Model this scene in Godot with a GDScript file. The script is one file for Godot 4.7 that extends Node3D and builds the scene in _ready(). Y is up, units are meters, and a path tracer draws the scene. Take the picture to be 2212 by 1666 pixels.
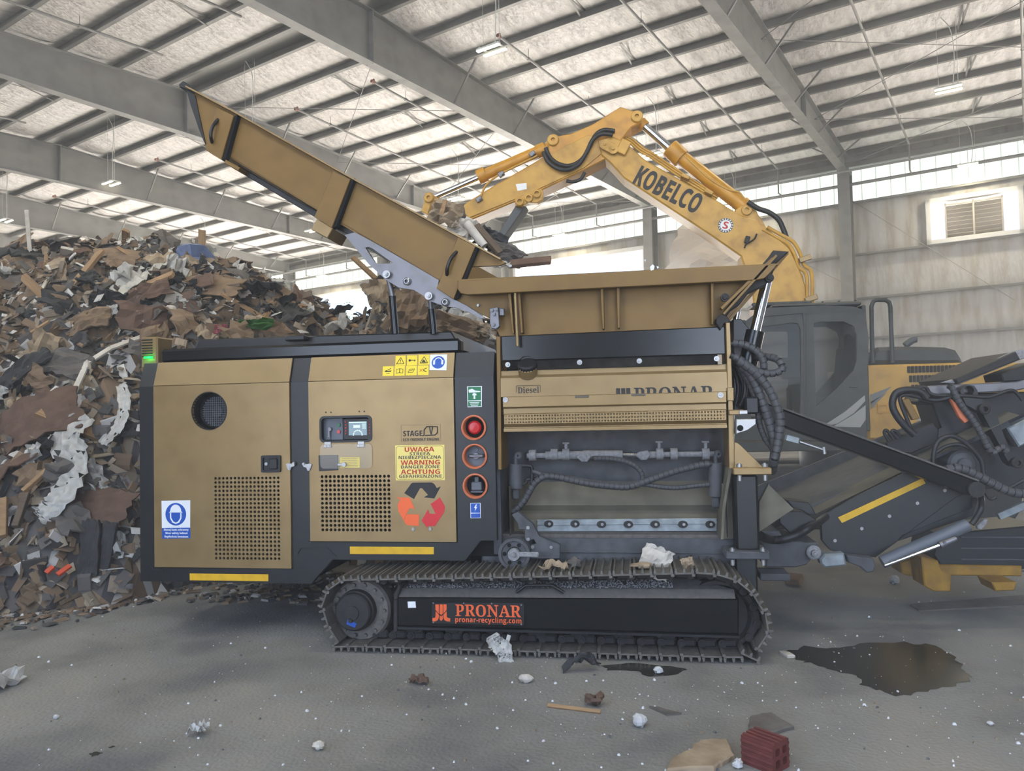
extends Node3D
# A dusty recycling hall: a tracked shredder in front of a debris pile, an excavator behind it.
# World: x runs along the shredder, y up, z towards the camera; the hall is turned against it.

const HALL_TURN := -0.43878          # the hall's own x axis (along its bays) in the world
const EAVE := 10.98
const RIDGE_B := 13.6                # distance of the ridge from the camera, across the hall
const FAR_B := 31.25
const NEAR_B := -4.05
const SLOPE := 0.0456

var M := {}
var names := {}


class Geo:
	# collects triangles with explicit normals; the winding follows the normal
	var v := PackedVector3Array()
	var n := PackedVector3Array()
	var c := PackedColorArray()
	var tint := Color.WHITE
	var colored := false

	func tri(a: Vector3, b: Vector3, d: Vector3, na: Vector3, nb: Vector3, nd: Vector3) -> void:
		var s := na + nb + nd
		if (b - a).cross(d - a).dot(s) > 0.0:
			v.append(a); v.append(d); v.append(b); n.append(na); n.append(nd); n.append(nb)
		else:
			v.append(a); v.append(b); v.append(d); n.append(na); n.append(nb); n.append(nd)
		if colored:
			c.append(tint); c.append(tint); c.append(tint)

	func face(a: Vector3, b: Vector3, d: Vector3, k: Vector3) -> void:
		tri(a, b, d, k, k, k)

	func quad(a: Vector3, b: Vector3, d: Vector3, e: Vector3, k: Vector3) -> void:
		tri(a, b, d, k, k, k)
		tri(a, d, e, k, k, k)

	func flat(a: Vector3, b: Vector3, d: Vector3, e: Vector3, away: Vector3) -> void:
		# a quad whose normal points away from the point given
		var k := (b - a).cross(d - a)
		if k.length_squared() < 1e-14:
			k = (d - a).cross(e - a)
		k = k.normalized()
		if k.dot((a + b + d + e) * 0.25 - away) < 0.0:
			k = -k
		quad(a, b, d, e, k)

	func box(at: Vector3, size: Vector3, basis := Basis()) -> void:
		hexa(at, size, basis, Vector2.ONE)

	func hexa(at: Vector3, size: Vector3, basis: Basis, top: Vector2) -> void:
		# a box whose top may be narrower than its foot
		var h := size * 0.5
		var p := []
		for i in 8:
			var sx := 1.0 if i & 1 else -1.0
			var sy := 1.0 if i & 2 else -1.0
			var sz := 1.0 if i & 4 else -1.0
			var k := top if sy > 0 else Vector2.ONE
			p.append(at + basis * Vector3(sx * h.x * k.x, sy * h.y, sz * h.z * k.y))
		for q in [[0, 1, 3, 2], [4, 5, 7, 6], [0, 1, 5, 4], [2, 3, 7, 6], [0, 2, 6, 4], [1, 3, 7, 5]]:
			flat(p[q[0]], p[q[1]], p[q[2]], p[q[3]], at)

	func cbox(at: Vector3, size: Vector3, r: float, basis := Basis()) -> void:
		# a box with all its edges chamfered
		var h := size * 0.5
		r = minf(r, minf(h.x, minf(h.y, h.z)) * 0.9)
		var i := h - Vector3(r, r, r)
		for ax in 3:
			var bx := (ax + 1) % 3
			var cx := (ax + 2) % 3
			for s in [-1.0, 1.0]:
				var q := []
				for k in [[-1.0, -1.0], [1.0, -1.0], [1.0, 1.0], [-1.0, 1.0]]:
					var p := Vector3.ZERO
					p[ax] = s * h[ax]; p[bx] = k[0] * i[bx]; p[cx] = k[1] * i[cx]
					q.append(at + basis * p)
				var nn := Vector3.ZERO
				nn[ax] = s
				quad(q[0], q[1], q[2], q[3], basis * nn)
			for s in [-1.0, 1.0]:
				for t in [-1.0, 1.0]:
					var q := []
					for e in [[-1.0, 0], [1.0, 0], [1.0, 1], [-1.0, 1]]:
						var p := Vector3.ZERO
						p[ax] = e[0] * i[ax]
						p[bx] = s * (h[bx] if e[1] == 0 else i[bx])
						p[cx] = t * (i[cx] if e[1] == 0 else h[cx])
						q.append(at + basis * p)
					var nn := Vector3.ZERO
					nn[bx] = s; nn[cx] = t
					quad(q[0], q[1], q[2], q[3], basis * nn.normalized())
		for sx in [-1.0, 1.0]:
			for sy in [-1.0, 1.0]:
				for sz in [-1.0, 1.0]:
					face(at + basis * Vector3(sx * h.x, sy * i.y, sz * i.z), at + basis * Vector3(sx * i.x, sy * h.y, sz * i.z), at + basis * Vector3(sx * i.x, sy * i.y, sz * h.z), basis * Vector3(sx, sy, sz).normalized())

	func slab(a: Vector3, b: Vector3, wide: float, thick: float, up := Vector3.UP) -> void:
		# a bar from a to b, thick along up and wide across
		var x := (b - a).normalized()
		var z := x.cross(up).normalized()
		var y := z.cross(x)
		cbox((a + b) * 0.5, Vector3(a.distance_to(b), thick, wide), minf(thick, wide) * 0.08, Basis(x, y, z))

	func plate(poly: PackedVector2Array, z0: float, z1: float, t := Transform3D(), bevel := 0.0) -> void:
		# a polygon in x and y, thick from z0 to z1; z1 is the front, with a bevelled edge
		var m := poly.size()
		var idx := Geometry2D.triangulate_polygon(poly)
		var inner := poly
		if bevel > 0.0:
			var o := Geometry2D.offset_polygon(poly, -bevel, Geometry2D.JOIN_MITER)
			if o.size() == 1 and o[0].size() == m:
				# put the same corner first
				var best := 0
				for i in m:
					if o[0][i].distance_to(poly[0]) < o[0][best].distance_to(poly[0]):
						best = i
				inner = PackedVector2Array()
				for i in m:
					inner.append(o[0][(best + i) % m])
				if m > 2 and inner[1].distance_to(poly[1]) > inner[m - 1].distance_to(poly[1]):
					var r := PackedVector2Array([inner[0]])
					for i in range(1, m):
						r.append(inner[m - i])
					inner = r
		var kz := signf(z1 - z0)
		var ff := (t.basis * Vector3(0, 0, kz)).normalized()
		for i in range(0, idx.size(), 3):
			face(t * Vector3(inner[idx[i]].x, inner[idx[i]].y, z1), t * Vector3(inner[idx[i + 1]].x, inner[idx[i + 1]].y, z1), t * Vector3(inner[idx[i + 2]].x, inner[idx[i + 2]].y, z1), ff)
			face(t * Vector3(poly[idx[i]].x, poly[idx[i]].y, z0), t * Vector3(poly[idx[i + 1]].x, poly[idx[i + 1]].y, z0), t * Vector3(poly[idx[i + 2]].x, poly[idx[i + 2]].y, z0), -ff)
		var turn := -1.0 if Geometry2D.is_polygon_clockwise(poly) else 1.0
		var ze := z1 - kz * bevel if inner != poly else z1
		for i in m:
			var a := poly[i]
			var b := poly[(i + 1) % m]
			var e := (b - a)
			var k := (t.basis * Vector3(e.y, -e.x, 0).normalized() * turn).normalized()
			quad(t * Vector3(a.x, a.y, z0), t * Vector3(b.x, b.y, z0), t * Vector3(b.x, b.y, ze), t * Vector3(a.x, a.y, ze), k)
			if inner != poly:
				var ia := inner[i]
				var ib := inner[(i + 1) % m]
				quad(t * Vector3(a.x, a.y, ze), t * Vector3(b.x, b.y, ze), t * Vector3(ib.x, ib.y, z1), t * Vector3(ia.x, ia.y, z1), (k + ff).normalized())

	func frame_plate(outer: PackedVector2Array, holes: Array, z0: float, z1: float) -> void:
		# a plate with holes: strips are cut with Geometry2D, walls of the holes are built
		var pieces := [outer]
		for h in holes:
			var c := Vector2.ZERO
			for p in h:
				c += p
			c /= h.size()
			var next := []
			for q in pieces:
				if Geometry2D.intersect_polygons(q, h).is_empty():
					next.append(q)
					continue
				for s in [-1, 1]:
					var half := PackedVector2Array([c + Vector2(0, -99), c + Vector2(99 * s, -99), c + Vector2(99 * s, 99), c + Vector2(0, 99)])
					for part in Geometry2D.intersect_polygons(q, half):
						for rest in Geometry2D.clip_polygons(part, h):
							next.append(rest)
			pieces = next
		var kz := Vector3(0, 0, signf(z1 - z0))
		for q in pieces:
			var idx := Geometry2D.triangulate_polygon(q)
			for i in range(0, idx.size(), 3):
				for s in [0, 1]:
					var z := z1 if s == 0 else z0
					face(Vector3(q[idx[i]].x, q[idx[i]].y, z), Vector3(q[idx[i + 1]].x, q[idx[i + 1]].y, z), Vector3(q[idx[i + 2]].x, q[idx[i + 2]].y, z), kz if s == 0 else -kz)
		var rims := [outer]
		rims.append_array(holes)
		for r in rims.size():
			var q: PackedVector2Array = rims[r]
			var turn := (-1.0 if Geometry2D.is_polygon_clockwise(q) else 1.0) * (1.0 if r == 0 else -1.0)
			for i in q.size():
				var a: Vector2 = q[i]
				var b: Vector2 = q[(i + 1) % q.size()]
				var k := Vector3((b - a).y, -(b - a).x, 0).normalized() * turn
				quad(Vector3(a.x, a.y, z0), Vector3(b.x, b.y, z0), Vector3(b.x, b.y, z1), Vector3(a.x, a.y, z1), k)

	func cyl(a: Vector3, b: Vector3, r0: float, r1 := -1.0, sides := 14, caps := true) -> void:
		if r1 < 0.0:
			r1 = r0
		var y := (b - a).normalized()
		var x := y.cross(Vector3.RIGHT if absf(y.x) < 0.8 else Vector3.UP).normalized()
		var z := x.cross(y)
		for i in sides:
			var p := TAU * i / sides
			var q := TAU * (i + 1) / sides
			var d0 := x * cos(p) + z * sin(p)
			var d1 := x * cos(q) + z * sin(q)
			tri(a + d0 * r0, a + d1 * r0, b + d1 * r1, d0, d1, d1)
			tri(a + d0 * r0, b + d1 * r1, b + d0 * r1, d0, d1, d0)
			if caps:
				face(a, a + d0 * r0, a + d1 * r0, -y)
				face(b, b + d0 * r1, b + d1 * r1, y)

	func ring(at: Vector3, axis: Vector3, r0: float, r1: float, depth: float, sides := 28) -> void:
		# a flat washer round an axis: r0 the hole, r1 the rim
		lathe(at, axis, [Vector2(r0, 0), Vector2(r0, depth), Vector2(r1 - depth * 0.3, depth), Vector2(r1, depth * 0.7), Vector2(r1, 0)], sides)

	func lathe(at: Vector3, axis: Vector3, prof: Array, sides := 24) -> void:
		# profile of (radius, height along the axis)
		var y := axis.normalized()
		var x := y.cross(Vector3.RIGHT if absf(y.x) < 0.8 else Vector3.UP).normalized()
		var z := x.cross(y)
		for k in prof.size() - 1:
			var p: Vector2 = prof[k]
			var q: Vector2 = prof[k + 1]
			var e := q - p
			var k2 := Vector2(e.y, -e.x).normalized()
			for i in sides:
				var s0 := TAU * i / sides
				var s1 := TAU * (i + 1) / sides
				var d0 := x * cos(s0) + z * sin(s0)
				var d1 := x * cos(s1) + z * sin(s1)
				var n0 := (d0 * k2.x + y * k2.y)
				var n1 := (d1 * k2.x + y * k2.y)
				if q.x > 0.0:
					tri(at + d0 * p.x + y * p.y, at + d0 * q.x + y * q.y, at + d1 * q.x + y * q.y, n0, n0, n1)
				if p.x > 0.0:
					tri(at + d0 * p.x + y * p.y, at + d1 * q.x + y * q.y, at + d1 * p.x + y * p.y, n0, n1, n1)

	func tube(pts: Array, r: float, sides := 10, caps := true) -> void:
		var x := Vector3.ZERO
		var prev := []
		for i in pts.size():
			var p: Vector3 = pts[i]
			var t: Vector3
			if i == 0:
				t = pts[1] - p
			elif i == pts.size() - 1:
				t = p - pts[i - 1]
			else:
				t = (pts[i + 1] - p).normalized() + (p - pts[i - 1]).normalized()
			t = t.normalized()
			if x == Vector3.ZERO:
				x = t.cross(Vector3.UP if absf(t.y) < 0.9 else Vector3.RIGHT).normalized()
			else:
				x = (x - t * x.dot(t)).normalized()
			var z := x.cross(t)
			var now := []
			for k in sides:
				var d := x * cos(TAU * k / sides) + z * sin(TAU * k / sides)
				now.append([p + d * r, d])
			if i > 0:
				for k in sides:
					var k1 := (k + 1) % sides
					tri(prev[k][0], prev[k1][0], now[k1][0], prev[k][1], prev[k1][1], now[k1][1])
					tri(prev[k][0], now[k1][0], now[k][0], prev[k][1], now[k1][1], now[k][1])
			if caps and (i == 0 or i == pts.size() - 1):
				var k2 := -t if i == 0 else t
				for k in sides:
					face(p, now[k][0], now[(k + 1) % sides][0], k2)
			prev = now

	func bolt(at: Vector3, axis: Vector3, r: float, h: float) -> void:
		cyl(at, at + axis.normalized() * h, r, r * 0.92, 6)
		cyl(at + axis.normalized() * h, at + axis.normalized() * (h * 1.35), r * 0.5, r * 0.45, 8)

	func soft() -> void:
		# one normal for each place: for crumpled sheets and mounds
		var sum := {}
		for i in v.size():
			var k := Vector3i((v[i] * 2000.0).round())
			sum[k] = sum.get(k, Vector3.ZERO) + n[i]
		for i in v.size():
			var s: Vector3 = sum[Vector3i((v[i] * 2000.0).round())]
			if s.length_squared() > 1e-8:
				n[i] = s.normalized()

	func mesh(m: Material) -> ArrayMesh:
		var a := []
		a.resize(Mesh.ARRAY_MAX)
		a[Mesh.ARRAY_VERTEX] = v
		a[Mesh.ARRAY_NORMAL] = n
		if colored:
			a[Mesh.ARRAY_COLOR] = c
		var o := ArrayMesh.new()
		o.add_surface_from_arrays(Mesh.PRIMITIVE_TRIANGLES, a)
		o.surface_set_material(0, m)
		return o


func curve(pts: Array, steps := 8) -> Array:
	# a smooth path through the points
	var out := []
	for i in pts.size() - 1:
		var p0: Vector3 = pts[maxi(i - 1, 0)]
		var p1: Vector3 = pts[i]
		var p2: Vector3 = pts[i + 1]
		var p3: Vector3 = pts[mini(i + 2, pts.size() - 1)]
		for k in steps:
			out.append(p1.cubic_interpolate(p2, p0, p3, float(k) / steps))
	out.append(pts[-1])
	return out


func circle(at: Vector2, r: float, sides := 24, ry := -1.0) -> PackedVector2Array:
	var o := PackedVector2Array()
	for i in sides:
		o.append(at + Vector2(cos(TAU * i / sides) * r, sin(TAU * i / sides) * (r if ry < 0 else ry)))
	return o


func rounded(at: Vector2, size: Vector2, r: float, k := 4) -> PackedVector2Array:
	var o := PackedVector2Array()
	for q in 4:
		var cx: float = at.x + (size.x * 0.5 - r) * [1, -1, -1, 1][q]
		var cy: float = at.y + (size.y * 0.5 - r) * [1, 1, -1, -1][q]
		for i in k + 1:
			var p := PI * 0.5 * (q + float(i) / k)
			o.append(Vector2(cx + cos(p) * r, cy + sin(p) * r))
	return o


func numbered(called: String) -> String:
	var k: int = names.get(called, 0)
	names[called] = k + 1
	return called if k == 0 else "%s_%03d" % [called, k]


func put(called: String, g: Geo, m: Material, parent: Node = null) -> MeshInstance3D:
	var o := MeshInstance3D.new()
	o.mesh = g.mesh(m)
	o.cast_shadow = GeometryInstance3D.SHADOW_CASTING_SETTING_ON
	if parent == null:
		o.name = numbered(called)
		add_child(o)
	else:
		o.name = called
		parent.add_child(o, true)
	return o


func again(o: MeshInstance3D, called: String, t: Transform3D, parent: Node = null) -> MeshInstance3D:
	# a further piece that shares a mesh
	var r := MeshInstance3D.new()
	r.mesh = o.mesh
	r.transform = t
	if parent == null:
		r.name = numbered(called)
		add_child(r)
	else:
		r.name = called
		parent.add_child(r, true)
	return r


func tag(o: Node, label: String, category: String, group := "", kind := "") -> Node:
	o.set_meta("label", label)
	o.set_meta("category", category)
	if group:
		o.set_meta("group", group)
	if kind:
		o.set_meta("kind", kind)
	return o


func thing(called: String, label: String, category: String, at := Vector3.ZERO, turn := 0.0, group := "") -> Node3D:
	var o := Node3D.new()
	o.name = numbered(called)
	add_child(o)
	o.position = at
	o.rotation.y = turn
	tag(o, label, category, group)
	return o


func setting(called: String, label: String, category: String, turned := true) -> Node3D:
	var o := thing(called, label, category, Vector3.ZERO, HALL_TURN if turned else 0.0)
	o.set_meta("kind", "structure")
	return o


func group_node(called: String, parent: Node) -> Node3D:
	var o := Node3D.new()
	o.name = called
	parent.add_child(o, true)
	return o


func note(o: Node, label: String) -> Node:
	o.set_meta("label", label)
	return o


func letters(text: String, called: String, at: Vector3, height: float, wide: float, m: Material, parent: Node, face := "Droid Sans", bold := true, turn := Basis(), italic := false, thick := 0.002, heavy := 0.0) -> MeshInstance3D:
	# raised lettering fitted into a height of capitals and a width
	var t := TextMesh.new()
	var f := SystemFont.new()
	f.font_names = PackedStringArray([face])
	f.font_weight = 700 if bold else 400
	f.font_italic = italic
	t.font = f
	if heavy > 0.0:
		var fat := FontVariation.new()
		fat.base_font = f
		fat.variation_embolden = heavy
		t.font = fat
	t.text = text
	t.font_size = 64
	t.pixel_size = 0.01
	t.depth = 0.01
	t.curve_step = 2.0
	t.material = m
	var box := t.get_aabb()
	var o := MeshInstance3D.new()
	o.mesh = t
	o.name = called
	parent.add_child(o, true)
	var sx := wide / maxf(box.size.x, 0.001)
	var sy := height / maxf(box.size.y, 0.001)
	o.transform = Transform3D(turn * Basis.from_scale(Vector3(sx, sy, thick / 0.01)), at) * Transform3D(Basis(), -box.get_center())
	return o


func yaw(turn: float) -> Basis:
	return Basis(Vector3.UP, turn)


func roof_y(b: float) -> float:
	return EAVE + SLOPE * (FAR_B - maxf(b, 2.0 * RIDGE_B - b))


func hall(a: float, y: float, b: float) -> Vector3:
	return Basis(Vector3.UP, HALL_TURN) * Vector3(a, y, -b)


func _ready() -> void:
	# camera
	var cam := Camera3D.new()
	cam.name = "camera"
	add_child(cam)
	cam.fov = 53.854
	cam.near = 0.05
	cam.far = 400.0
	cam.transform = Transform3D(Basis(Vector3(0.98725, -0.02189, -0.15769), Vector3(0.02685, 0.99921, 0.02937), Vector3(0.15692, -0.03323, 0.98705)), Vector3(0, 1.6, 0))
	# sky and exposure
	var env := Environment.new()
	var sky_look := ProceduralSkyMaterial.new()
	sky_look.sky_top_color = Color(0.5, 0.68, 0.96)
	sky_look.sky_horizon_color = Color(0.8, 0.89, 1.0)
	sky_look.ground_bottom_color = Color(0.45, 0.43, 0.4)
	sky_look.ground_horizon_color = Color(0.8, 0.85, 0.88)
	sky_look.sky_energy_multiplier = 1.8
	sky_look.ground_energy_multiplier = 1.0
	var sky := Sky.new()
	sky.sky_material = sky_look
	env.background_mode = Environment.BG_SKY
	env.sky = sky
	env.tonemap_mode = Environment.TONE_MAPPER_LINEAR
	env.tonemap_exposure = 1.05
	env.sdfgi_enabled = true
	env.ssao_enabled = true
	env.ssil_enabled = true
	env.volumetric_fog_enabled = true
	env.volumetric_fog_density = 0.0
	env.volumetric_fog_albedo = Color(0.93, 0.93, 0.92)
	var around := WorldEnvironment.new()
	around.name = "surroundings"
	around.environment = env
	add_child(around)
	# the sun stands beyond the far wall and falls on the yard and just inside the far doors
	var sun := DirectionalLight3D.new()
	sun.name = "sun"
	sun.light_energy = 62.0
	sun.light_color = Color(1.0, 0.975, 0.95)
	sun.light_angular_distance = 0.6
	sun.shadow_enabled = true
	add_child(sun)
	sun.look_at_from_position(Vector3.ZERO, Basis(Vector3.UP, HALL_TURN) * Vector3(0.15, -0.5, 0.9))
	# daylight through the open doors of the near wall, behind the camera
	daylight(Vector3(6.2, 4.1, -NEAR_B - 0.15), Vector2(6.2, 8.0), 60.0)
	daylight(Vector3(-2.5, 2.5, -NEAR_B - 0.15), Vector2(4.0, 4.9), 14.0)
	daylight(Vector3(-1.5, 9.9, -NEAR_B - 0.15), Vector2(54.0, 1.1), 300.0)
	materials()
	build_hall()
	build_shredder()
	build_right_machine()
	build_excavator()
	build_pile()
	build_outside()
	build_floor_things()
	build_haze()


func daylight(at: Vector3, size: Vector2, energy: float) -> void:
	# the light of the sky that comes in by one opening, as large as the opening
	var l := AreaLight3D.new()
	l.name = "daylight"
	add_child(l, true)
	l.area_size = size
	l.light_color = Color(0.93, 0.96, 1.0)
	l.light_energy = energy
	l.area_range = 90.0
	l.shadow_enabled = true
	l.transform = Transform3D(Basis(Vector3.UP, HALL_TURN), Basis(Vector3.UP, HALL_TURN) * at)


func noise(freq: float, ramp: Array, key: int, octaves := 4, size := 512, kind := FastNoiseLite.TYPE_SIMPLEX_SMOOTH) -> NoiseTexture2D:
	var f := FastNoiseLite.new()
	f.noise_type = kind
	f.frequency = freq
	f.fractal_octaves = octaves
	f.seed = key
	var t := NoiseTexture2D.new()
	t.width = size
	t.height = size
	t.seamless = true
	t.noise = f
	if ramp.size():
		var g := Gradient.new()
		g.offsets = PackedFloat32Array()
		g.colors = PackedColorArray()
		var offs := PackedFloat32Array()
		var cols := PackedColorArray()
		for r in ramp:
			offs.append(r[0])
			cols.append(r[1])
		g.offsets = offs
		g.colors = cols
		t.color_ramp = g
	return t


func relief(freq: float, key: int, strength: float, octaves := 4, size := 512) -> NoiseTexture2D:
	var t := noise(freq, [], key, octaves, size)
	t.as_normal_map = true
	t.bump_strength = strength
	return t


func paint(key: String, color: Color, rough: float, metal := 0.0, opt := {}) -> StandardMaterial3D:
	var m := StandardMaterial3D.new()
	m.resource_name = key
	m.albedo_color = color
	m.roughness = rough
	m.metallic = metal
	if opt.has("tex"):
		m.albedo_texture = opt.tex
		m.uv1_triplanar = true
		m.uv1_world_triplanar = opt.get("world", true)
		m.uv1_scale = opt.get("scale", Vector3.ONE)
	if opt.has("rtex"):
		m.roughness_texture = opt.rtex
		m.roughness_texture_channel = BaseMaterial3D.TEXTURE_CHANNEL_RED
	if opt.has("ntex"):
		m.normal_enabled = true
		m.normal_texture = opt.ntex
		m.normal_scale = opt.get("bump", 1.0)
		m.uv1_triplanar = true
		m.uv1_world_triplanar = opt.get("world", true)
		m.uv1_scale = opt.get("scale", Vector3.ONE)
	if opt.has("glow"):
		m.emission_enabled = true
		m.emission = opt.glow
		m.emission_energy_multiplier = opt.get("power", 1.0)
	if opt.has("coat"):
		m.clearcoat_enabled = true
		m.clearcoat = opt.coat
		m.clearcoat_roughness = 0.12
	if opt.has("vertex"):
		m.vertex_color_use_as_albedo = true
	if opt.has("back"):
		m.backlight_enabled = true
		m.backlight = opt.back
	M[key] = m
	return m


func grey(v: float) -> Color:
	return Color(v, v, v)


func materials() -> void:
	var soft := noise(0.006, [[0.0, grey(0.80)], [0.5, grey(0.93)], [1.0, grey(1.0)]], 3, 5)
	var fine := noise(0.03, [[0.0, grey(0.72)], [0.45, grey(0.92)], [1.0, grey(1.0)]], 5, 5)
	var dusty := noise(0.012, [[0.25, Color(0.62, 0.6, 0.58)], [0.5, Color(0.85, 0.84, 0.82)], [0.75, Color(1.0, 0.99, 0.97)]], 9, 6)
	var ground := noise(0.0035, [[0.1, Color(0.74, 0.74, 0.75)], [0.45, Color(0.91, 0.9, 0.88)], [0.6, Color(0.94, 0.935, 0.93)], [0.9, Color(1.0, 0.98, 0.95)]], 21, 8, 1024)
	var wall_stain := noise(0.008, [[0.1, Color(0.86, 0.83, 0.79)], [0.5, Color(0.96, 0.955, 0.95)], [0.8, Color(1.0, 1.0, 1.0)]], 31, 5)
	var glossmap := noise(0.01, [[0.2, grey(0.5)], [0.8, grey(1.0)]], 41, 5)
	var wrinkle := relief(0.02, 51, 9.0, 3)
	var grain := relief(0.16, 61, 4.0, 3, 1024)
	var lumps := relief(0.02, 71, 6.0, 5)
	# the hall
	paint("insulation", Color(0.97, 0.955, 0.945), 0.55, 0.0, {"tex": soft, "ntex": wrinkle, "bump": 1.0, "scale": Vector3(0.9, 0.35, 0.35), "world": false})
	paint("wall_facing", Color(0.71, 0.706, 0.7), 0.6, 0.0, {"tex": wall_stain, "ntex": wrinkle, "bump": 0.35, "scale": Vector3(0.55, 0.1, 0.55), "world": false})
	paint("roof_sheet", Color(0.78, 0.78, 0.77), 0.5, 0.1)
	paint("frame_steel", Color(0.54, 0.54, 0.53), 0.5, 0.0, {"tex": soft, "scale": Vector3(0.4, 0.4, 0.4)})
	paint("purlin_steel", Color(0.52, 0.515, 0.505), 0.5, 0.15, {"tex": soft, "scale": Vector3(0.3, 0.3, 0.3)})
	paint("pipe_steel", Color(0.55, 0.545, 0.54), 0.5, 0.2)
	paint("fitting_red", Color(0.55, 0.36, 0.3), 0.6)
	paint("concrete", Color(0.515, 0.513, 0.50), 0.82, 0.0, {"tex": ground, "ntex": grain, "bump": 0.22, "scale": Vector3(0.21, 0.21, 0.21)})
	paint("daylight_panel", Color(0.85, 0.88, 0.84), 0.5, 0.0, {"glow": Color(0.93, 0.97, 0.93), "power": 1.25})
	paint("rib_plastic", Color(0.75, 0.78, 0.75), 0.5, 0.0, {"glow": Color(0.86, 0.9, 0.86), "power": 0.55})
	paint("white_trim", Color(0.8, 0.8, 0.8), 0.5)
	paint("led", Color(1, 1, 1), 0.4, 0.0, {"glow": Color(1.0, 0.97, 0.86), "power": 9.0})
	paint("lamp_case", Color(0.8, 0.8, 0.78), 0.5)
	paint("louver", Color(0.66, 0.64, 0.61), 0.5, 0.2)
	# outside
	paint("yard", Color(0.7, 0.68, 0.64), 0.9)
	paint("leaf_green", Color(0.26, 0.35, 0.17), 0.8)


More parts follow.
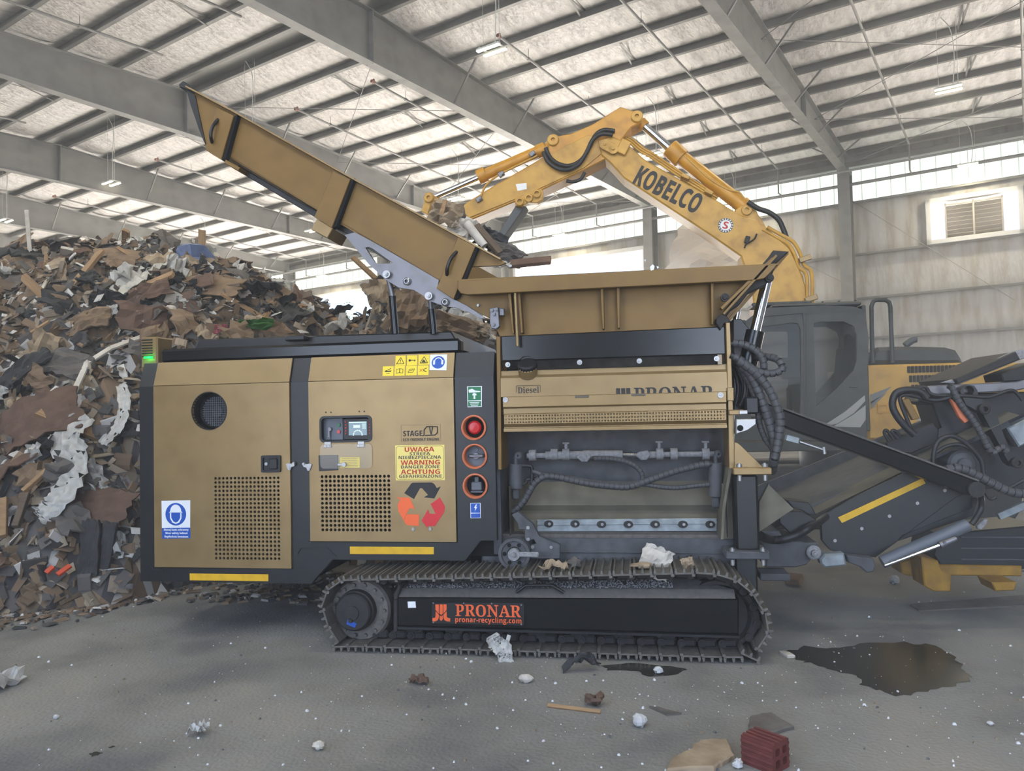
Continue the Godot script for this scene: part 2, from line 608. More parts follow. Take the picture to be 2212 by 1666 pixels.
func build_hall() -> void:
	var floor_node := setting("floor", "grey dusty concrete floor of the hall", "floor")
	var g := Geo.new()
	g.box(Vector3(-13.5, -0.15, -13.6), Vector3(66.0, 0.3, 37.0))
	put("slab", g, M.concrete, floor_node)
	var ceiling := setting("ceiling", "white insulated hall roof on grey steel beams and purlins", "ceiling")
	var a0 := -45.3
	var a1 := 18.46
	var frames := []
	for k in 9:
		frames.append(2.52 + 2 * 7.97 - 7.97 * k)
	# outer roof sheets
	for s in [0, 1]:
		g = Geo.new()
		var b0 := RIDGE_B if s == 0 else RIDGE_B
		var b1 := FAR_B + 0.5 if s == 0 else NEAR_B - 0.5
		var y0 := roof_y(b0) + 0.34
		var y1 := roof_y(b1) + 0.34
		var mid := Vector3((a0 + a1) * 0.5, (y0 + y1) * 0.5, -(b0 + b1) * 0.5)
		var d := Vector3(0, y1 - y0, -(b1 - b0))
		g.box(mid, Vector3(a1 - a0 + 1.0, 0.06, d.length() + 0.05), Basis(Vector3.RIGHT, Vector3.UP, Vector3.BACK).rotated(Vector3.RIGHT, atan2(-d.y, d.z) if d.z > 0 else atan2(d.y, -d.z)))
		put("roof_sheet", g, M.roof_sheet, ceiling)
	# purlins on both slopes: Z sections, one strip of bare sheet at the ridge
	var spots := [RIDGE_B - 0.42, RIDGE_B + 0.42]
	for k in range(1, 12):
		spots.append(RIDGE_B + 0.42 + 1.535 * k)
		spots.append(RIDGE_B - 0.42 - 1.535 * k)
	var zg := Geo.new()
	zg.cbox(Vector3(0, 0.12, 0), Vector3(a1 - a0, 0.24, 0.015), 0.003)
	zg.cbox(Vector3(0, 0.008, 0.05), Vector3(a1 - a0, 0.014, 0.11), 0.003)
	zg.cbox(Vector3(0, 0.232, -0.05), Vector3(a1 - a0, 0.014, 0.11), 0.003)
	zg.cbox(Vector3(0, 0.02, 0.1), Vector3(a1 - a0, 0.03, 0.012), 0.003)
	var first: MeshInstance3D = null
	for b in spots:
		if b > FAR_B or b < NEAR_B:
			continue
		var t := Transform3D(Basis(), Vector3((a0 + a1) * 0.5, roof_y(b), -b))
		if first == null:
			first = put("purlin", zg, M.purlin_steel, ceiling)
			first.transform = t
		else:
			again(first, "purlin", t, ceiling)
	# the insulation blanket hangs in a shallow sag between purlins, one length for each bay
	var blanket := []
	for seed_k in 3:
		blanket.append(sag(7.97, 1.535, 0.09, 40 + seed_k))
	var edge_b := spots.duplicate()
	edge_b.sort()
	var laid := [null, null, null]
	for i in edge_b.size() - 1:
		var lo: float = edge_b[i]
		var hi: float = edge_b[i + 1]
		if hi - lo < 1.2 or lo < NEAR_B - 1.6 or hi > FAR_B + 1.6:
			continue
		var mb := (lo + hi) * 0.5
		var rise := roof_y(hi) - roof_y(lo)
		var tilt := Basis(Vector3.RIGHT, atan2(rise, hi - lo))
		for k in 8:
			var w := (i * 5 + k * 3) % 3
			var t := Transform3D(tilt, Vector3(a1 - 7.97 * (k + 0.5), roof_y(mb) + 0.24, -mb))
			if laid[w] == null:
				laid[w] = put("insulation_panel", blanket[w], M.insulation, ceiling)
				laid[w].transform = t
			else:
				again(laid[w], "insulation_panel", t, ceiling)
	# rafters: level foot, top along the roof
	for a in frames:
		g = Geo.new()
		var web := PackedVector2Array([Vector2(-NEAR_B, 10.5), Vector2(-FAR_B + 0.4, 10.35), Vector2(-FAR_B + 0.4, roof_y(FAR_B)), Vector2(-RIDGE_B, roof_y(RIDGE_B)), Vector2(-NEAR_B, roof_y(NEAR_B))])
		var t := Transform3D(Basis(Vector3.BACK, Vector3.UP, Vector3.LEFT), Vector3(a, 0, 0))
		g.plate(web, -0.008, 0.008, t)
		g.slab(Vector3(a, 10.5, -NEAR_B), Vector3(a, 10.36, -FAR_B + 0.4), 0.3, 0.025)
		g.slab(Vector3(a, roof_y(RIDGE_B) - 0.015, -RIDGE_B), Vector3(a, roof_y(FAR_B) - 0.015, -FAR_B + 0.4), 0.3, 0.025)
		g.slab(Vector3(a, roof_y(RIDGE_B) - 0.015, -RIDGE_B), Vector3(a, roof_y(NEAR_B) - 0.015, -NEAR_B), 0.3, 0.025)
		for b in [5.0, RIDGE_B + 0.1, 24.2]:
			g.cbox(Vector3(a, (roof_y(b) + 10.45) * 0.5, -b), Vector3(0.3, roof_y(b) - 10.4, 0.045), 0.004)
			for s in [-1, 1]:
				g.bolt(Vector3(a + 0.1 * s, 10.44, -b), Vector3.DOWN, 0.025, 0.03)
		put("rafter", g, M.frame_steel, ceiling)
		# flange braces from the rafter's foot to the purlins
		for k in 5:
			var b := 17.1 + k * 3.07
			for s in [-1, 1]:
				var br := Geo.new()
				br.slab(Vector3(a, 10.52, -b), Vector3(a + 0.85 * s, roof_y(b) + 0.04, -b), 0.05, 0.05)
				put("flange_brace", br, M.purlin_steel, ceiling)
	# sag angles between purlins, two crossed strips in each bay
	var strap := Geo.new()
	strap.slab(Vector3(-0.12, 0.02, -0.76), Vector3(0.12, 0.2, 0.76), 0.05, 0.012)
	strap.slab(Vector3(-0.02, 0.2, -0.76), Vector3(0.22, 0.02, 0.76), 0.05, 0.012)
	var st0: MeshInstance3D = null
	for k in 6:
		var a: float = frames[1] - 3.6 - 7.97 * k
		for i in edge_b.size() - 1:
			var mb: float = (edge_b[i] + edge_b[i + 1]) * 0.5
			if edge_b[i] < 4.0 or edge_b[i + 1] > FAR_B or edge_b[i + 1] - edge_b[i] < 1.2 or i % 2 == 0:
				continue
			var t := Transform3D(Basis(), Vector3(a, roof_y(mb) - 0.0, -mb))
			if st0 == null:
				st0 = put("sag_strap", strap, M.purlin_steel, ceiling)
				st0.transform = t
			else:
				again(st0, "sag_strap", t, ceiling)
	# sprinkler pipes run across the hall under the purlins, two in a bay
	for k in 6:
		for j in 2:
			var a: float = frames[1] - 7.97 * k - 2.3 - 3.4 * j
			for run in [[16.2, 30.2], [-3.0, 11.6]]:
				pipe_run(a, run[0], run[1], ceiling)
	# mains along the hall near the far wall
	g = Geo.new()
	g.cyl(Vector3(a0, 10.15, -29.9), Vector3(a1, 10.15, -29.9), 0.045, -1, 10)
	put("sprinkler_main", g, M.pipe_steel, ceiling)
	g = Geo.new()
	g.cyl(Vector3(a0, 9.85, -30.75), Vector3(a1, 9.85, -30.75), 0.06, -1, 10)
	put("sprinkler_main", g, M.pipe_steel, ceiling)
	# crossed wind-bracing rods in two bays
	for k in [1, 3]:
		var fa: float = frames[2] - 7.97 * (k - 1)
		for q in [[14.2, 20.0], [20.0, 26.0], [26.0, 31.0]]:
			for s in [0, 1]:
				var rod := Geo.new()
				rod.cyl(Vector3(fa, roof_y(q[s]) - 0.3, -q[s]), Vector3(fa - 7.97, roof_y(q[1 - s]) - 0.3, -q[1 - s]), 0.012, -1, 6)
				put("brace_rod", rod, M.pipe_steel, ceiling)
	far_wall(frames, a0, a1)
	lamps(ceiling)
	other_walls(frames, a0, a1)


func sag(long: float, wide: float, depth: float, key: int) -> Geo:
	# one length of blanket: pillows between its fixings, with drawn folds
	var f := FastNoiseLite.new()
	f.seed = key
	f.frequency = 0.9
	f.fractal_octaves = 3
	var g := Geo.new()
	var nx := 60
	var nz := 10
	var p := []
	for i in nx + 1:
		for j in nz + 1:
			var x := long * (float(i) / nx - 0.5)
			var z := wide * (float(j) / nz - 0.5)
			var e := sin(PI * j / nz)
			var y := -depth * e + e * 0.05 * f.get_noise_2d(x * 3.0, z * 0.6)
			p.append(Vector3(x, y, z))
	for i in nx:
		for j in nz:
			var q := i * (nz + 1) + j
			var a: Vector3 = p[q]
			var b: Vector3 = p[q + nz + 1]
			var c: Vector3 = p[q + nz + 2]
			var d: Vector3 = p[q + 1]
			var k := (c - a).cross(d - b).normalized()
			if k.y > 0:
				k = -k
			g.quad(a, b, c, d, k)
	g.soft()
	return g


func pipe_run(a: float, b0: float, b1: float, ceiling: Node3D) -> void:
	var y0 := roof_y(b0) - 0.22
	var y1 := roof_y(b1) - 0.22
	var g := Geo.new()
	g.cyl(Vector3(a, y0, -b0), Vector3(a, y1, -b1), 0.035, -1, 8)
	if b1 > 29.0:
		g.cyl(Vector3(a, y1, -b1), Vector3(a, 9.85, -b1), 0.03, -1, 8)
		g.cyl(Vector3(a, 9.85, -b1), Vector3(a, 9.85, -30.75), 0.03, -1, 8)
	put("sprinkler_pipe", g, M.pipe_steel, ceiling)
	g = Geo.new()
	g.cyl(Vector3(a, y0, -b0 + 0.1), Vector3(a, y0, -b0 - 0.02), 0.05, -1, 8)
	g.cyl(Vector3(a, y0, -b0), Vector3(a, y0 + 0.09, -b0), 0.03, -1, 8)
	put("pipe_fitting", g, M.fitting_red, ceiling)
	var n := 4
	for i in n:
		var b := lerpf(b0, b1, (i + 0.4) / n)
		g = Geo.new()
		g.cyl(Vector3(a, roof_y(b) - 0.2, -b), Vector3(a, roof_y(b) + 0.06, -b), 0.008, -1, 5)
		g.cyl(Vector3(a, lerpf(y0, y1, (i + 0.4) / n), -b - 0.03), Vector3(a, lerpf(y0, y1, (i + 0.4) / n), -b + 0.03), 0.048, -1, 8)
		put("pipe_hanger", g, M.pipe_steel, ceiling)


func far_wall(frames: Array, a0: float, a1: float) -> void:
	var wall := setting("wall_far", "pale insulated side wall with dark girts and grey columns", "wall")
	var z := -FAR_B - 0.12
	var doors := [[-20.75, -13.95, 8.63], [-36.6, -29.9, 8.63], [3.3, 9.8, 8.63], [-44.6, -38.0, 8.63]]
	var vent := [-2.75, 0.05, 7.35, 8.85]
	# facing in pieces round the openings; each bay reaches from column to column
	for k in 8:
		var hi: float = frames[k]
		var lo: float = frames[k + 1]
		var top := 9.35
		var open = null
		for d in doors:
			if d[0] > lo and d[1] < hi:
				open = d
		if open:
			wall_piece(wall, open[1], hi, 0.0, top, z)
			wall_piece(wall, lo, open[0], 0.0, top, z)
			wall_piece(wall, open[0], open[1], open[2], top, z)
		elif vent[0] > lo and vent[1] < hi:
			wall_piece(wall, vent[1], hi, 0.0, top, z)
			wall_piece(wall, lo, vent[0], 0.0, top, z)
			wall_piece(wall, vent[0], vent[1], vent[3], top, z)
			wall_piece(wall, vent[0], vent[1], 0.0, vent[2], z)
		else:
			wall_piece(wall, lo, hi, 0.0, top, z)
		wall_piece(wall, lo, hi, 10.62, 11.3, z)
		# girts
		for y in [2.55, 4.08, 5.6, 7.28, 9.28]:
			if open and y < open[2]:
				for part in [[lo, open[0]], [open[1], hi]]:
					if part[1] - part[0] > 0.4:
						girt(wall, part[0], part[1], y, z)
			else:
				girt(wall, lo, hi, y, z)
		# the band of translucent sheets under the eave
		var n := 8
		var w := (hi - lo) / n
		for i in n:
			var x := lo + w * (i + 0.5)
			var pn := Geo.new()
			pn.cbox(Vector3(x, 9.985, z), Vector3(w - 0.03, 1.27, 0.03), 0.004)
			var o := put("translucent_panel", pn, M.daylight_panel, wall)
			var rb := Geo.new()
			for q in [-0.5, 0.0]:
				rb.hexa(Vector3(x + w * q, 9.985, z + 0.035), Vector3(1.27, 0.04, 0.045), Basis(Vector3.UP, Vector3.BACK, Vector3.RIGHT), Vector2(1, 0.5))
			put("rib", rb, M.rib_plastic, o)
		var beam := Geo.new()
		beam.cbox(Vector3((lo + hi) * 0.5, 10.72, z + 0.16), Vector3(hi - lo, 0.22, 0.2), 0.01)
		put("eave_strut", beam, M.purlin_steel, wall)
	# columns
	for a in frames:
		var c := Geo.new()
		var zc := z + 0.55
		c.cbox(Vector3(a, 5.2, zc), Vector3(0.02, 10.5, 0.62), 0.004)
		c.cbox(Vector3(a, 5.2, zc + 0.3), Vector3(0.42, 10.5, 0.03), 0.006)
		c.cbox(Vector3(a, 5.2, zc - 0.3), Vector3(0.42, 10.5, 0.03), 0.006)
		c.cbox(Vector3(a, 10.3, zc), Vector3(0.42, 0.03, 0.62), 0.004)
		put("column", c, M.frame_steel, wall)
	# a knee of bracing rods beside one column
	for q in [[frames[3] - 0.2, 6.2, frames[3] - 5.4, 9.6], [frames[3] + 0.2, 9.3, frames[3] + 5.2, 5.0], [frames[3] - 0.2, 4.0, frames[3] - 5.0, 6.0]]:
		var r := Geo.new()
		r.cyl(Vector3(q[0], q[1], z + 0.3), Vector3(q[2], q[3], z + 0.3), 0.012, -1, 6)
		put("brace_rod", r, M.pipe_steel, wall)
	# door reveals
	for d in doors:
		var f := Geo.new()
		f.cbox(Vector3(d[0] - 0.08, d[2] * 0.5, z + 0.1), Vector3(0.16, d[2], 0.34), 0.01)
		f.cbox(Vector3(d[1] + 0.08, d[2] * 0.5, z + 0.1), Vector3(0.16, d[2], 0.34), 0.01)
		f.cbox(Vector3((d[0] + d[1]) * 0.5, d[2] + 0.1, z + 0.1), Vector3(d[1] - d[0] + 0.32, 0.2, 0.34), 0.01)
		put("door_frame", f, M.white_trim, wall)
	# the louvred vent window
	var win := setting("window_1", "louvred vent window with bright gaps in the far wall", "window")
	var cx: float = (vent[0] + vent[1]) * 0.5
	var cy: float = (vent[2] + vent[3]) * 0.5
	var f := Geo.new()
	for s in [-1, 1]:
		f.cbox(Vector3(cx + s * 1.4, cy, z + 0.12), Vector3(0.16, 1.66, 0.3), 0.01)
		f.cbox(Vector3(cx, cy + s * 0.75, z + 0.12), Vector3(2.96, 0.16, 0.3), 0.01)
	put("window_frame", f, M.white_trim, win)
	f = Geo.new()
	for x in [-0.86, 0.0, 0.86]:
		f.cbox(Vector3(cx + x, cy - 0.06, z + 0.1), Vector3(0.06, 1.36, 0.09), 0.006)
	f.cbox(Vector3(cx, cy - 0.66, z + 0.1), Vector3(1.8, 0.06, 0.09), 0.006)
	f.cbox(Vector3(cx, cy + 0.56, z + 0.1), Vector3(1.8, 0.06, 0.09), 0.006)
	put("louver_frame", f, M.louver, win)
	# the fan hood outside, behind the slats, and a canopy over the opening
	f = Geo.new()
	f.cbox(Vector3(cx, cy - 0.05, z - 0.5), Vector3(1.74, 1.3, 0.5), 0.02)
	put("fan_hood", f, M.louver, win)
	f = Geo.new()
	f.cbox(Vector3(cx, cy + 0.95, z - 1.75), Vector3(3.6, 0.05, 3.2), 0.01)
	put("vent_canopy", f, M.louver, win)
	var sl := Geo.new()
	sl.cbox(Vector3.ZERO, Vector3(0.8, 0.012, 0.17), 0.003, Basis(Vector3.RIGHT, -0.75))
	var s0: MeshInstance3D = null
	for i in 8:
		for x in [-0.43, 0.43]:
			var t := Transform3D(Basis(), Vector3(cx + x, cy - 0.58 + i * 0.145, z + 0.1))
			if s0 == null:
				s0 = put("slat", sl, M.louver, win)
				s0.transform = t
			else:
				again(s0, "slat", t, win)


func wall_piece(wall: Node3D, x0: float, x1: float, y0: float, y1: float, z: float) -> void:
	if x1 - x0 < 0.02:
		return
	var g := Geo.new()
	g.box(Vector3((x0 + x1) * 0.5, (y0 + y1) * 0.5, z - 0.1), Vector3(x1 - x0, y1 - y0, 0.2))
	put("wall_panel", g, M.wall_facing, wall)


func girt(wall: Node3D, x0: float, x1: float, y: float, z: float) -> void:
	var g := Geo.new()
	g.cbox(Vector3((x0 + x1) * 0.5, y, z + 0.12), Vector3(x1 - x0, 0.012, 0.22), 0.003)
	g.cbox(Vector3((x0 + x1) * 0.5, y - 0.035, z + 0.23), Vector3(x1 - x0, 0.08, 0.012), 0.003)
	put("girt", g, M.purlin_steel, wall)


func other_walls(frames: Array, a0: float, a1: float) -> void:
	# near wall behind the camera: two open doors, a band of translucent sheets
	var wall := setting("wall_near", "pale side wall behind the viewer with open doorways", "wall")
	var z := -NEAR_B + 0.12
	var x := a0
	for d in [[-4.55, -0.45, 5.0], [3.05, 9.35, 8.2]]:
		wall_piece(wall, x, d[0], 0.0, 9.35, z + 0.2)
		wall_piece(wall, d[0], d[1], d[2], 9.35, z + 0.2)
		x = d[1]
	wall_piece(wall, x, a1, 0.0, 9.35, z + 0.2)
	wall_piece(wall, a0, a1, 10.5, 11.4, z + 0.2)
	for k in 8:
		var pn := Geo.new()
		pn.cbox(Vector3((frames[k] + frames[k + 1]) * 0.5, 9.92, z + 0.1), Vector3(7.9, 1.2, 0.03), 0.004)
		put("translucent_panel", pn, M.daylight_panel, wall)
	for e in [["wall_left", a0, "pale end wall at the left end of the hall"], ["wall_right", a1, "pale end wall at the right end of the hall"]]:
		var w := setting(e[0], e[2], "wall")
		var g := Geo.new()
		g.box(Vector3(e[1] + (-0.1 if e[1] < 0 else 0.1), 6.0, -RIDGE_B), Vector3(0.2, 12.2, 36.0))
		put("wall_panel", g, M.wall_facing, w)
		for b in [22.0, 28.0]:
			var c := Geo.new()
			c.cbox(Vector3(e[1] + (0.3 if e[1] < 0 else -0.3), 5.6, -b), Vector3(0.5, 11.2, 0.3), 0.01)
			put("column", c, M.frame_steel, w)


func build_outside() -> void:
	var yard := setting("ground_outside", "pale yard outside the open doors", "ground")
	var g := Geo.new()
	g.box(Vector3(-13.0, -0.3, -90.0), Vector3(260.0, 0.3, 114.0))
	g.box(Vector3(-13.0, -0.3, 60.0), Vector3(260.0, 0.3, 110.0))
	put("yard", g, M.yard, yard)
	# a row of green trees beyond the left door
	var rng := RandomNumberGenerator.new()
	rng.seed = 606
	var say := ["tallest green treetop outside the far left doorway", "lower treetop right of the tallest one outside the doorway", "treetop hidden by the paper clump in the far doorway", "treetop at the left edge of the far doorway", "treetop farther back between the doorway's other trees"]
	var spots := [[-46.6, 44.0, 11.0], [-42.6, 44.5, 10.2], [-38.6, 44.0, 10.0], [-50.6, 45.0, 10.4], [-44.4, 48.5, 10.8]]
	for i in 5:
		var at := hall(spots[i][0], 0.0, spots[i][1])
		var b := thing("tree", say[i], "tree", at, 0.0, "trees outside the far doorway")
		var st := Geo.new()
		for k in 4:
			st.tube([Vector3.ZERO, Vector3(rng.randfn(0, 0.3), spots[i][2] * 0.4, rng.randfn(0, 0.3)), Vector3(rng.randfn(0, 0.8), spots[i][2] * 0.8, rng.randfn(0, 0.8))], 0.05, 6)
		put("stem", st, M.timber_old, b)
		var lf := Geo.new()
		for k in 3200:
			var d := Vector3(rng.randfn(0, 1), rng.randfn(0, 1), rng.randfn(0, 1)).normalized() * pow(rng.randf(), 0.4)
			var c := Vector3(d.x * 1.65, spots[i][2] * (0.55 + 0.45 * d.y), d.z * 1.5)
			c += Vector3(sin(c.y * 3.0), 0, cos(c.y * 2.3)) * 0.3
			lf.hexa(c, Vector3(0.2, 0.02, 0.09), Basis.from_euler(Vector3(rng.randf() * TAU, rng.randf() * TAU, 0.0)), Vector2(0.4, 0.5))
		put("foliage", lf, M.leaf_green, b)


func lamps(ceiling: Node3D) -> void:
	# twin-bar linear high bays, hung in the middle of each bay
	var cols := [-1.4, -9.55, -17.5, -25.45, -33.4]
	var rows := [5.0, 13.55, 22.3, 29.95]
	var say := {
		"0_1": "twin-bar lamp above the upper right picture corner, out of view", "2_1": "twin-bar lamp half hidden just behind the chute's upper edge", "1_3": "pale twin-bar lamp by the far wall, hidden behind the boom", "1_1": "glowing twin-bar lamp hung highest, above the excavator's elbow",
		"0_2": "glowing twin-bar lamp over the louvred vent window at the right", "3_1": "glowing twin-bar lamp left of the raised chute's middle",
		"4_1": "glowing twin-bar lamp at the left edge over the debris pile", "3_2": "glowing twin-bar lamp just under the chute's tan bracket",
		"1_2": "glowing twin-bar lamp behind the excavator boom cylinder", "2_3": "pale twin-bar lamp before the window band above the hopper",
		"0_3": "pale twin-bar lamp before the window band above the vent", "4_3": "pale twin-bar lamp before the window band left of the steel bracket",
		"2_2": "glowing twin-bar lamp peeping between chute and excavator arm", "4_2": "glowing twin-bar lamp just above the blue plastic bag", "3_3": "pale twin-bar lamp hidden low behind the chute, by the far wall",
	}
	for i in cols.size():
		for j in rows.size():
			var key := "%d_%d" % [i, j]
			var shown: String = say.get(key, "")
			if shown == "":
				shown = "twin-bar lamp above the viewer in the %s bay, out of the picture" % ["rightmost", "second", "third", "fourth", "leftmost"][i]
			var at := hall(cols[i], 9.6, rows[j]) if key != "2_1" else hall(-18.0, 9.45, 13.55)
			var t := thing("high_bay_lamp", shown, "lamp", at, HALL_TURN, "twin-bar hall lamps")
			var g := Geo.new()
			for s in [-1, 1]:
				g.cbox(Vector3(0, 0.03, 0.13 * s), Vector3(0.62, 0.05, 0.1), 0.012)
			for s in [-0.22, 0.22]:
				g.cbox(Vector3(s, 0.065, 0), Vector3(0.05, 0.025, 0.34), 0.005)
			put("housing", g, M.lamp_case, t)
			for s in [-1, 1]:
				var b := Geo.new()
				b.cbox(Vector3(0, -0.005, 0.13 * s), Vector3(0.6, 0.018, 0.085), 0.006)
				put("light_bar", b, M.led, t)
			var up := roof_y(rows[j]) + 0.1 - 9.6
			for s in [-0.22, 0.22]:
				g = Geo.new()
				g.cyl(Vector3(s, 0.07, 0), Vector3(s, up, 0), 0.006, -1, 5)
				put("hanger_wire", g, M.lamp_case, t)
			g = Geo.new()
			g.tube(curve([Vector3(0.1, 0.07, 0), Vector3(0.16, up * 0.4, 0.03), Vector3(0.1, up * 0.8, -0.02), Vector3(-0.1, up, 0.05)], 6), 0.013, 6)
			put("power_cord", g, M.lamp_case, t)
			var l := AreaLight3D.new()
			l.name = "lamp_light"
			l.area_size = Vector2(0.6, 0.35)
			l.light_color = Color(1.0, 0.95, 0.82)
			l.light_energy = 14.0
			l.area_range = 60.0
			l.shadow_enabled = true
			t.add_child(l)
			l.position = Vector3(0, -0.03, 0)
			l.rotation.x = -PI / 2


func machine_materials() -> void:
	var wear := noise(0.006, [[0.0, Color(0.90, 0.885, 0.86)], [0.5, Color(0.965, 0.96, 0.955)], [1.0, Color(1.0, 1.0, 1.0)]], 101, 3)
	var dust := noise(0.012, [[0.0, Color(0.74, 0.735, 0.73)], [0.5, Color(0.89, 0.885, 0.88)], [1.0, Color(1.0, 1.0, 1.0)]], 111, 5)
	paint("gold", Color(0.565, 0.475, 0.32), 0.38, 0.4, {"tex": wear, "scale": Vector3(1.1, 1.1, 1.1)})
	paint("ochre", Color(0.455, 0.345, 0.14), 0.5, 0.2, {"tex": wear, "scale": Vector3(1.1, 1.1, 1.1)})
	paint("black_gloss", Color(0.055, 0.06, 0.07), 0.22, 0.0, {"tex": wear, "scale": Vector3(1.4, 1.4, 1.4)})
	paint("black_satin", Color(0.085, 0.09, 0.1), 0.42, 0.0, {"tex": dust, "scale": Vector3(0.9, 0.9, 0.9)})
	paint("void", Color(0.02, 0.02, 0.02), 0.9)
	paint("steel", Color(0.47, 0.47, 0.49), 0.42, 0.6, {"tex": wear, "scale": Vector3(2, 2, 2)})
	paint("chrome", Color(0.85, 0.86, 0.88), 0.12, 1.0)
	paint("galvanised", Color(0.6, 0.64, 0.66), 0.45, 0.3, {"tex": dust, "scale": Vector3(1.5, 1.5, 1.5)})
	paint("zinc", Color(0.62, 0.62, 0.62), 0.4, 0.8)
	paint("hose_guard", Color(0.3, 0.3, 0.31), 0.6, 0.0, {"tex": dust, "scale": Vector3(4, 4, 4)})
	paint("rubber", Color(0.075, 0.075, 0.08), 0.6)
	paint("hose", Color(0.12, 0.12, 0.13), 0.5, 0.0, {"tex": dust, "scale": Vector3(4, 4, 4)})
	paint("dusty_dark", Color(0.34, 0.345, 0.36), 0.75, 0.0, {"tex": dust, "scale": Vector3(1.2, 1.2, 1.2)})
	paint("dusty_tan", Color(0.44, 0.42, 0.36), 0.75, 0.0, {"tex": dust, "scale": Vector3(0.7, 0.7, 0.7)})
	paint("dusty_pipe", Color(0.6, 0.6, 0.61), 0.75, 0.1, {"tex": dust, "scale": Vector3(5, 5, 5)})
	paint("dust", Color(0.4, 0.39, 0.375), 0.95, 0.0, {"tex": dust, "scale": Vector3(3, 3, 3)})
	paint("track_steel", Color(0.45, 0.435, 0.41), 0.6, 0.35, {"tex": dust, "scale": Vector3(3, 3, 3)})
	paint("track_dark", Color(0.2, 0.195, 0.19), 0.7, 0.2, {"tex": dust, "scale": Vector3(3, 3, 3)})
	paint("ring_orange", Color(0.76, 0.42, 0.27), 0.55)
	paint("button_red", Color(0.72, 0.06, 0.06), 0.3)
	paint("button_green", Color(0.06, 0.4, 0.22), 0.4)
	paint("tape_yellow", Color(0.86, 0.68, 0.05), 0.5, 0.0, {"tex": wear, "scale": Vector3(3, 3, 3)})
	paint("sign_white", Color(0.88, 0.89, 0.9), 0.5)
	paint("sign_blue", Color(0.05, 0.3, 0.66), 0.5)
	paint("sign_green", Color(0.03, 0.42, 0.25), 0.5)
	paint("sign_yellow", Color(0.88, 0.78, 0.16), 0.5)
	paint("sign_cream", Color(0.9, 0.82, 0.45), 0.5)
	paint("print_red", Color(0.72, 0.2, 0.14), 0.6)
	paint("print_dark", Color(0.13, 0.12, 0.12), 0.6)
	paint("print_grey", Color(0.36, 0.33, 0.28), 0.6)
	paint("print_orange", Color(0.87, 0.36, 0.16), 0.5)
	paint("arrow_red", Color(0.78, 0.12, 0.15), 0.5)
	paint("arrow_orange", Color(0.9, 0.38, 0.16), 0.5)
	paint("plastic_black", Color(0.05, 0.05, 0.055), 0.45)
	paint("plastic_grey", Color(0.36, 0.38, 0.41), 0.5)
	paint("screen_glow", Color(0.1, 0.14, 0.18), 0.2, 0.0, {"glow": Color(0.42, 0.62, 0.72), "power": 0.55})
	paint("screen_light", Color(0.5, 0.6, 0.6), 0.2, 0.0, {"glow": Color(0.8, 0.9, 0.85), "power": 0.7})
	paint("beacon_green_light", Color(0.1, 0.8, 0.3), 0.3, 0.0, {"glow": Color(0.1, 1.0, 0.35), "power": 1.3})
	var clear := paint("clear_plastic", Color(0.85, 0.82, 0.75, 0.1), 0.1)
	clear.metallic_specular = 0.2
	clear.transparency = BaseMaterial3D.TRANSPARENCY_ALPHA


func sheet_of(poly: PackedVector2Array, z: float, thick: float, called: String, m: Material, parent: Node) -> MeshInstance3D:
	var g := Geo.new()
	g.plate(poly, z, z + thick, Transform3D(), minf(0.0015, thick * 0.4))
	return put(called, g, m, parent)


func slant(z: float) -> Transform3D:
	# the plane of the body's upper strip, which leans back
	return Transform3D(Basis(Vector3.RIGHT, Vector3(0, 0.9476, -0.3194), Vector3(0, 0.3194, 0.9476)), Vector3(0, 1.842, z))


func rect(x0: float, y0: float, x1: float, y1: float) -> PackedVector2Array:
	return PackedVector2Array([Vector2(x0, y0), Vector2(x1, y0), Vector2(x1, y1), Vector2(x0, y1)])


func perforate(g: Geo, x0: float, y0: float, x1: float, y1: float, nx: int, ny: int, r: float, z0: float, z1: float) -> void:
	# a sheet of round holes: each cell is a square with an octagon cut out
	var w := (x1 - x0) / nx
	var h := (y1 - y0) / ny
	var sides := 8
	for i in nx:
		for j in ny:
			var c := Vector2(x0 + w * (i + 0.5), y0 + h * (j + 0.5))
			for k in sides:
				var p := TAU * (k + 0.5) / sides
				var q := TAU * (k + 1.5) / sides
				var a := c + Vector2(cos(p), sin(p)) * r
				var b := c + Vector2(cos(q), sin(q)) * r
				var ea := c + Vector2(cos(p), sin(p)) / maxf(absf(cos(p)) / (w * 0.5), absf(sin(p)) / (h * 0.5))
				var eb := c + Vector2(cos(q), sin(q)) / maxf(absf(cos(q)) / (w * 0.5), absf(sin(q)) / (h * 0.5))
				var corner := c + Vector2(signf(cos(p) + cos(q)) * w * 0.5, signf(sin(p) + sin(q)) * h * 0.5)
				g.face(Vector3(a.x, a.y, z1), Vector3(b.x, b.y, z1), Vector3(ea.x, ea.y, z1), Vector3.BACK)
				g.face(Vector3(b.x, b.y, z1), Vector3(eb.x, eb.y, z1), Vector3(ea.x, ea.y, z1), Vector3.BACK)
				if k % 2 == 0:
					g.face(Vector3(ea.x, ea.y, z1), Vector3(corner.x, corner.y, z1), Vector3(eb.x, eb.y, z1), Vector3.BACK)
				var mid := ((a + b) * 0.5 - c).normalized()
				g.quad(Vector3(a.x, a.y, z0), Vector3(b.x, b.y, z0), Vector3(b.x, b.y, z1), Vector3(a.x, a.y, z1), Vector3(-mid.x, -mid.y, 0))


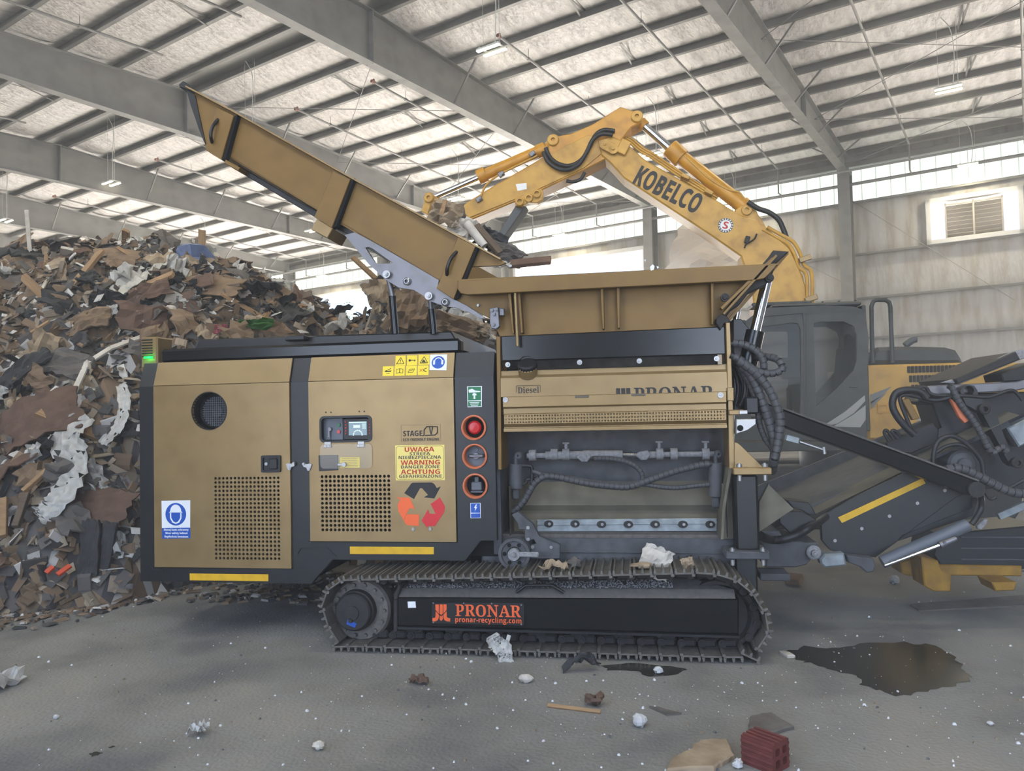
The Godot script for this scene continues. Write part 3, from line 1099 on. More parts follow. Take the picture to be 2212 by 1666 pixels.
func door_leaf(d: Node3D, x0: float, x1: float, y0: float, holes: Array, grid: Array) -> void:
	# the flat leaf with its ports and its perforated field, and the strip that leans back above the bend
	var g := Geo.new()
	var all := holes.duplicate()
	all.append(rect(grid[0], grid[1], grid[2], grid[3]))
	g.frame_plate(rect(x0, y0, x1, 1.842), all, -5.23, -5.205)
	perforate(g, grid[0], grid[1], grid[2], grid[3], grid[4], grid[5], grid[6], -5.222, -5.205)
	g.plate(rect(x0, 0.0, x1, 0.186), 0.0, 0.015, slant(-5.22))
	put("leaf", g, M.gold, d)


func build_shredder() -> void:
	machine_materials()
	var s := thing("shredder", "tan and black tracked waste shredder with raised chute, in the middle", "shredder", Vector3.ZERO)
	shredder_body(s)
	shredder_signs(s)
	shredder_right(s)
	shredder_hopper(s)
	shredder_chute(s)
	shredder_track(s)
	shredder_conveyor(s)


func shredder_body(s: Node3D) -> void:
	# black frame round the two doors
	var g := Geo.new()
	var outline := PackedVector2Array([Vector2(-3.681, 0.384), Vector2(-2.33, 0.384), Vector2(-2.165, 0.559), Vector2(-1.19, 0.559), Vector2(-1.075, 0.701), Vector2(-0.96, 0.701), Vector2(-0.96, 1.842), Vector2(-3.681, 1.842)])
	g.frame_plate(outline, [rect(-3.562, 0.487, -2.465, 1.835), rect(-2.331, 0.685, -1.238, 1.835), circle(Vector2(-1.106, 1.488), 0.076), circle(Vector2(-1.103, 1.287), 0.076), circle(Vector2(-1.104, 1.08), 0.076)], -5.28, -5.22)
	# posts of the leaning strip
	for x in [[-3.681, -3.562], [-2.465, -2.331], [-1.238, -0.96]]:
		g.plate(rect(x[0], 0.0, x[1], 0.19), -0.05, 0.0, slant(-5.22))
	put("body_frame", g, M.black_satin, s)
	g = Geo.new()
	# the enclosure behind: a closed shell with a dark inside
	g.plate(PackedVector2Array([Vector2(-3.675, 0.40), Vector2(-2.34, 0.40), Vector2(-2.18, 0.57), Vector2(-0.97, 0.57), Vector2(-0.97, 2.02), Vector2(-3.675, 2.02)]), -7.4, -5.34)
	put("enclosure", g, M.void, s)
	# roof rail and deck
	g = Geo.new()
	g.cbox(Vector3(-2.378, 2.075, -5.34), Vector3(2.345, 0.105, 0.12), 0.02)
	g.cbox(Vector3(-3.66, 1.98, -6.4), Vector3(0.04, 0.2, 2.0), 0.01)
	put("roof_rail", g, M.black_gloss, s)
	g = Geo.new()
	g.plate(PackedVector2Array([Vector2(-3.42, 2.06), Vector2(-3.36, 2.215), Vector2(-1.32, 2.2), Vector2(-1.24, 2.06)]), -7.3, -5.48, Transform3D(), 0.01)
	put("engine_cover", g, M.black_satin, s)
	g = Geo.new()
	g.cbox(Vector3(-2.508, 2.185, -5.42), Vector3(0.16, 0.04, 0.08), 0.008)
	put("latch_block", g, M.plastic_black, s)
	# lower left corner seams
	g = Geo.new()
	g.tube([Vector3(-3.675, 0.508, -5.217), Vector3(-3.6, 0.512, -5.217), Vector3(-3.572, 0.475, -5.217), Vector3(-3.49, 0.468, -5.217)], 0.004, 6)
	put("weld_seam", g, M.black_satin, s)
	g = Geo.new()
	g.tube([Vector3(-2.43, 0.6, -5.217), Vector3(-2.4, 0.64, -5.217), Vector3(-2.2, 0.642, -5.217), Vector3(-2.165, 0.61, -5.217), Vector3(-2.13, 0.58, -5.217)], 0.004, 6)
	put("weld_seam", g, M.black_satin, s)
	# yellow tapes
	sheet_of(PackedVector2Array([Vector2(-3.279, 0.447), Vector2(-2.656, 0.448), Vector2(-2.657, 0.398), Vector2(-3.279, 0.396)]), -5.2195, 0.002, "reflective_tape", M.tape_yellow, s)
	sheet_of(PackedVector2Array([Vector2(-2.031, 0.653), Vector2(-1.412, 0.654), Vector2(-1.413, 0.602), Vector2(-2.031, 0.6)]), -5.2195, 0.002, "reflective_tape", M.tape_yellow, s)
	# warning lamp box on the top left corner
	var lamp := group_node("beacon_housing", s)
	g = Geo.new()
	var bx0: float = -3.74
	var bx1: float = -3.6
	var by0: float = 1.986
	var by1: float = 2.231
	g.cbox(Vector3((bx0 + bx1) * 0.5, (by0 + by1) * 0.5, -5.42), Vector3(bx1 - bx0, by1 - by0, 0.2), 0.012)
	g.hexa(Vector3((bx0 + bx1) * 0.5, by0 - 0.03, -5.4), Vector3((bx1 - bx0) * 0.6, 0.07, 0.14), Basis(), Vector2(1.6, 1.3))
	put("case", g, M.gold, lamp)
	for i in 7:
		g = Geo.new()
		g.cbox(Vector3((bx0 + bx1) * 0.5 - 0.012, by1 - 0.025 - i * 0.021, -5.317), Vector3((bx1 - bx0) * 0.62, 0.009, 0.012), 0.002)
		put("slot", g, M.plastic_black, lamp)
	g = Geo.new()
	g.cbox(Vector3((bx0 + bx1) * 0.5, by0 + 0.085, -5.314), Vector3((bx1 - bx0) * 0.55, 0.018, 0.012), 0.004)
	put("green_light", g, M.beacon_green_light, lamp)
	var gl := OmniLight3D.new()
	gl.name = "green_light_glow"
	gl.light_color = Color(0.1, 1.0, 0.35)
	gl.light_energy = 0.01
	gl.omni_range = 6.0
	gl.shadow_enabled = true
	lamp.add_child(gl)
	gl.position = Vector3((bx0 + bx1) * 0.5, by0 + 0.085, -5.29)
	# first door
	var d := group_node("door", s)
	note(d, "large tan door with a round port")
	var port: Vector2 = Vector2(-3.103, 1.648)
	door_leaf(d, -3.555, -2.472, 0.494, [circle(port, 0.138, 36)], [-3.073, 0.549, -2.55, 1.164, 17, 20, 0.0105])
	g = Geo.new()
	g.lathe(Vector3(port.x, port.y, -5.205), Vector3.BACK, [Vector2(0.138, -0.11), Vector2(0.138, 0.004), Vector2(0.143, 0.004), Vector2(0.143, -0.01)], 40)
	put("port_rim", g, M.black_satin, d)
	g = Geo.new()
	g.lathe(Vector3(port.x + 0.012, port.y - 0.005, -5.3), Vector3.BACK, [Vector2(0.05, 0.012), Vector2(0.055, 0.004), Vector2(0.11, 0.004), Vector2(0.125, 0.03), Vector2(0.132, 0.0)], 36)
	g.cyl(Vector3(port.x + 0.012, port.y - 0.005, -5.31), Vector3(port.x + 0.012, port.y - 0.005, -5.286), 0.05, 0.045, 24)
	put("fan_hub", g, M.rubber, d)
	g = Geo.new()
	for i in range(-6, 7):
		var q := i * 0.017
		var h := sqrt(maxf(0.0, 0.115 * 0.115 - q * q))
		g.cbox(Vector3(port.x + 0.012 + q, port.y - 0.005, -5.285), Vector3(0.003, h * 2.0, 0.003), 0.0005)
		g.cbox(Vector3(port.x + 0.012, port.y - 0.005 + q, -5.283), Vector3(h * 2.0, 0.003, 0.003), 0.0005)
	put("fan_grille", g, M.plastic_grey, d)
	paddle(d, Vector2(-2.614, 1.252))
	# second door
	d = group_node("door", s)
	note(d, "tan door with a control screen and warning signs")
	var win := PackedVector2Array([Vector2(-2.043, 1.495), Vector2(-4.864, 4.94)])
	var wc: Vector2 = win[0]
	door_leaf(d, -2.324, -1.245, 0.692, [rounded(wc, Vector2(0.375, 0.172), 0.03)], [-2.244, 0.758, -1.714, 1.17, 17, 13, 0.0115])
	control_window(d, wc)
	# hinge hooks between the doors
	hook(s, Vector2(-2.465, 1.238), 1.0)
	hook(s, Vector2(-2.337, 1.233), -1.0)
	# three ringed recesses in the black post
	var spots := [Vector2(-1.106, 1.488), Vector2(-1.103, 1.287), Vector2(-1.104, 1.08)]
	for i in 3:
		var c: Vector2 = spots[i]
		var r := group_node("switch_recess", s)
		g = Geo.new()
		g.lathe(Vector3(c.x, c.y, -5.22), Vector3.BACK, [Vector2(0.074, -0.07), Vector2(0.074, 0.012), Vector2(0.08, 0.02), Vector2(0.088, 0.018), Vector2(0.089, 0.0)], 36)
		put("rim_ring", g, M.ring_orange, r)
		g = Geo.new()
		g.cyl(Vector3(c.x, c.y, -5.3), Vector3(c.x, c.y, -5.278), 0.074, -1, 28)
		put("recess_back", g, M.void if i != 1 else M.plastic_grey, r)
		g = Geo.new()
		if i == 0:
			g.lathe(Vector3(c.x, c.y, -5.275), Vector3.BACK, [Vector2(0.02, 0), Vector2(0.02, 0.02), Vector2(0.046, 0.022), Vector2(0.048, 0.035), Vector2(0.036, 0.048), Vector2(0.0, 0.052)], 24)
			put("stop_button", g, M.button_red, r)
		elif i == 1:
			g.cbox(Vector3(c.x, c.y, -5.262), Vector3(0.11, 0.026, 0.024), 0.008)
			g.cyl(Vector3(c.x, c.y, -5.278), Vector3(c.x, c.y, -5.255), 0.024, 0.022, 16)
			g.ring(Vector3(c.x, c.y + 0.043, -5.278), Vector3.BACK, 0.006, 0.013, 0.008, 14)
			put("key_switch", g, M.steel, r)
		else:
			g.cbox(Vector3(c.x, c.y - 0.005, -5.262), Vector3(0.075, 0.06, 0.03), 0.006)
			g.cbox(Vector3(c.x, c.y + 0.04, -5.268), Vector3(0.03, 0.04, 0.02), 0.004)
			g.cbox(Vector3(c.x, c.y - 0.045, -5.265), Vector3(0.09, 0.014, 0.02), 0.004)
			put("power_socket", g, M.plastic_grey, r)


func paddle(d: Node3D, c: Vector2) -> void:
	var g := Geo.new()
	g.plate(rounded(c, Vector2(0.148, 0.124), 0.012), -5.206, -5.196, Transform3D(), 0.003)
	g.frame_plate(rounded(c, Vector2(0.148, 0.124), 0.012), [rounded(c, Vector2(0.118, 0.094), 0.01)], -5.197, -5.185)
	var o := put("latch", g, M.plastic_black, d)
	o.name = "latch"
	g = Geo.new()
	g.cbox(Vector3(c.x + 0.02, c.y, -5.19), Vector3(0.065, 0.078, 0.014), 0.006)
	put("latch_paddle", g, M.black_satin, d)
	g = Geo.new()
	g.cyl(Vector3(c.x - 0.036, c.y, -5.198), Vector3(c.x - 0.036, c.y, -5.188), 0.012, -1, 14)
	put("lock_cylinder", g, M.zinc, d)


func hook(s: Node3D, c: Vector2, side: float) -> void:
	var g := Geo.new()
	var t := Transform3D(Basis.from_scale(Vector3(side, 1, 1)), Vector3(c.x, c.y, 0))
	g.plate(PackedVector2Array([Vector2(-0.036, 0.012), Vector2(-0.03, -0.01), Vector2(-0.02, -0.034), Vector2(-0.002, -0.036), Vector2(0.008, -0.012), Vector2(0.03, -0.006), Vector2(0.036, 0.016), Vector2(0.026, 0.028), Vector2(0.01, 0.014), Vector2(-0.02, 0.018)]), -5.215, -5.195, t, 0.002)
	g.cyl(Vector3(c.x + 0.026 * side, c.y + 0.016, -5.196), Vector3(c.x + 0.026 * side, c.y + 0.016, -5.187), 0.009, -1, 10)
	g.cyl(Vector3(c.x - 0.012 * side, c.y - 0.016, -5.196), Vector3(c.x - 0.012 * side, c.y - 0.016, -5.19), 0.01, -1, 10)
	put("striker_hook", g, M.zinc, s)


func control_window(d: Node3D, c: Vector2) -> void:
	var g := Geo.new()
	g.frame_plate(rounded(c, Vector2(0.395, 0.192), 0.035), [rounded(c, Vector2(0.365, 0.162), 0.028)], -5.23, -5.198)
	put("window_frame", g, M.plastic_black, d)
	g = Geo.new()
	g.cbox(Vector3(c.x - 0.115, c.y, -5.262), Vector3(0.15, 0.16, 0.02), 0.003)
	put("key_panel", g, M.plastic_grey, d)
	g = Geo.new()
	g.cbox(Vector3(c.x + 0.075, c.y - 0.003, -5.255), Vector3(0.225, 0.158, 0.03), 0.006)
	put("display_case", g, M.plastic_black, d)
	g = Geo.new()
	g.cbox(Vector3(c.x + 0.077, c.y + 0.002, -5.24), Vector3(0.138, 0.1, 0.004), 0.001)
	put("display_screen", g, M.screen_glow, d)
	g = Geo.new()
	g.cbox(Vector3(c.x + 0.077, c.y + 0.046, -5.2375), Vector3(0.13, 0.008, 0.002), 0.0005)
	g.cbox(Vector3(c.x + 0.07, c.y + 0.016, -5.2375), Vector3(0.05, 0.02, 0.002), 0.0005)
	for i in 6:
		g.cbox(Vector3(c.x + 0.125, c.y + 0.035 - i * 0.007, -5.2375), Vector3(0.028, 0.003, 0.002), 0.0005)
	for i in 9:
		var a := PI * i / 8.0
		g.cbox(Vector3(c.x + 0.077 + cos(a) * 0.033, c.y - 0.045 + sin(a) * 0.033, -5.2375), Vector3(0.009, 0.009, 0.002), 0.0005, Basis(Vector3.BACK, a))
	put("screen_graphics_display", g, M.screen_light, d)
	for side in [-1, 1]:
		for i in 5:
			g = Geo.new()
			g.cyl(Vector3(c.x + 0.077 + side * 0.09, c.y + 0.05 - i * 0.021, -5.242), Vector3(c.x + 0.077 + side * 0.09, c.y + 0.05 - i * 0.021, -5.235), 0.006, -1, 8)
			put("menu_button", g, M.print_red, d)
	g = Geo.new()
	g.cyl(Vector3(c.x - 0.07, c.y + 0.028, -5.253), Vector3(c.x - 0.07, c.y + 0.028, -5.24), 0.013, -1, 16)
	put("start_button", g, M.button_green, d)
	g = Geo.new()
	g.cyl(Vector3(c.x - 0.07, c.y - 0.02, -5.253), Vector3(c.x - 0.07, c.y - 0.02, -5.24), 0.013, -1, 16)
	put("stop_button", g, M.button_red, d)
	g = Geo.new()
	g.cyl(Vector3(c.x - 0.132, c.y, -5.252), Vector3(c.x - 0.132, c.y, -5.225), 0.013, -1, 14)
	g.cbox(Vector3(c.x - 0.14, c.y - 0.035, -5.232), Vector3(0.014, 0.05, 0.006), 0.002)
	g.ring(Vector3(c.x - 0.142, c.y - 0.06, -5.232), Vector3.BACK, 0.008, 0.013, 0.004, 12)
	put("ignition_key", g, M.steel, d)
	# the clear lid folded down below, its two hinges, a box and a label
	for x in [708, 780]:
		var h: Vector2 = Vector2(-2.179, 1.374) if x == 708 else Vector2(-1.928, 1.374)
		g = Geo.new()
		g.cbox(Vector3(h.x, h.y, -5.197), Vector3(0.06, 0.024, 0.012), 0.003)
		g.cyl(Vector3(h.x - 0.014, h.y, -5.192), Vector3(h.x - 0.014, h.y, -5.186), 0.007, -1, 10)
		g.cyl(Vector3(h.x + 0.014, h.y, -5.192), Vector3(h.x + 0.014, h.y, -5.186), 0.007, -1, 10)
		g.cbox(Vector3(h.x, h.y + 0.02, -5.199), Vector3(0.05, 0.022, 0.006), 0.002)
		put("lid_hinge", g, M.zinc, d)
	var lid: Vector2 = Vector2(-2.04, 1.3)
	sheet_of(rounded(lid, Vector2(0.39, 0.175), 0.03), -5.193, 0.004, "clear_lid", M.clear_plastic, d)
	sheet_of(PackedVector2Array([Vector2(-2.251, 1.309), Vector2(-2.103, 1.31), Vector2(-2.105, 1.201), Vector2(-2.249, 1.195)]), -5.204, 0.006, "lid_lock_plate", M.black_satin, d)
	sheet_of(PackedVector2Array([Vector2(-2.09, 1.293), Vector2(-1.94, 1.292), Vector2(-1.941, 1.216), Vector2(-2.091, 1.217)]), -5.204, 0.003, "instruction_label", M.sign_yellow, d)
	for i in 5:
		g = Geo.new()
		var q: Vector2 = Vector2(-2.017, 1.283)
		g.cbox(Vector3(q.x, q.y - i * 0.013, -5.2005), Vector3(0.12, 0.003, 0.001), 0.0002)
		put("label_line", g, M.print_grey, d)
	g = Geo.new()
	var k: Vector2 = Vector2(-2.068, 1.242)
	g.cbox(Vector3(k.x, k.y, -5.18), Vector3(0.06, 0.02, 0.008), 0.004)
	g.cyl(Vector3(k.x + 0.018, k.y, -5.19), Vector3(k.x + 0.018, k.y, -5.172), 0.016, -1, 14)
	put("lid_latch", g, M.zinc, d)


func shredder_signs(s: Node3D) -> void:
	var d: Node3D = null
	var doors := []
	for c in s.get_children():
		if c.name.begins_with("door"):
			doors.append(c)
	d = doors[0]
	var z := -5.2045
	# helmet sign
	sheet_of(PackedVector2Array([Vector2(-3.494, 0.986), Vector2(-3.261, 0.989), Vector2(-3.263, 0.787), Vector2(-3.492, 0.783)]), z, 0.0012, "helmet_sign", M.sign_white, d)
	sheet_of(PackedVector2Array([Vector2(-3.492, 0.783), Vector2(-3.263, 0.787), Vector2(-3.262, 0.709), Vector2(-3.49, 0.704)]), z, 0.0014, "helmet_sign_caption", M.sign_blue, d)
	var hc: Vector2 = Vector2(-3.378, 0.886)
	sheet_of(circle(hc, 0.084, 32), z, 0.002, "sign_disc", M.sign_blue, d)
	var dome := PackedVector2Array()
	for i in 13:
		dome.append(hc + Vector2(cos(PI * i / 12.0) * 0.045, 0.022 + sin(PI * i / 12.0) * 0.05))
	dome.append(hc + Vector2(-0.058, 0.012))
	dome.append(hc + Vector2(0.058, 0.012))
	sheet_of(dome, z, 0.0028, "helmet_mark", M.sign_white, d)
	var jaw := PackedVector2Array([hc + Vector2(-0.047, 0.01), hc + Vector2(-0.047, -0.03), hc + Vector2(-0.028, -0.062), hc + Vector2(0.0, -0.073), hc + Vector2(0.028, -0.062), hc + Vector2(0.047, -0.03), hc + Vector2(0.047, 0.01), hc + Vector2(0.036, 0.01), hc + Vector2(0.036, -0.026), hc + Vector2(0.02, -0.052), hc + Vector2(0.0, -0.062), hc + Vector2(-0.02, -0.052), hc + Vector2(-0.036, -0.026), hc + Vector2(-0.036, 0.01)])
	sheet_of(jaw, z, 0.0028, "face_mark", M.sign_white, d)
	letters("Stosuj kask ochronny", "lettering", Vector3(-3.375, 0.77, -5.202), 0.02, 0.2, M.sign_white, d)
	letters("Wear safety helmet", "lettering", Vector3(-3.373, 0.745, -5.202), 0.02, 0.18, M.sign_white, d)
	letters("Kopfschutz benutzen", "lettering", Vector3(-3.374, 0.719, -5.202), 0.02, 0.19, M.sign_white, d)
	# second door: pictograms on the leaning strip
	d = doors[1]
	var tr := slant(-5.22).translated_local(Vector3(0, 0, 0.0155))
	var tiles := [
		PackedVector2Array([Vector2(-1.68, 0.175), Vector2(-1.604, 0.175), Vector2(-1.599, 0.097), Vector2(-1.677, 0.097)]), PackedVector2Array([Vector2(-1.595, 0.176), Vector2(-1.518, 0.174), Vector2(-1.514, 0.097), Vector2(-1.59, 0.097)]), PackedVector2Array([Vector2(-1.51, 0.177), Vector2(-1.428, 0.175), Vector2(-1.424, 0.098), Vector2(-1.505, 0.098)]),
		PackedVector2Array([Vector2(-1.768, 0.096), Vector2(-1.688, 0.096), Vector2(-1.684, 0.02), Vector2(-1.765, 0.022)]), PackedVector2Array([Vector2(-1.681, 0.096), Vector2(-1.604, 0.095), Vector2(-1.6, 0.02), Vector2(-1.677, 0.02)]), PackedVector2Array([Vector2(-1.596, 0.096), Vector2(-1.515, 0.094), Vector2(-1.512, 0.02), Vector2(-1.593, 0.02)]), PackedVector2Array([Vector2(-1.509, 0.095), Vector2(-1.429, 0.094), Vector2(-1.425, 0.019), Vector2(-1.504, 0.02)])]
	for i in tiles.size():
		var g := Geo.new()
		g.plate(tiles[i], 0.0, 0.0015, tr)
		put("warning_label", g, M.sign_yellow, d)
		var c := Vector2.ZERO
		for p in tiles[i]:
			c += p * 0.25
		pictogram(d, i, c, tr.translated_local(Vector3(0, 0, 0.0015)))
	var g2 := Geo.new()
	var ear := PackedVector2Array([Vector2(-1.424, 0.175), Vector2(-1.299, 0.173), Vector2(-1.297, 0.051), Vector2(-1.421, 0.057)])
	g2.plate(ear, 0.0, 0.0015, tr)
	put("hearing_sign", g2, M.sign_white, d)
	var ec := (ear[0] + ear[1] + ear[2] + ear[3]) * 0.25
	g2 = Geo.new()
	g2.plate(circle(ec, 0.048, 28), 0.0, 0.0025, tr)
	put("sign_disc", g2, M.sign_blue, d)
	g2 = Geo.new()
	g2.plate(PackedVector2Array([ec + Vector2(-0.022, 0.02), ec + Vector2(-0.02, -0.02), ec + Vector2(0.0, -0.038), ec + Vector2(0.02, -0.02), ec + Vector2(0.022, 0.02), ec + Vector2(0.012, 0.032), ec + Vector2(-0.012, 0.032)]), 0.0, 0.003, tr)
	put("head_mark", g2, M.sign_blue, d)
	g2 = Geo.new()
	for k in [-1, 1]:
		g2.plate(rounded(ec + Vector2(0.03 * k, 0.0), Vector2(0.014, 0.036), 0.006), 0.0, 0.0034, tr)
	for i in 8:
		var p := PI * i / 8.0
		var q := PI * (i + 1) / 8.0
		g2.plate(PackedVector2Array([ec + Vector2(cos(p), sin(p)) * Vector2(0.032, 0.038), ec + Vector2(cos(q), sin(q)) * Vector2(0.032, 0.038), ec + Vector2(cos(q), sin(q)) * Vector2(0.026, 0.031), ec + Vector2(cos(p), sin(p)) * Vector2(0.026, 0.031)]), 0.0, 0.0034, tr)
	put("ear_muff_mark", g2, M.sign_white, d)
	# engine badge
	var bz := -5.2045
	var g := Geo.new()
	var b0: Vector2 = Vector2(-1.631, 1.399)
	var b1: Vector2 = Vector2(-1.343, 1.515)
	for e in [[b0.x, b0.y, b1.x, b0.y + 0.0015], [b0.x, b1.y - 0.0015, b1.x, b1.y], [b0.x, b0.y, b0.x + 0.0015, b1.y], [b1.x - 0.0015, b0.y, b1.x, b1.y]]:
		g.plate(rect(e[0], e[1], e[2], e[3]), bz, bz + 0.001)
	put("badge_border", g, M.print_grey, d)
	letters("STAGE", "lettering", Vector3(-1.546, 1.455, -5.203), 0.04, 0.14, M.print_dark, d)
	letters("ECO FRIENDLY ENGINE", "lettering", Vector3(-1.486, 1.412, -5.203), 0.018, 0.262, M.print_dark, d)
	letters("V", "lettering", Vector3(-1.412, 1.471, -5.203), 0.05, 0.03, M.print_dark, d, "Droid Sans", true, Basis(), true)
	g = Geo.new()
	var leaf: Array = [Vector3(-1.474, 1.436, -5.203), Vector3(-1.464, 1.442, -5.203), Vector3(-1.463, 1.478, -5.203), Vector3(-1.442, 1.501, -5.203), Vector3(-1.365, 1.499, -5.203), Vector3(-1.366, 1.457, -5.203), Vector3(-1.383, 1.441, -5.203), Vector3(-1.457, 1.439, -5.203)]
	g.tube(leaf, 0.004, 5)
	put("badge_leaf", g, M.print_dark, d)
	# danger zone notice
	var n0: Vector2 = Vector2(-1.677, 1.124)
	var n1: Vector2 = Vector2(-1.318, 1.372)
	sheet_of(rect(n0.x, n0.y, n1.x, n1.y), bz, 0.0012, "danger_notice", M.sign_cream, d)
	g = Geo.new()
	g.frame_plate(rounded((n0 + n1) * 0.5, (n1 - n0).abs() - Vector2(0.012, 0.012), 0.02), [rounded((n0 + n1) * 0.5, (n1 - n0).abs() - Vector2(0.016, 0.016), 0.018)], bz, bz + 0.002)
	put("notice_border", g, M.print_dark, d)
	letters("UWAGA", "lettering", Vector3(-1.499, 1.342, -5.202), 0.032, 0.215, M.print_red, d)
	letters("STREFA", "lettering", Vector3(-1.496, 1.311, -5.202), 0.022, 0.15, M.print_grey, d)
	letters("NIEBEZPIECZNA", "lettering", Vector3(-1.497, 1.286, -5.202), 0.023, 0.31, M.print_grey, d)
	letters("WARNING", "lettering", Vector3(-1.495, 1.25, -5.202), 0.032, 0.285, M.print_red, d)
	letters("DANGER ZONE", "lettering", Vector3(-1.496, 1.219, -5.202), 0.022, 0.28, M.print_grey, d)
	letters("ACHTUNG", "lettering", Vector3(-1.495, 1.184, -5.202), 0.032, 0.285, M.print_red, d)
	letters("GEFAHRENZONE", "lettering", Vector3(-1.496, 1.153, -5.202), 0.023, 0.31, M.print_grey, d)
	# recycling arrows
	sheet_of(PackedVector2Array([Vector2(-1.616, 1.034), Vector2(-1.563, 1.102), Vector2(-1.551, 1.107), Vector2(-1.415, 1.108), Vector2(-1.396, 1.097), Vector2(-1.379, 1.068), Vector2(-1.35, 1.08), Vector2(-1.398, 0.995), Vector2(-1.473, 1.004), Vector2(-1.443, 1.021), Vector2(-1.485, 1.068), Vector2(-1.5, 1.068), Vector2(-1.546, 0.992)]), bz, 0.0015, "recycling_arrow", M.print_dark, d)
	sheet_of(PackedVector2Array([Vector2(-1.677, 1.005), Vector2(-1.577, 1.002), Vector2(-1.54, 0.919), Vector2(-1.578, 0.93), Vector2(-1.604, 0.885), Vector2(-1.619, 0.852), Vector2(-1.613, 0.823), Vector2(-1.662, 0.911), Vector2(-1.666, 0.952), Vector2(-1.645, 0.989)]), bz, 0.0015, "recycling_arrow", M.arrow_orange, d)
	sheet_of(PackedVector2Array([Vector2(-1.601, 0.886), Vector2(-1.51, 0.884), Vector2(-1.514, 0.802), Vector2(-1.6, 0.809), Vector2(-1.617, 0.828), Vector2(-1.616, 0.858)]), bz, 0.0014, "recycling_arrow", M.arrow_orange, d)
	sheet_of(PackedVector2Array([Vector2(-1.425, 0.957), Vector2(-1.357, 1.003), Vector2(-1.322, 0.939), Vector2(-1.325, 0.916), Vector2(-1.352, 0.889), Vector2(-1.388, 0.883)]), bz, 0.0014, "recycling_arrow", M.arrow_red, d)
	sheet_of(PackedVector2Array([Vector2(-1.493, 0.84), Vector2(-1.443, 0.922), Vector2(-1.434, 0.889), Vector2(-1.352, 0.887), Vector2(-1.327, 0.91), Vector2(-1.325, 0.904), Vector2(-1.397, 0.803), Vector2(-1.447, 0.803), Vector2(-1.451, 0.788)]), bz, 0.0015, "recycling_arrow", M.arrow_red, d)
	for q in [Vector3(-1.553, 0.782, -5.203), Vector3(-1.429, 0.783, -5.203)]:
		g = Geo.new()
		g.bolt(q, Vector3.BACK, 0.013, 0.008)
		put("door_bolt", g, M.zinc, d)
	for q in [Vector3(-2.192, 1.618, -5.204), Vector3(-2.153, 1.617, -5.204), Vector3(-1.94, 1.619, -5.204), Vector3(-1.902, 1.618, -5.204)]:
		g = Geo.new()
		g.cyl(q, q + Vector3(0, 0, 0.001), 0.006, -1, 8)
		put("rivet_hole", g, M.print_dark, d)
	# signs on the black post
	var pz := -5.2195
	sheet_of(PackedVector2Array([Vector2(-1.15, 1.778), Vector2(-1.043, 1.778), Vector2(-1.047, 1.632), Vector2(-1.149, 1.631)]), pz, 0.0012, "emergency_stop_sign", M.sign_white, s)
	sheet_of(PackedVector2Array([Vector2(-1.145, 1.774), Vector2(-1.049, 1.773), Vector2(-1.051, 1.678), Vector2(-1.145, 1.678)]), pz, 0.0018, "sign_field", M.sign_green, s)
	sheet_of(PackedVector2Array([Vector2(-1.145, 1.674), Vector2(-1.051, 1.673), Vector2(-1.051, 1.636), Vector2(-1.146, 1.636)]), pz, 0.0018, "sign_field", M.sign_green, s)
	sheet_of(PackedVector2Array([Vector2(-1.14, 1.754), Vector2(-1.113, 1.761), Vector2(-1.09, 1.747), Vector2(-1.054, 1.743), Vector2(-1.057, 1.736), Vector2(-1.09, 1.733), Vector2(-1.137, 1.733)]), pz, 0.0024, "hand_mark", M.sign_white, s)
	sheet_of(PackedVector2Array([Vector2(-1.113, 1.714), Vector2(-1.111, 1.726), Vector2(-1.1, 1.732), Vector2(-1.084, 1.725), Vector2(-1.081, 1.714), Vector2(-1.092, 1.713), Vector2(-1.091, 1.688), Vector2(-1.105, 1.689), Vector2(-1.104, 1.713)]), pz, 0.0024, "button_mark", M.sign_white, s)
	for i in 3:
		g = Geo.new()
		var q: Vector2 = Vector2(-1.099, 1.664)
		g.cbox(Vector3(q.x, q.y - i * 0.011, -5.217), Vector3(0.07 - 0.01 * i, 0.004, 0.001), 0.0002)
		put("sign_line", g, M.sign_white, s)
	sheet_of(PackedVector2Array([Vector2(-1.143, 0.961), Vector2(-1.07, 0.962), Vector2(-1.071, 0.856), Vector2(-1.144, 0.855)]), pz, 0.0012, "voltage_sign", M.sign_white, s)
	sheet_of(PackedVector2Array([Vector2(-1.14, 0.958), Vector2(-1.074, 0.959), Vector2(-1.074, 0.893), Vector2(-1.14, 0.893)]), pz, 0.0018, "sign_field", M.sign_blue, s)
	sheet_of(PackedVector2Array([Vector2(-1.141, 0.888), Vector2(-1.074, 0.89), Vector2(-1.074, 0.859), Vector2(-1.14, 0.858)]), pz, 0.0018, "sign_field", M.sign_blue, s)
	sheet_of(PackedVector2Array([Vector2(-1.103, 0.952), Vector2(-1.117, 0.927), Vector2(-1.107, 0.927), Vector2(-1.113, 0.903), Vector2(-1.094, 0.934), Vector2(-1.104, 0.934), Vector2(-1.094, 0.951)]), pz, 0.0024, "flash_mark", M.sign_white, s)


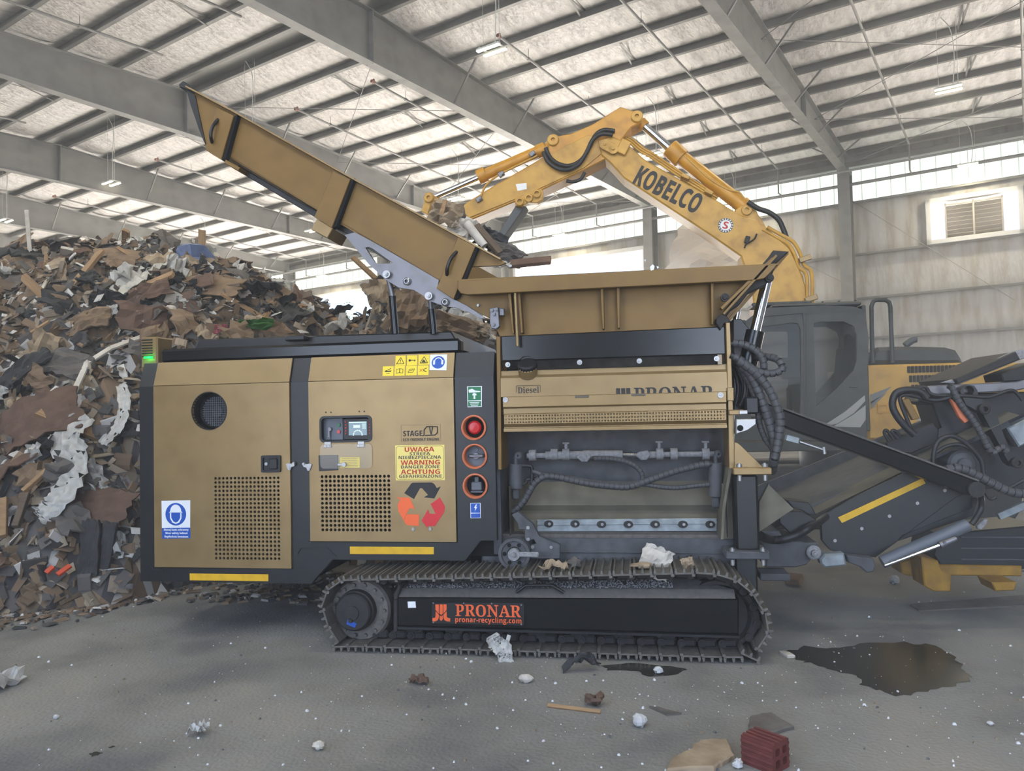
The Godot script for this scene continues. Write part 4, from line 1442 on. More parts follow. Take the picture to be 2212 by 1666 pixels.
func pictogram(d: Node3D, i: int, c: Vector2, tr: Transform3D) -> void:
	var g := Geo.new()
	var th := 0.0012
	var edge := rounded(c, Vector2(0.064, 0.062), 0.004)
	if i == 0 or i == 2:
		# triangle outline with a mark inside
		var a := c + Vector2(0, 0.025)
		var b := c + Vector2(-0.028, -0.024)
		var e := c + Vector2(0.028, -0.024)
		for q in [[a, b], [b, e], [e, a]]:
			var n: Vector2 = (q[1] - q[0]).normalized().orthogonal() * 0.0022
			g.plate(PackedVector2Array([q[0] + n, q[1] + n, q[1] - n, q[0] - n]), 0, th, tr)
		if i == 0:
			g.plate(rect(c.x - 0.002, c.y - 0.008, c.x + 0.002, c.y + 0.01), 0, th, tr)
			g.plate(rect(c.x - 0.002, c.y - 0.017, c.x + 0.002, c.y - 0.012), 0, th, tr)
		else:
			g.plate(PackedVector2Array([c + Vector2(-0.015, -0.02), c + Vector2(-0.008, -0.002), c + Vector2(-0.004, 0.006), c + Vector2(0.0, -0.005), c + Vector2(0.006, 0.0), c + Vector2(0.009, -0.01), c + Vector2(0.016, -0.02)]), 0, th, tr)
	elif i == 1:
		g.plate(circle(c + Vector2(-0.017, 0), 0.009, 12), 0, th, tr)
		g.plate(rect(c.x - 0.01, c.y - 0.002, c.x + 0.025, c.y + 0.003), 0, th, tr)
		g.plate(rect(c.x + 0.016, c.y - 0.008, c.x + 0.024, c.y), 0, th, tr)
	elif i == 3:
		g.plate(PackedVector2Array([c + Vector2(-0.026, -0.006), c + Vector2(0.02, -0.006), c + Vector2(0.026, 0.004), c + Vector2(0.0, 0.002), c + Vector2(-0.016, 0.008)]), 0, th, tr)
		g.plate(PackedVector2Array([c + Vector2(-0.004, 0.006), c + Vector2(0.022, 0.018), c + Vector2(0.02, 0.022), c + Vector2(-0.006, 0.01)]), 0, th, tr)
		g.plate(rect(c.x - 0.012, c.y - 0.02, c.x + 0.014, c.y - 0.017), 0, th, tr)
	elif i == 4:
		for k in [-1, 1]:
			var page := PackedVector2Array([c + Vector2(0.001 * k, -0.014), c + Vector2(0.024 * k, -0.018), c + Vector2(0.024 * k, 0.013), c + Vector2(0.001 * k, 0.017)])
			for e in 4:
				var p: Vector2 = page[e]
				var q: Vector2 = page[(e + 1) % 4]
				var n := (q - p).normalized().orthogonal() * 0.0014
				g.plate(PackedVector2Array([p + n, q + n, q - n, p - n]), 0, th, tr)
	elif i == 5:
		var page := PackedVector2Array([c + Vector2(-0.024, -0.014), c + Vector2(0.012, -0.014), c + Vector2(0.024, 0.012), c + Vector2(-0.012, 0.012)])
		for e in 4:
			var p: Vector2 = page[e]
			var q: Vector2 = page[(e + 1) % 4]
			var n := (q - p).normalized().orthogonal() * 0.0014
			g.plate(PackedVector2Array([p + n, q + n, q - n, p - n]), 0, th, tr)
		g.plate(PackedVector2Array([c + Vector2(-0.012, -0.004), c + Vector2(0.014, 0.004), c + Vector2(0.014, 0.007), c + Vector2(-0.012, -0.001)]), 0, th, tr)
	else:
		g.plate(PackedVector2Array([c + Vector2(0.0, -0.004), c + Vector2(0.026, -0.016), c + Vector2(0.026, -0.01), c + Vector2(0.002, 0.002)]), 0, th, tr)
		g.plate(PackedVector2Array([c + Vector2(0.0, 0.002), c + Vector2(0.026, 0.014), c + Vector2(0.024, 0.018), c + Vector2(-0.002, 0.006)]), 0, th, tr)
	put("pictogram", g, M.print_dark, d)
	if i == 6:
		g = Geo.new()
		for k in [-1, 1]:
			g.plate(PackedVector2Array([c + Vector2(-0.026, -0.011 * k - 0.002), c + Vector2(-0.004, 0.011 * k - 0.002), c + Vector2(-0.004, 0.011 * k + 0.002), c + Vector2(-0.026, -0.011 * k + 0.002)]), 0, th, tr)
		put("cross_mark", g, M.print_red, d)


func shredder_right(s: Node3D) -> void:
	var g := Geo.new()
	# machine core behind everything, closed and dark
	g.cbox(Vector3(-0.17, 1.45, -6.6), Vector3(1.6, 1.3, 1.6), 0.02)
	put("shredding_chamber", g, M.dusty_dark, s)
	# thin tan posts at both ends of the bay
	g = Geo.new()
	g.plate(PackedVector2Array([Vector2(-0.937, 2.124), Vector2(-0.908, 2.123), Vector2(-0.918, 1.19), Vector2(-0.944, 1.19)]), -5.5, -5.235, Transform3D(), 0.003)
	put("side_post", g, M.ochre, s)
	g = Geo.new()
	g.plate(PackedVector2Array([Vector2(0.625, 2.157), Vector2(0.652, 2.156), Vector2(0.656, 1.184), Vector2(0.617, 1.185), Vector2(0.623, 1.685)]), -5.5, -5.21, Transform3D(), 0.003)
	g.plate(PackedVector2Array([Vector2(0.618, 1.722), Vector2(0.66, 1.721), Vector2(0.658, 1.634), Vector2(0.616, 1.635)]), -5.24, -5.19, Transform3D(), 0.003)
	put("side_post", g, M.gold, s)
	g = Geo.new()
	g.plate(PackedVector2Array([Vector2(0.617, 1.191), Vector2(0.641, 1.19), Vector2(0.606, 1.031), Vector2(0.585, 0.914), Vector2(0.57, 0.715), Vector2(0.549, 0.715), Vector2(0.567, 0.93)]), -5.5, -5.22, Transform3D(), 0.003)
	put("lower_post", g, M.dusty_tan, s)
	# glossy black upper panel with a folded lower lip
	g = Geo.new()
	g.plate(PackedVector2Array([Vector2(-0.905, 2.125), Vector2(0.621, 2.134), Vector2(0.621, 1.95), Vector2(-0.902, 1.952)]), -5.3, -5.255, Transform3D(), 0.004)
	var lip := PackedVector2Array([Vector2(-0.904, 1.947), Vector2(0.615, 1.945), Vector2(0.617, 1.889), Vector2(0.595, 1.882), Vector2(-0.638, 1.884), Vector2(-0.657, 1.897), Vector2(-0.672, 1.956), Vector2(-0.707, 1.979), Vector2(-0.749, 1.978), Vector2(-0.779, 1.953), Vector2(-0.787, 1.901), Vector2(-0.807, 1.887), Vector2(-0.895, 1.888)])
	g.plate(lip, -5.27, -5.235, Transform3D(), 0.003)
	put("upper_panel", g, M.black_gloss, s)
	for q in [Vector3(-0.859, 1.923, -5.235), Vector3(-0.357, 1.923, -5.235), Vector3(0.049, 1.92, -5.235), Vector3(0.56, 1.919, -5.235)]:
		g = Geo.new()
		g.cyl(q, q + Vector3(0, 0, 0.003), 0.018, -1, 14)
		g.bolt(q + Vector3(0, 0, 0.003), Vector3.BACK, 0.009, 0.007)
		put("panel_bolt", g, M.zinc, s)
	# fuel tank cover with a filler cap
	var cover := group_node("tank_cover", s)
	note(cover, "tan ribbed fuel tank cover")
	g = Geo.new()
	var x0: float = -0.91
	var x1: float = 0.626
	ridge_sheet(g, x0, x1, [[1.88, -5.25], [1.847, -5.245], [1.828, -5.225], [1.698, -5.215], [1.694, -5.26]])
	put("cover_sheet", g, M.gold, cover)
	g = Geo.new()
	var cap: Vector3 = Vector3(-0.719, 1.916, -5.24)
	g.lathe(cap + Vector3(0, -0.04, 0), Vector3(0, 0.8, 0.6), [Vector2(0.066, -0.03), Vector2(0.066, 0.03), Vector2(0.06, 0.035), Vector2(0.0, 0.035)], 24)
	put("filler_neck", g, M.gold, cover)
	g = Geo.new()
	g.lathe(cap + Vector3(0, -0.015, 0.012), Vector3(0, 0.8, 0.6), [Vector2(0.064, -0.004), Vector2(0.067, 0.002), Vector2(0.067, 0.026), Vector2(0.058, 0.036), Vector2(0.0, 0.036)], 20)
	for i in 20:
		var up := Vector3(0, 0.8, 0.6)
		var dx := Vector3.RIGHT * cos(TAU * i / 20.0) + up.cross(Vector3.RIGHT) * sin(TAU * i / 20.0)
		g.cbox(cap + Vector3(0, -0.015, 0.012) + up * 0.013 + dx * 0.067, Vector3(0.008, 0.022, 0.008), 0.002, Basis(up.cross(dx).normalized(), up, dx.normalized()).orthonormalized())
	put("filler_cap", g, M.rubber, cover)
	g = Geo.new()
	var dz := -5.221
	var l0: Vector2 = Vector2(-0.802, 1.711)
	var l1: Vector2 = Vector2(-0.629, 1.774)
	g.frame_plate(rounded((l0 + l1) * 0.5, (l1 - l0).abs(), 0.008), [rounded((l0 + l1) * 0.5, (l1 - l0).abs() - Vector2(0.006, 0.006), 0.006)], dz, dz + 0.004)
	put("label_border", g, M.print_dark, cover)
	letters("Diesel", "lettering", Vector3(-0.715, 1.742, -5.217), 0.044, 0.15, M.print_dark, cover, "Droid Serif")
	# the maker's name, its lower half hidden by the flap
	letters("PRONAR", "lettering", Vector3(0.27, 1.69, -5.214), 0.095, 0.525, M.print_dark, cover, "Droid Serif")
	for i in 3:
		g = Geo.new()
		var q: Vector2 = Vector2(-0.112, 1.722)
		g.plate(rect(q.x + i * 0.034, q.y - 0.035, q.x + i * 0.034 + 0.027, q.y + 0.015), -5.2165, -5.2135)
		put("emblem_bar", g, M.print_dark, cover)
	# the flap below, with its lip, step and perforated strip
	var flap := group_node("vent_flap", s)
	note(flap, "tan flap with a row of small vent holes")
	g = Geo.new()
	x0 = -0.891
	x1 = 0.61
	ridge_sheet(g, x0, x1, [[1.698, -5.208], [1.694, -5.19], [1.627, -5.19], [1.615, -5.21], [1.58, -5.205], [1.574, -5.19]])
	var py1: float = 1.574
	var py0: float = 1.508
	g.box(Vector3((x0 + x1) * 0.5, (py0 + py1) * 0.5, -5.22), Vector3(x1 - x0, py1 - py0 - 0.002, 0.002))
	var pg := Geo.new()
	perforate(pg, x0 + 0.01, py0, x1 - 0.01, py1, 74, 3, 0.0062, -5.196, -5.188)
	ridge_sheet(g, x0, x1, [[py0, -5.19], [1.486, -5.215], [1.48, -5.215], [1.477, -5.195], [1.455, -5.195], [1.452, -5.24]])
	put("flap_sheet", g, M.gold, flap)
	put("perforated_strip", pg, M.gold, flap)
	for q in [Vector3(-0.872, 1.676, -5.188), Vector3(0.573, 1.673, -5.188)]:
		g = Geo.new()
		g.lathe(q, Vector3.BACK, [Vector2(0.02, 0.0), Vector2(0.019, 0.006), Vector2(0.012, 0.006), Vector2(0.011, 0.003), Vector2(0.0, 0.003)], 18)
		g.cbox(q + Vector3(0, 0, 0.005), Vector3(0.022, 0.004, 0.004), 0.001)
		put("turn_lock", g, M.zinc, flap)
	for q in [Vector3(-0.344, 1.686, -5.187), Vector3(0.036, 1.689, -5.187)]:
		g = Geo.new()
		g.cbox(q + Vector3(0, 0.0, 0.0), Vector3(0.095, 0.016, 0.006), 0.003)
		put("finger_slot", g, M.print_grey, flap)
	# open bay: back plates, leaning sheet, bolted strip, ledge
	g = Geo.new()
	g.plate(PackedVector2Array([Vector2(-1.01, 1.472), Vector2(0.707, 1.491), Vector2(0.694, 1.045), Vector2(-1.019, 1.05)]), -5.7, -5.62)
	g.plate(PackedVector2Array([Vector2(-0.999, 1.472), Vector2(-0.943, 1.471), Vector2(-0.941, 0.592), Vector2(-0.997, 0.591)]), -5.72, -5.3)
	put("bay_back", g, M.dusty_dark, s)
	g = Geo.new()
	var bx0: float = -0.881
	var bx1: float = 0.604
	ridge_sheet(g, bx0, bx1, [[1.068, -5.62], [0.9, -5.57], [0.858, -5.6], [0.802, -5.52], [0.717, -5.5]])
	put("leaning_sheet", g, M.dusty_tan, s)
	g = Geo.new()
	g.plate(PackedVector2Array([Vector2(-0.708, 0.809), Vector2(0.555, 0.82), Vector2(0.553, 0.73), Vector2(-0.71, 0.723)]), -5.49, -5.47, Transform3D(), 0.004)
	g.plate(PackedVector2Array([Vector2(-0.708, 0.787), Vector2(0.554, 0.798), Vector2(0.554, 0.782), Vector2(-0.709, 0.77)]), -5.475, -5.462, Transform3D(), 0.002)
	put("bolted_strip", g, M.galvanised, s)
	for q in [Vector3(-0.617, 0.781, -5.462), Vector3(-0.428, 0.781, -5.462), Vector3(-0.24, 0.778, -5.462), Vector3(-0.051, 0.778, -5.462), Vector3(0.136, 0.779, -5.462), Vector3(0.327, 0.779, -5.462), Vector3(0.513, 0.779, -5.462)]:
		g = Geo.new()
		g.plate(circle(Vector2(q.x - 0.006, q.y), 0.034, 14, 0.026), q.z, q.z + 0.0015)
		put("oil_stain", g, M.track_dark, s)
		g = Geo.new()
		g.bolt(q + Vector3(0, 0, 0.0015), Vector3.BACK, 0.012, 0.01)
		put("strip_bolt", g, M.zinc, s)
	g = Geo.new()
	g.cbox(Vector3(-0.15, 0.706, -5.5), Vector3(1.66, 0.035, 0.3), 0.01)
	put("dust_ledge", g, M.dust, s)
	g = Geo.new()
	g.cbox(Vector3(-0.15, 0.612, -5.6), Vector3(1.9, 0.2, 0.5), 0.012)
	g.cbox(Vector3(-0.15, 0.603, -5.345), Vector3(1.6, 0.008, 0.012), 0.002)
	put("lower_beam", g, M.dusty_dark, s)
	# locking rod across the bay with its clamps
	var rod := group_node("lock_rod", s)
	g = Geo.new()
	var ry: Array = [Vector3(-0.776, 1.269, -5.5), Vector3(-0.64, 1.27, -5.5), Vector3(-0.365, 1.27, -5.5), Vector3(-0.084, 1.267, -5.5), Vector3(0.046, 1.262, -5.5), Vector3(0.176, 1.267, -5.5), Vector3(0.559, 1.265, -5.5)]
	g.cyl(ry[0], ry[1], 0.02, -1, 10)
	g.cyl(ry[1], ry[2], 0.03, -1, 10)
	put("rod", g, M.dusty_pipe, rod)
	g = Geo.new()
	g.cyl(ry[2], ry[3], 0.034, -1, 12)
	put("cylinder_barrel", g, M.dusty_pipe, rod)
	g = Geo.new()
	g.cyl(ry[3], ry[4], 0.015, -1, 10)
	put("cylinder_rod", g, M.chrome, rod)
	g = Geo.new()
	g.cyl(ry[4], ry[5], 0.026, -1, 10)
	g.cyl(ry[5], ry[6], 0.02, -1, 10)
	put("rod", g, M.dusty_pipe, rod)
	for q in [Vector3(-0.574, 1.277, -5.48), Vector3(-0.49, 1.276, -5.48), Vector3(0.176, 1.271, -5.48), Vector3(0.275, 1.27, -5.48), Vector3(-0.733, 1.273, -5.48), Vector3(0.494, 1.267, -5.48)]:
		g = Geo.new()
		g.cyl(q + Vector3(-0.025, 0, -0.02), q + Vector3(0.025, 0, -0.02), 0.042, -1, 10)
		put("collar", g, M.dusty_pipe, rod)
	for q in [Vector3(-0.488, 1.295, -5.5), Vector3(0.174, 1.293, -5.5), Vector3(0.494, 1.289, -5.5)]:
		g = Geo.new()
		g.cbox(q + Vector3(0, 0.02, 0), Vector3(0.022, 0.09, 0.03), 0.004)
		g.cbox(q + Vector3(0, 0.062, 0), Vector3(0.05, 0.012, 0.035), 0.003)
		put("lug", g, M.dusty_pipe, rod)
	for q in [Vector3(-0.356, 1.259, -5.46), Vector3(0.062, 1.267, -5.46)]:
		g = Geo.new()
		g.plate(PackedVector2Array([Vector2(q.x - 0.06, q.y), Vector2(q.x - 0.03, q.y + 0.022), Vector2(q.x + 0.03, q.y + 0.03), Vector2(q.x + 0.05, q.y), Vector2(q.x + 0.02, q.y - 0.035), Vector2(q.x - 0.02, q.y - 0.035)]), -5.5, -5.45, Transform3D(), 0.005)
		g.cyl(q + Vector3(0, 0, 0), q + Vector3(0, 0, 0.025), 0.018, -1, 12)
		put("clevis", g, M.dusty_pipe, rod)
	# hoses in the bay
	hose(s, [Vector3(-0.297, 1.249, -5.44), Vector3(-0.169, 1.245, -5.42), Vector3(-0.074, 1.228, -5.42), Vector3(0.003, 1.191, -5.42), Vector3(0.045, 1.143, -5.42), Vector3(0.048, 1.088, -5.42), Vector3(0.016, 1.067, -5.4)], 0.016, true)
	hose(s, [Vector3(0.527, 1.203, -5.4), Vector3(0.443, 1.196, -5.4), Vector3(0.289, 1.159, -5.4), Vector3(0.172, 1.121, -5.4), Vector3(0.039, 1.074, -5.4), Vector3(-0.04, 1.052, -5.39), Vector3(-0.118, 1.05, -5.4), Vector3(-0.299, 1.069, -5.4), Vector3(-0.458, 1.102, -5.4), Vector3(-0.554, 1.122, -5.4), Vector3(-0.635, 1.127, -5.4), Vector3(-0.701, 1.087, -5.4), Vector3(-0.743, 1.031, -5.4), Vector3(-0.785, 0.959, -5.4), Vector3(-0.827, 0.911, -5.4), Vector3(-0.886, 0.87, -5.4)], 0.021, true)
	hose(s, [Vector3(0.516, 1.062, -5.41), Vector3(0.424, 1.054, -5.41), Vector3(0.286, 1.04, -5.41), Vector3(0.171, 1.047, -5.41), Vector3(0.047, 1.067, -5.41), Vector3(-0.063, 1.066, -5.41), Vector3(-0.142, 1.063, -5.41), Vector3(-0.299, 1.084, -5.41), Vector3(-0.459, 1.113, -5.41), Vector3(-0.636, 1.134, -5.41), Vector3(-0.702, 1.154, -5.42), Vector3(-0.725, 1.159, -5.41)], 0.015, true)
	hose(s, [Vector3(-0.824, 1.202, -5.42), Vector3(-0.75, 1.201, -5.42), Vector3(-0.73, 1.183, -5.42), Vector3(-0.731, 1.118, -5.42), Vector3(-0.745, 1.037, -5.42), Vector3(-0.789, 0.94, -5.42), Vector3(-0.839, 0.884, -5.42), Vector3(-0.897, 0.86, -5.42)], 0.013, false)
	hose(s, [Vector3(-0.812, 1.069, -5.43), Vector3(-0.779, 1.077, -5.43), Vector3(-0.77, 1.101, -5.43), Vector3(-0.753, 1.105, -5.43), Vector3(-0.704, 1.109, -5.43), Vector3(-0.647, 1.128, -5.43)], 0.011, false)
	# small cylinders at both ends of the bay
	for q in [[Vector3(0.552, 1.209, -5.42), Vector3(0.546, 0.98, -5.42)], [Vector3(-0.847, 1.215, -5.42), Vector3(-0.851, 1.042, -5.42)]]:
		g = Geo.new()
		g.cyl(q[0], q[1], 0.048, -1, 16)
		g.cyl(q[0] + Vector3(0, 0.055, 0), q[0], 0.015, -1, 10)
		g.ring(q[0] + Vector3(0.02, 0.06, -0.015), Vector3.BACK, 0.008, 0.028, 0.03, 16)
		g.cbox(q[1] + Vector3(0, -0.04, 0), Vector3(0.05, 0.08, 0.05), 0.01)
		put("lock_cylinder", g, M.dusty_dark, s)
	# idler pulley and its arm at the lower left
	var pul := group_node("belt_pulley", s)
	var pc: Vector3 = Vector3(-0.833, 0.617, -5.2)
	g = Geo.new()
	g.lathe(pc, Vector3.BACK, [Vector2(0.05, 0.0), Vector2(0.05, 0.02), Vector2(0.085, 0.02), Vector2(0.09, 0.035), Vector2(0.11, 0.035), Vector2(0.11, -0.05)], 30)
	put("rim", g, M.dusty_dark, pul)
	for i in 6:
		g = Geo.new()
		var a := TAU * i / 6.0
		g.cyl(pc + Vector3(cos(a) * 0.068, sin(a) * 0.068, 0.018), pc + Vector3(cos(a) * 0.068, sin(a) * 0.068, 0.024), 0.014, -1, 10)
		put("hole", g, M.void, pul)
	g = Geo.new()
	g.cyl(pc + Vector3(0, 0, -0.03), pc + Vector3(0, 0, 0.05), 0.042, -1, 18)
	g.bolt(pc + Vector3(0, 0, 0.05), Vector3.BACK, 0.02, 0.014)
	put("hub", g, M.dusty_pipe, pul)
	g = Geo.new()
	g.cbox(pc + Vector3(0.1, 0.0, 0.035), Vector3(0.14, 0.035, 0.02), 0.006)
	put("arm", g, M.dusty_pipe, pul)
	g = Geo.new()
	g.plate(PackedVector2Array([Vector2(-0.857, 0.875), Vector2(-0.813, 0.895), Vector2(-0.712, 0.813), Vector2(-0.666, 0.727), Vector2(-0.581, 0.689), Vector2(-0.542, 0.677), Vector2(-0.525, 0.666), Vector2(-0.527, 0.573), Vector2(-0.678, 0.572), Vector2(-0.733, 0.571), Vector2(-0.731, 0.664), Vector2(-0.691, 0.676), Vector2(-0.706, 0.704), Vector2(-0.77, 0.688), Vector2(-0.768, 0.773), Vector2(-0.808, 0.773), Vector2(-0.815, 0.812)]), -5.3, -5.25, Transform3D(), 0.004)
	put("pulley_bracket", g, M.dusty_dark, s)
	for q in [Vector3(-0.744, 0.707, -5.25), Vector3(-0.584, 0.654, -5.25), Vector3(-0.713, 0.653, -5.25), Vector3(-0.743, 0.787, -5.25)]:
		g = Geo.new()
		g.bolt(q, Vector3.BACK, 0.014, 0.012)
		put("bracket_bolt", g, M.zinc, s)
	# corner leg at the right: gusset, cap plates and column
	g = Geo.new()
	g.plate(PackedVector2Array([Vector2(0.653, 1.361), Vector2(0.677, 1.355), Vector2(0.842, 1.185), Vector2(0.648, 1.187)]), -5.24, -5.2, Transform3D(), 0.003)
	g.cbox((Vector3(0.635, 1.17, -5.15) + Vector3(0.877, 1.171, -5.15)) * 0.5 + Vector3(0, 0, -0.11), Vector3(0.877 - 0.635, 0.045, 0.24), 0.006)
	put("leg_gusset", g, M.gold, s)
	g = Geo.new()
	g.cbox((Vector3(0.732, 1.135, -5.16) + Vector3(0.703, 0.66, -5.16)) * 0.5 + Vector3(0, 0, -0.1), Vector3(0.15, 1.147 - 0.648, 0.16), 0.015)
	g.cbox((Vector3(0.703, 0.588, -5.16) + Vector3(0.703, 0.4, -5.16)) * 0.5 + Vector3(0, 0, -0.1), Vector3(0.14, 0.25, 0.15), 0.012)
	put("corner_leg", g, M.black_satin, s)
	g = Geo.new()
	g.cbox((Vector3(0.583, 0.631, -5.12) + Vector3(0.826, 0.633, -5.12)) * 0.5 + Vector3(0, 0, -0.12), Vector3(0.27, 0.05, 0.26), 0.006)
	put("foot_plate", g, M.dusty_dark, s)
	for q in [Vector3(0.667, 1.204, -5.1), Vector3(0.826, 1.205, -5.1), Vector3(0.607, 0.661, -5.1), Vector3(0.797, 0.663, -5.1)]:
		g = Geo.new()
		g.bolt(q, Vector3.UP, 0.02, 0.018)
		g.cyl(q + Vector3(0, -0.055, 0), q + Vector3(0, -0.09, 0), 0.014, -1, 8)
		put("leg_bolt", g, M.zinc, s)
	g = Geo.new()
	g.plate(PackedVector2Array([Vector2(0.879, 1.072), Vector2(1.036, 0.906), Vector2(0.809, 0.752), Vector2(0.815, 0.952)]), -5.34, -5.3, Transform3D(), 0.003)
	g.plate(PackedVector2Array([Vector2(0.581, 1.075), Vector2(0.702, 1.075), Vector2(0.69, 0.702), Vector2(0.569, 0.701)]), -5.36, -5.32, Transform3D(), 0.003)
	put("rear_guard", g, M.dusty_tan, s)
	# fittings on the right end
	g = Geo.new()
	g.plate(PackedVector2Array([Vector2(0.663, 1.512), Vector2(0.789, 1.512), Vector2(0.788, 1.476), Vector2(0.734, 1.438), Vector2(0.66, 1.415)]), -5.25, -5.15, Transform3D(), 0.004)
	put("lamp_bracket", g, M.zinc, s)
	g = Geo.new()
	var lq: Vector3 = Vector3(0.687, 1.454, -5.148)
	g.cyl(lq, lq + Vector3(0, 0, 0.004), 0.02, -1, 16)
	put("bracket_hole", g, M.void, s)
	g = Geo.new()
	g.cbox(Vector3(0.671, 1.557, -5.2), Vector3(0.1, 0.035, 0.05), 0.006)
	put("latch_arm", g, M.gold, s)
	g = Geo.new()
	g.cbox(Vector3(0.714, 1.556, -5.19), Vector3(0.06, 0.03, 0.04), 0.006)
	put("latch_tip", g, M.zinc, s)
	g = Geo.new()
	g.cbox(Vector3(0.777, 1.601, -5.25), Vector3(0.09, 0.115, 0.09), 0.012)
	put("junction_box", g, M.plastic_black, s)
	g = Geo.new()
	g.plate(PackedVector2Array([Vector2(0.695, 2.197), Vector2(0.747, 2.195), Vector2(0.821, 2.096), Vector2(0.795, 1.556), Vector2(0.681, 1.559)]), -5.9, -5.38, Transform3D(), 0.004)
	put("end_shell", g, M.black_satin, s)
	# hoses at the right end
	hose(s, [Vector3(0.649, 2.016, -5.25), Vector3(0.707, 2.018, -5.25), Vector3(0.771, 1.997, -5.25), Vector3(0.827, 1.958, -5.25), Vector3(0.861, 1.904, -5.25), Vector3(0.866, 1.838, -5.25), Vector3(0.865, 1.78, -5.3), Vector3(0.858, 1.737, -5.35)], 0.022, true)
	hose(s, [Vector3(0.648, 1.938, -5.2), Vector3(0.718, 1.898, -5.2), Vector3(0.781, 1.845, -5.2), Vector3(0.85, 1.813, -5.2), Vector3(0.928, 1.811, -5.2), Vector3(0.974, 1.839, -5.2), Vector3(0.965, 1.876, -5.2), Vector3(0.94, 1.909, -5.25), Vector3(0.884, 1.926, -5.3), Vector3(0.827, 1.923, -5.35)], 0.022, true)
	hose(s, [Vector3(0.676, 1.915, -5.2), Vector3(0.759, 1.853, -5.2), Vector3(0.828, 1.785, -5.2), Vector3(0.882, 1.71, -5.2), Vector3(0.921, 1.621, -5.2), Vector3(0.946, 1.526, -5.2), Vector3(0.944, 1.438, -5.2), Vector3(0.926, 1.33, -5.2), Vector3(0.902, 1.235, -5.2), Vector3(0.903, 1.154, -5.3)], 0.026, true)
	hose(s, [Vector3(0.702, 1.887, -5.24), Vector3(0.771, 1.81, -5.24), Vector3(0.818, 1.713, -5.24), Vector3(0.85, 1.616, -5.24), Vector3(0.876, 1.519, -5.24), Vector3(0.901, 1.423, -5.24), Vector3(0.919, 1.335, -5.24), Vector3(0.91, 1.254, -5.24), Vector3(0.903, 1.169, -5.3)], 0.026, true)
	hose(s, [Vector3(0.695, 1.89, -5.3), Vector3(0.751, 1.799, -5.3), Vector3(0.798, 1.692, -5.3), Vector3(0.823, 1.587, -5.3), Vector3(0.834, 1.475, -5.3), Vector3(0.867, 1.378, -5.3), Vector3(0.901, 1.325, -5.3), Vector3(0.928, 1.273, -5.3)], 0.018, true)
	hose(s, [Vector3(0.689, 1.894, -5.36), Vector3(0.723, 1.817, -5.36), Vector3(0.743, 1.74, -5.36), Vector3(0.737, 1.665, -5.36), Vector3(0.709, 1.605, -5.36)], 0.014, false)
	hose(s, [Vector3(0.708, 1.892, -5.34), Vector3(0.742, 1.823, -5.34), Vector3(0.754, 1.74, -5.34), Vector3(0.745, 1.664, -5.34), Vector3(0.713, 1.597, -5.34)], 0.014, false)
	hose(s, [Vector3(0.68, 1.896, -5.38), Vector3(0.7, 1.819, -5.38), Vector3(0.712, 1.727, -5.38), Vector3(0.702, 1.651, -5.38), Vector3(0.689, 1.598, -5.38)], 0.014, false)


func ridge_sheet(g: Geo, x0: float, x1: float, prof: Array) -> void:
	# a folded sheet: profile of (height, depth), with a thickness behind it
	for i in prof.size() - 1:
		var a := Vector3(x0, prof[i][0], prof[i][1])
		var b := Vector3(x1, prof[i][0], prof[i][1])
		var c := Vector3(x1, prof[i + 1][0], prof[i + 1][1])
		var d := Vector3(x0, prof[i + 1][0], prof[i + 1][1])
		var k := (b - a).cross(d - a).normalized()
		if k.z < 0:
			k = -k
		g.quad(a, b, c, d, k)
		for x in [x0, x1]:
			var s := -1.0 if x == x0 else 1.0
			g.quad(Vector3(x, prof[i][0], prof[i][1]), Vector3(x, prof[i + 1][0], prof[i + 1][1]), Vector3(x, prof[i + 1][0], -5.3), Vector3(x, prof[i][0], -5.3), Vector3(s, 0, 0))


func hose(s: Node, pts: Array, r: float, wrapped: bool) -> void:
	# a hydraulic hose; wrapped ones carry a spiral guard with open turns
	var path := curve(pts, 7)
	if wrapped:
		path = evenly(path, r * 1.7)
	var g := Geo.new()
	g.tube(path, r, 10)
	put("hydraulic_hose", g, M.hose, s)
	if wrapped:
		g = Geo.new()
		for i in range(1, path.size() - 1):
			var t: Vector3 = (path[i + 1] - path[i - 1]).normalized()
			var p: Vector3 = path[i]
			g.cyl(p - t * r * 0.72, p + t * r * 0.72, r * 1.16, -1, 10, true)
		put("spiral_guard", g, M.hose_guard, s)


func evenly(path: Array, gap: float) -> Array:
	# the same path with points at equal distances
	var out := [path[0]]
	var left := gap
	for i in path.size() - 1:
		var a: Vector3 = path[i]
		var b: Vector3 = path[i + 1]
		var l := a.distance_to(b)
		while left <= l:
			a = a.move_toward(b, left)
			l = a.distance_to(b)
			out.append(a)
			left = gap
		left -= l
	out.append(path[-1])
	return out


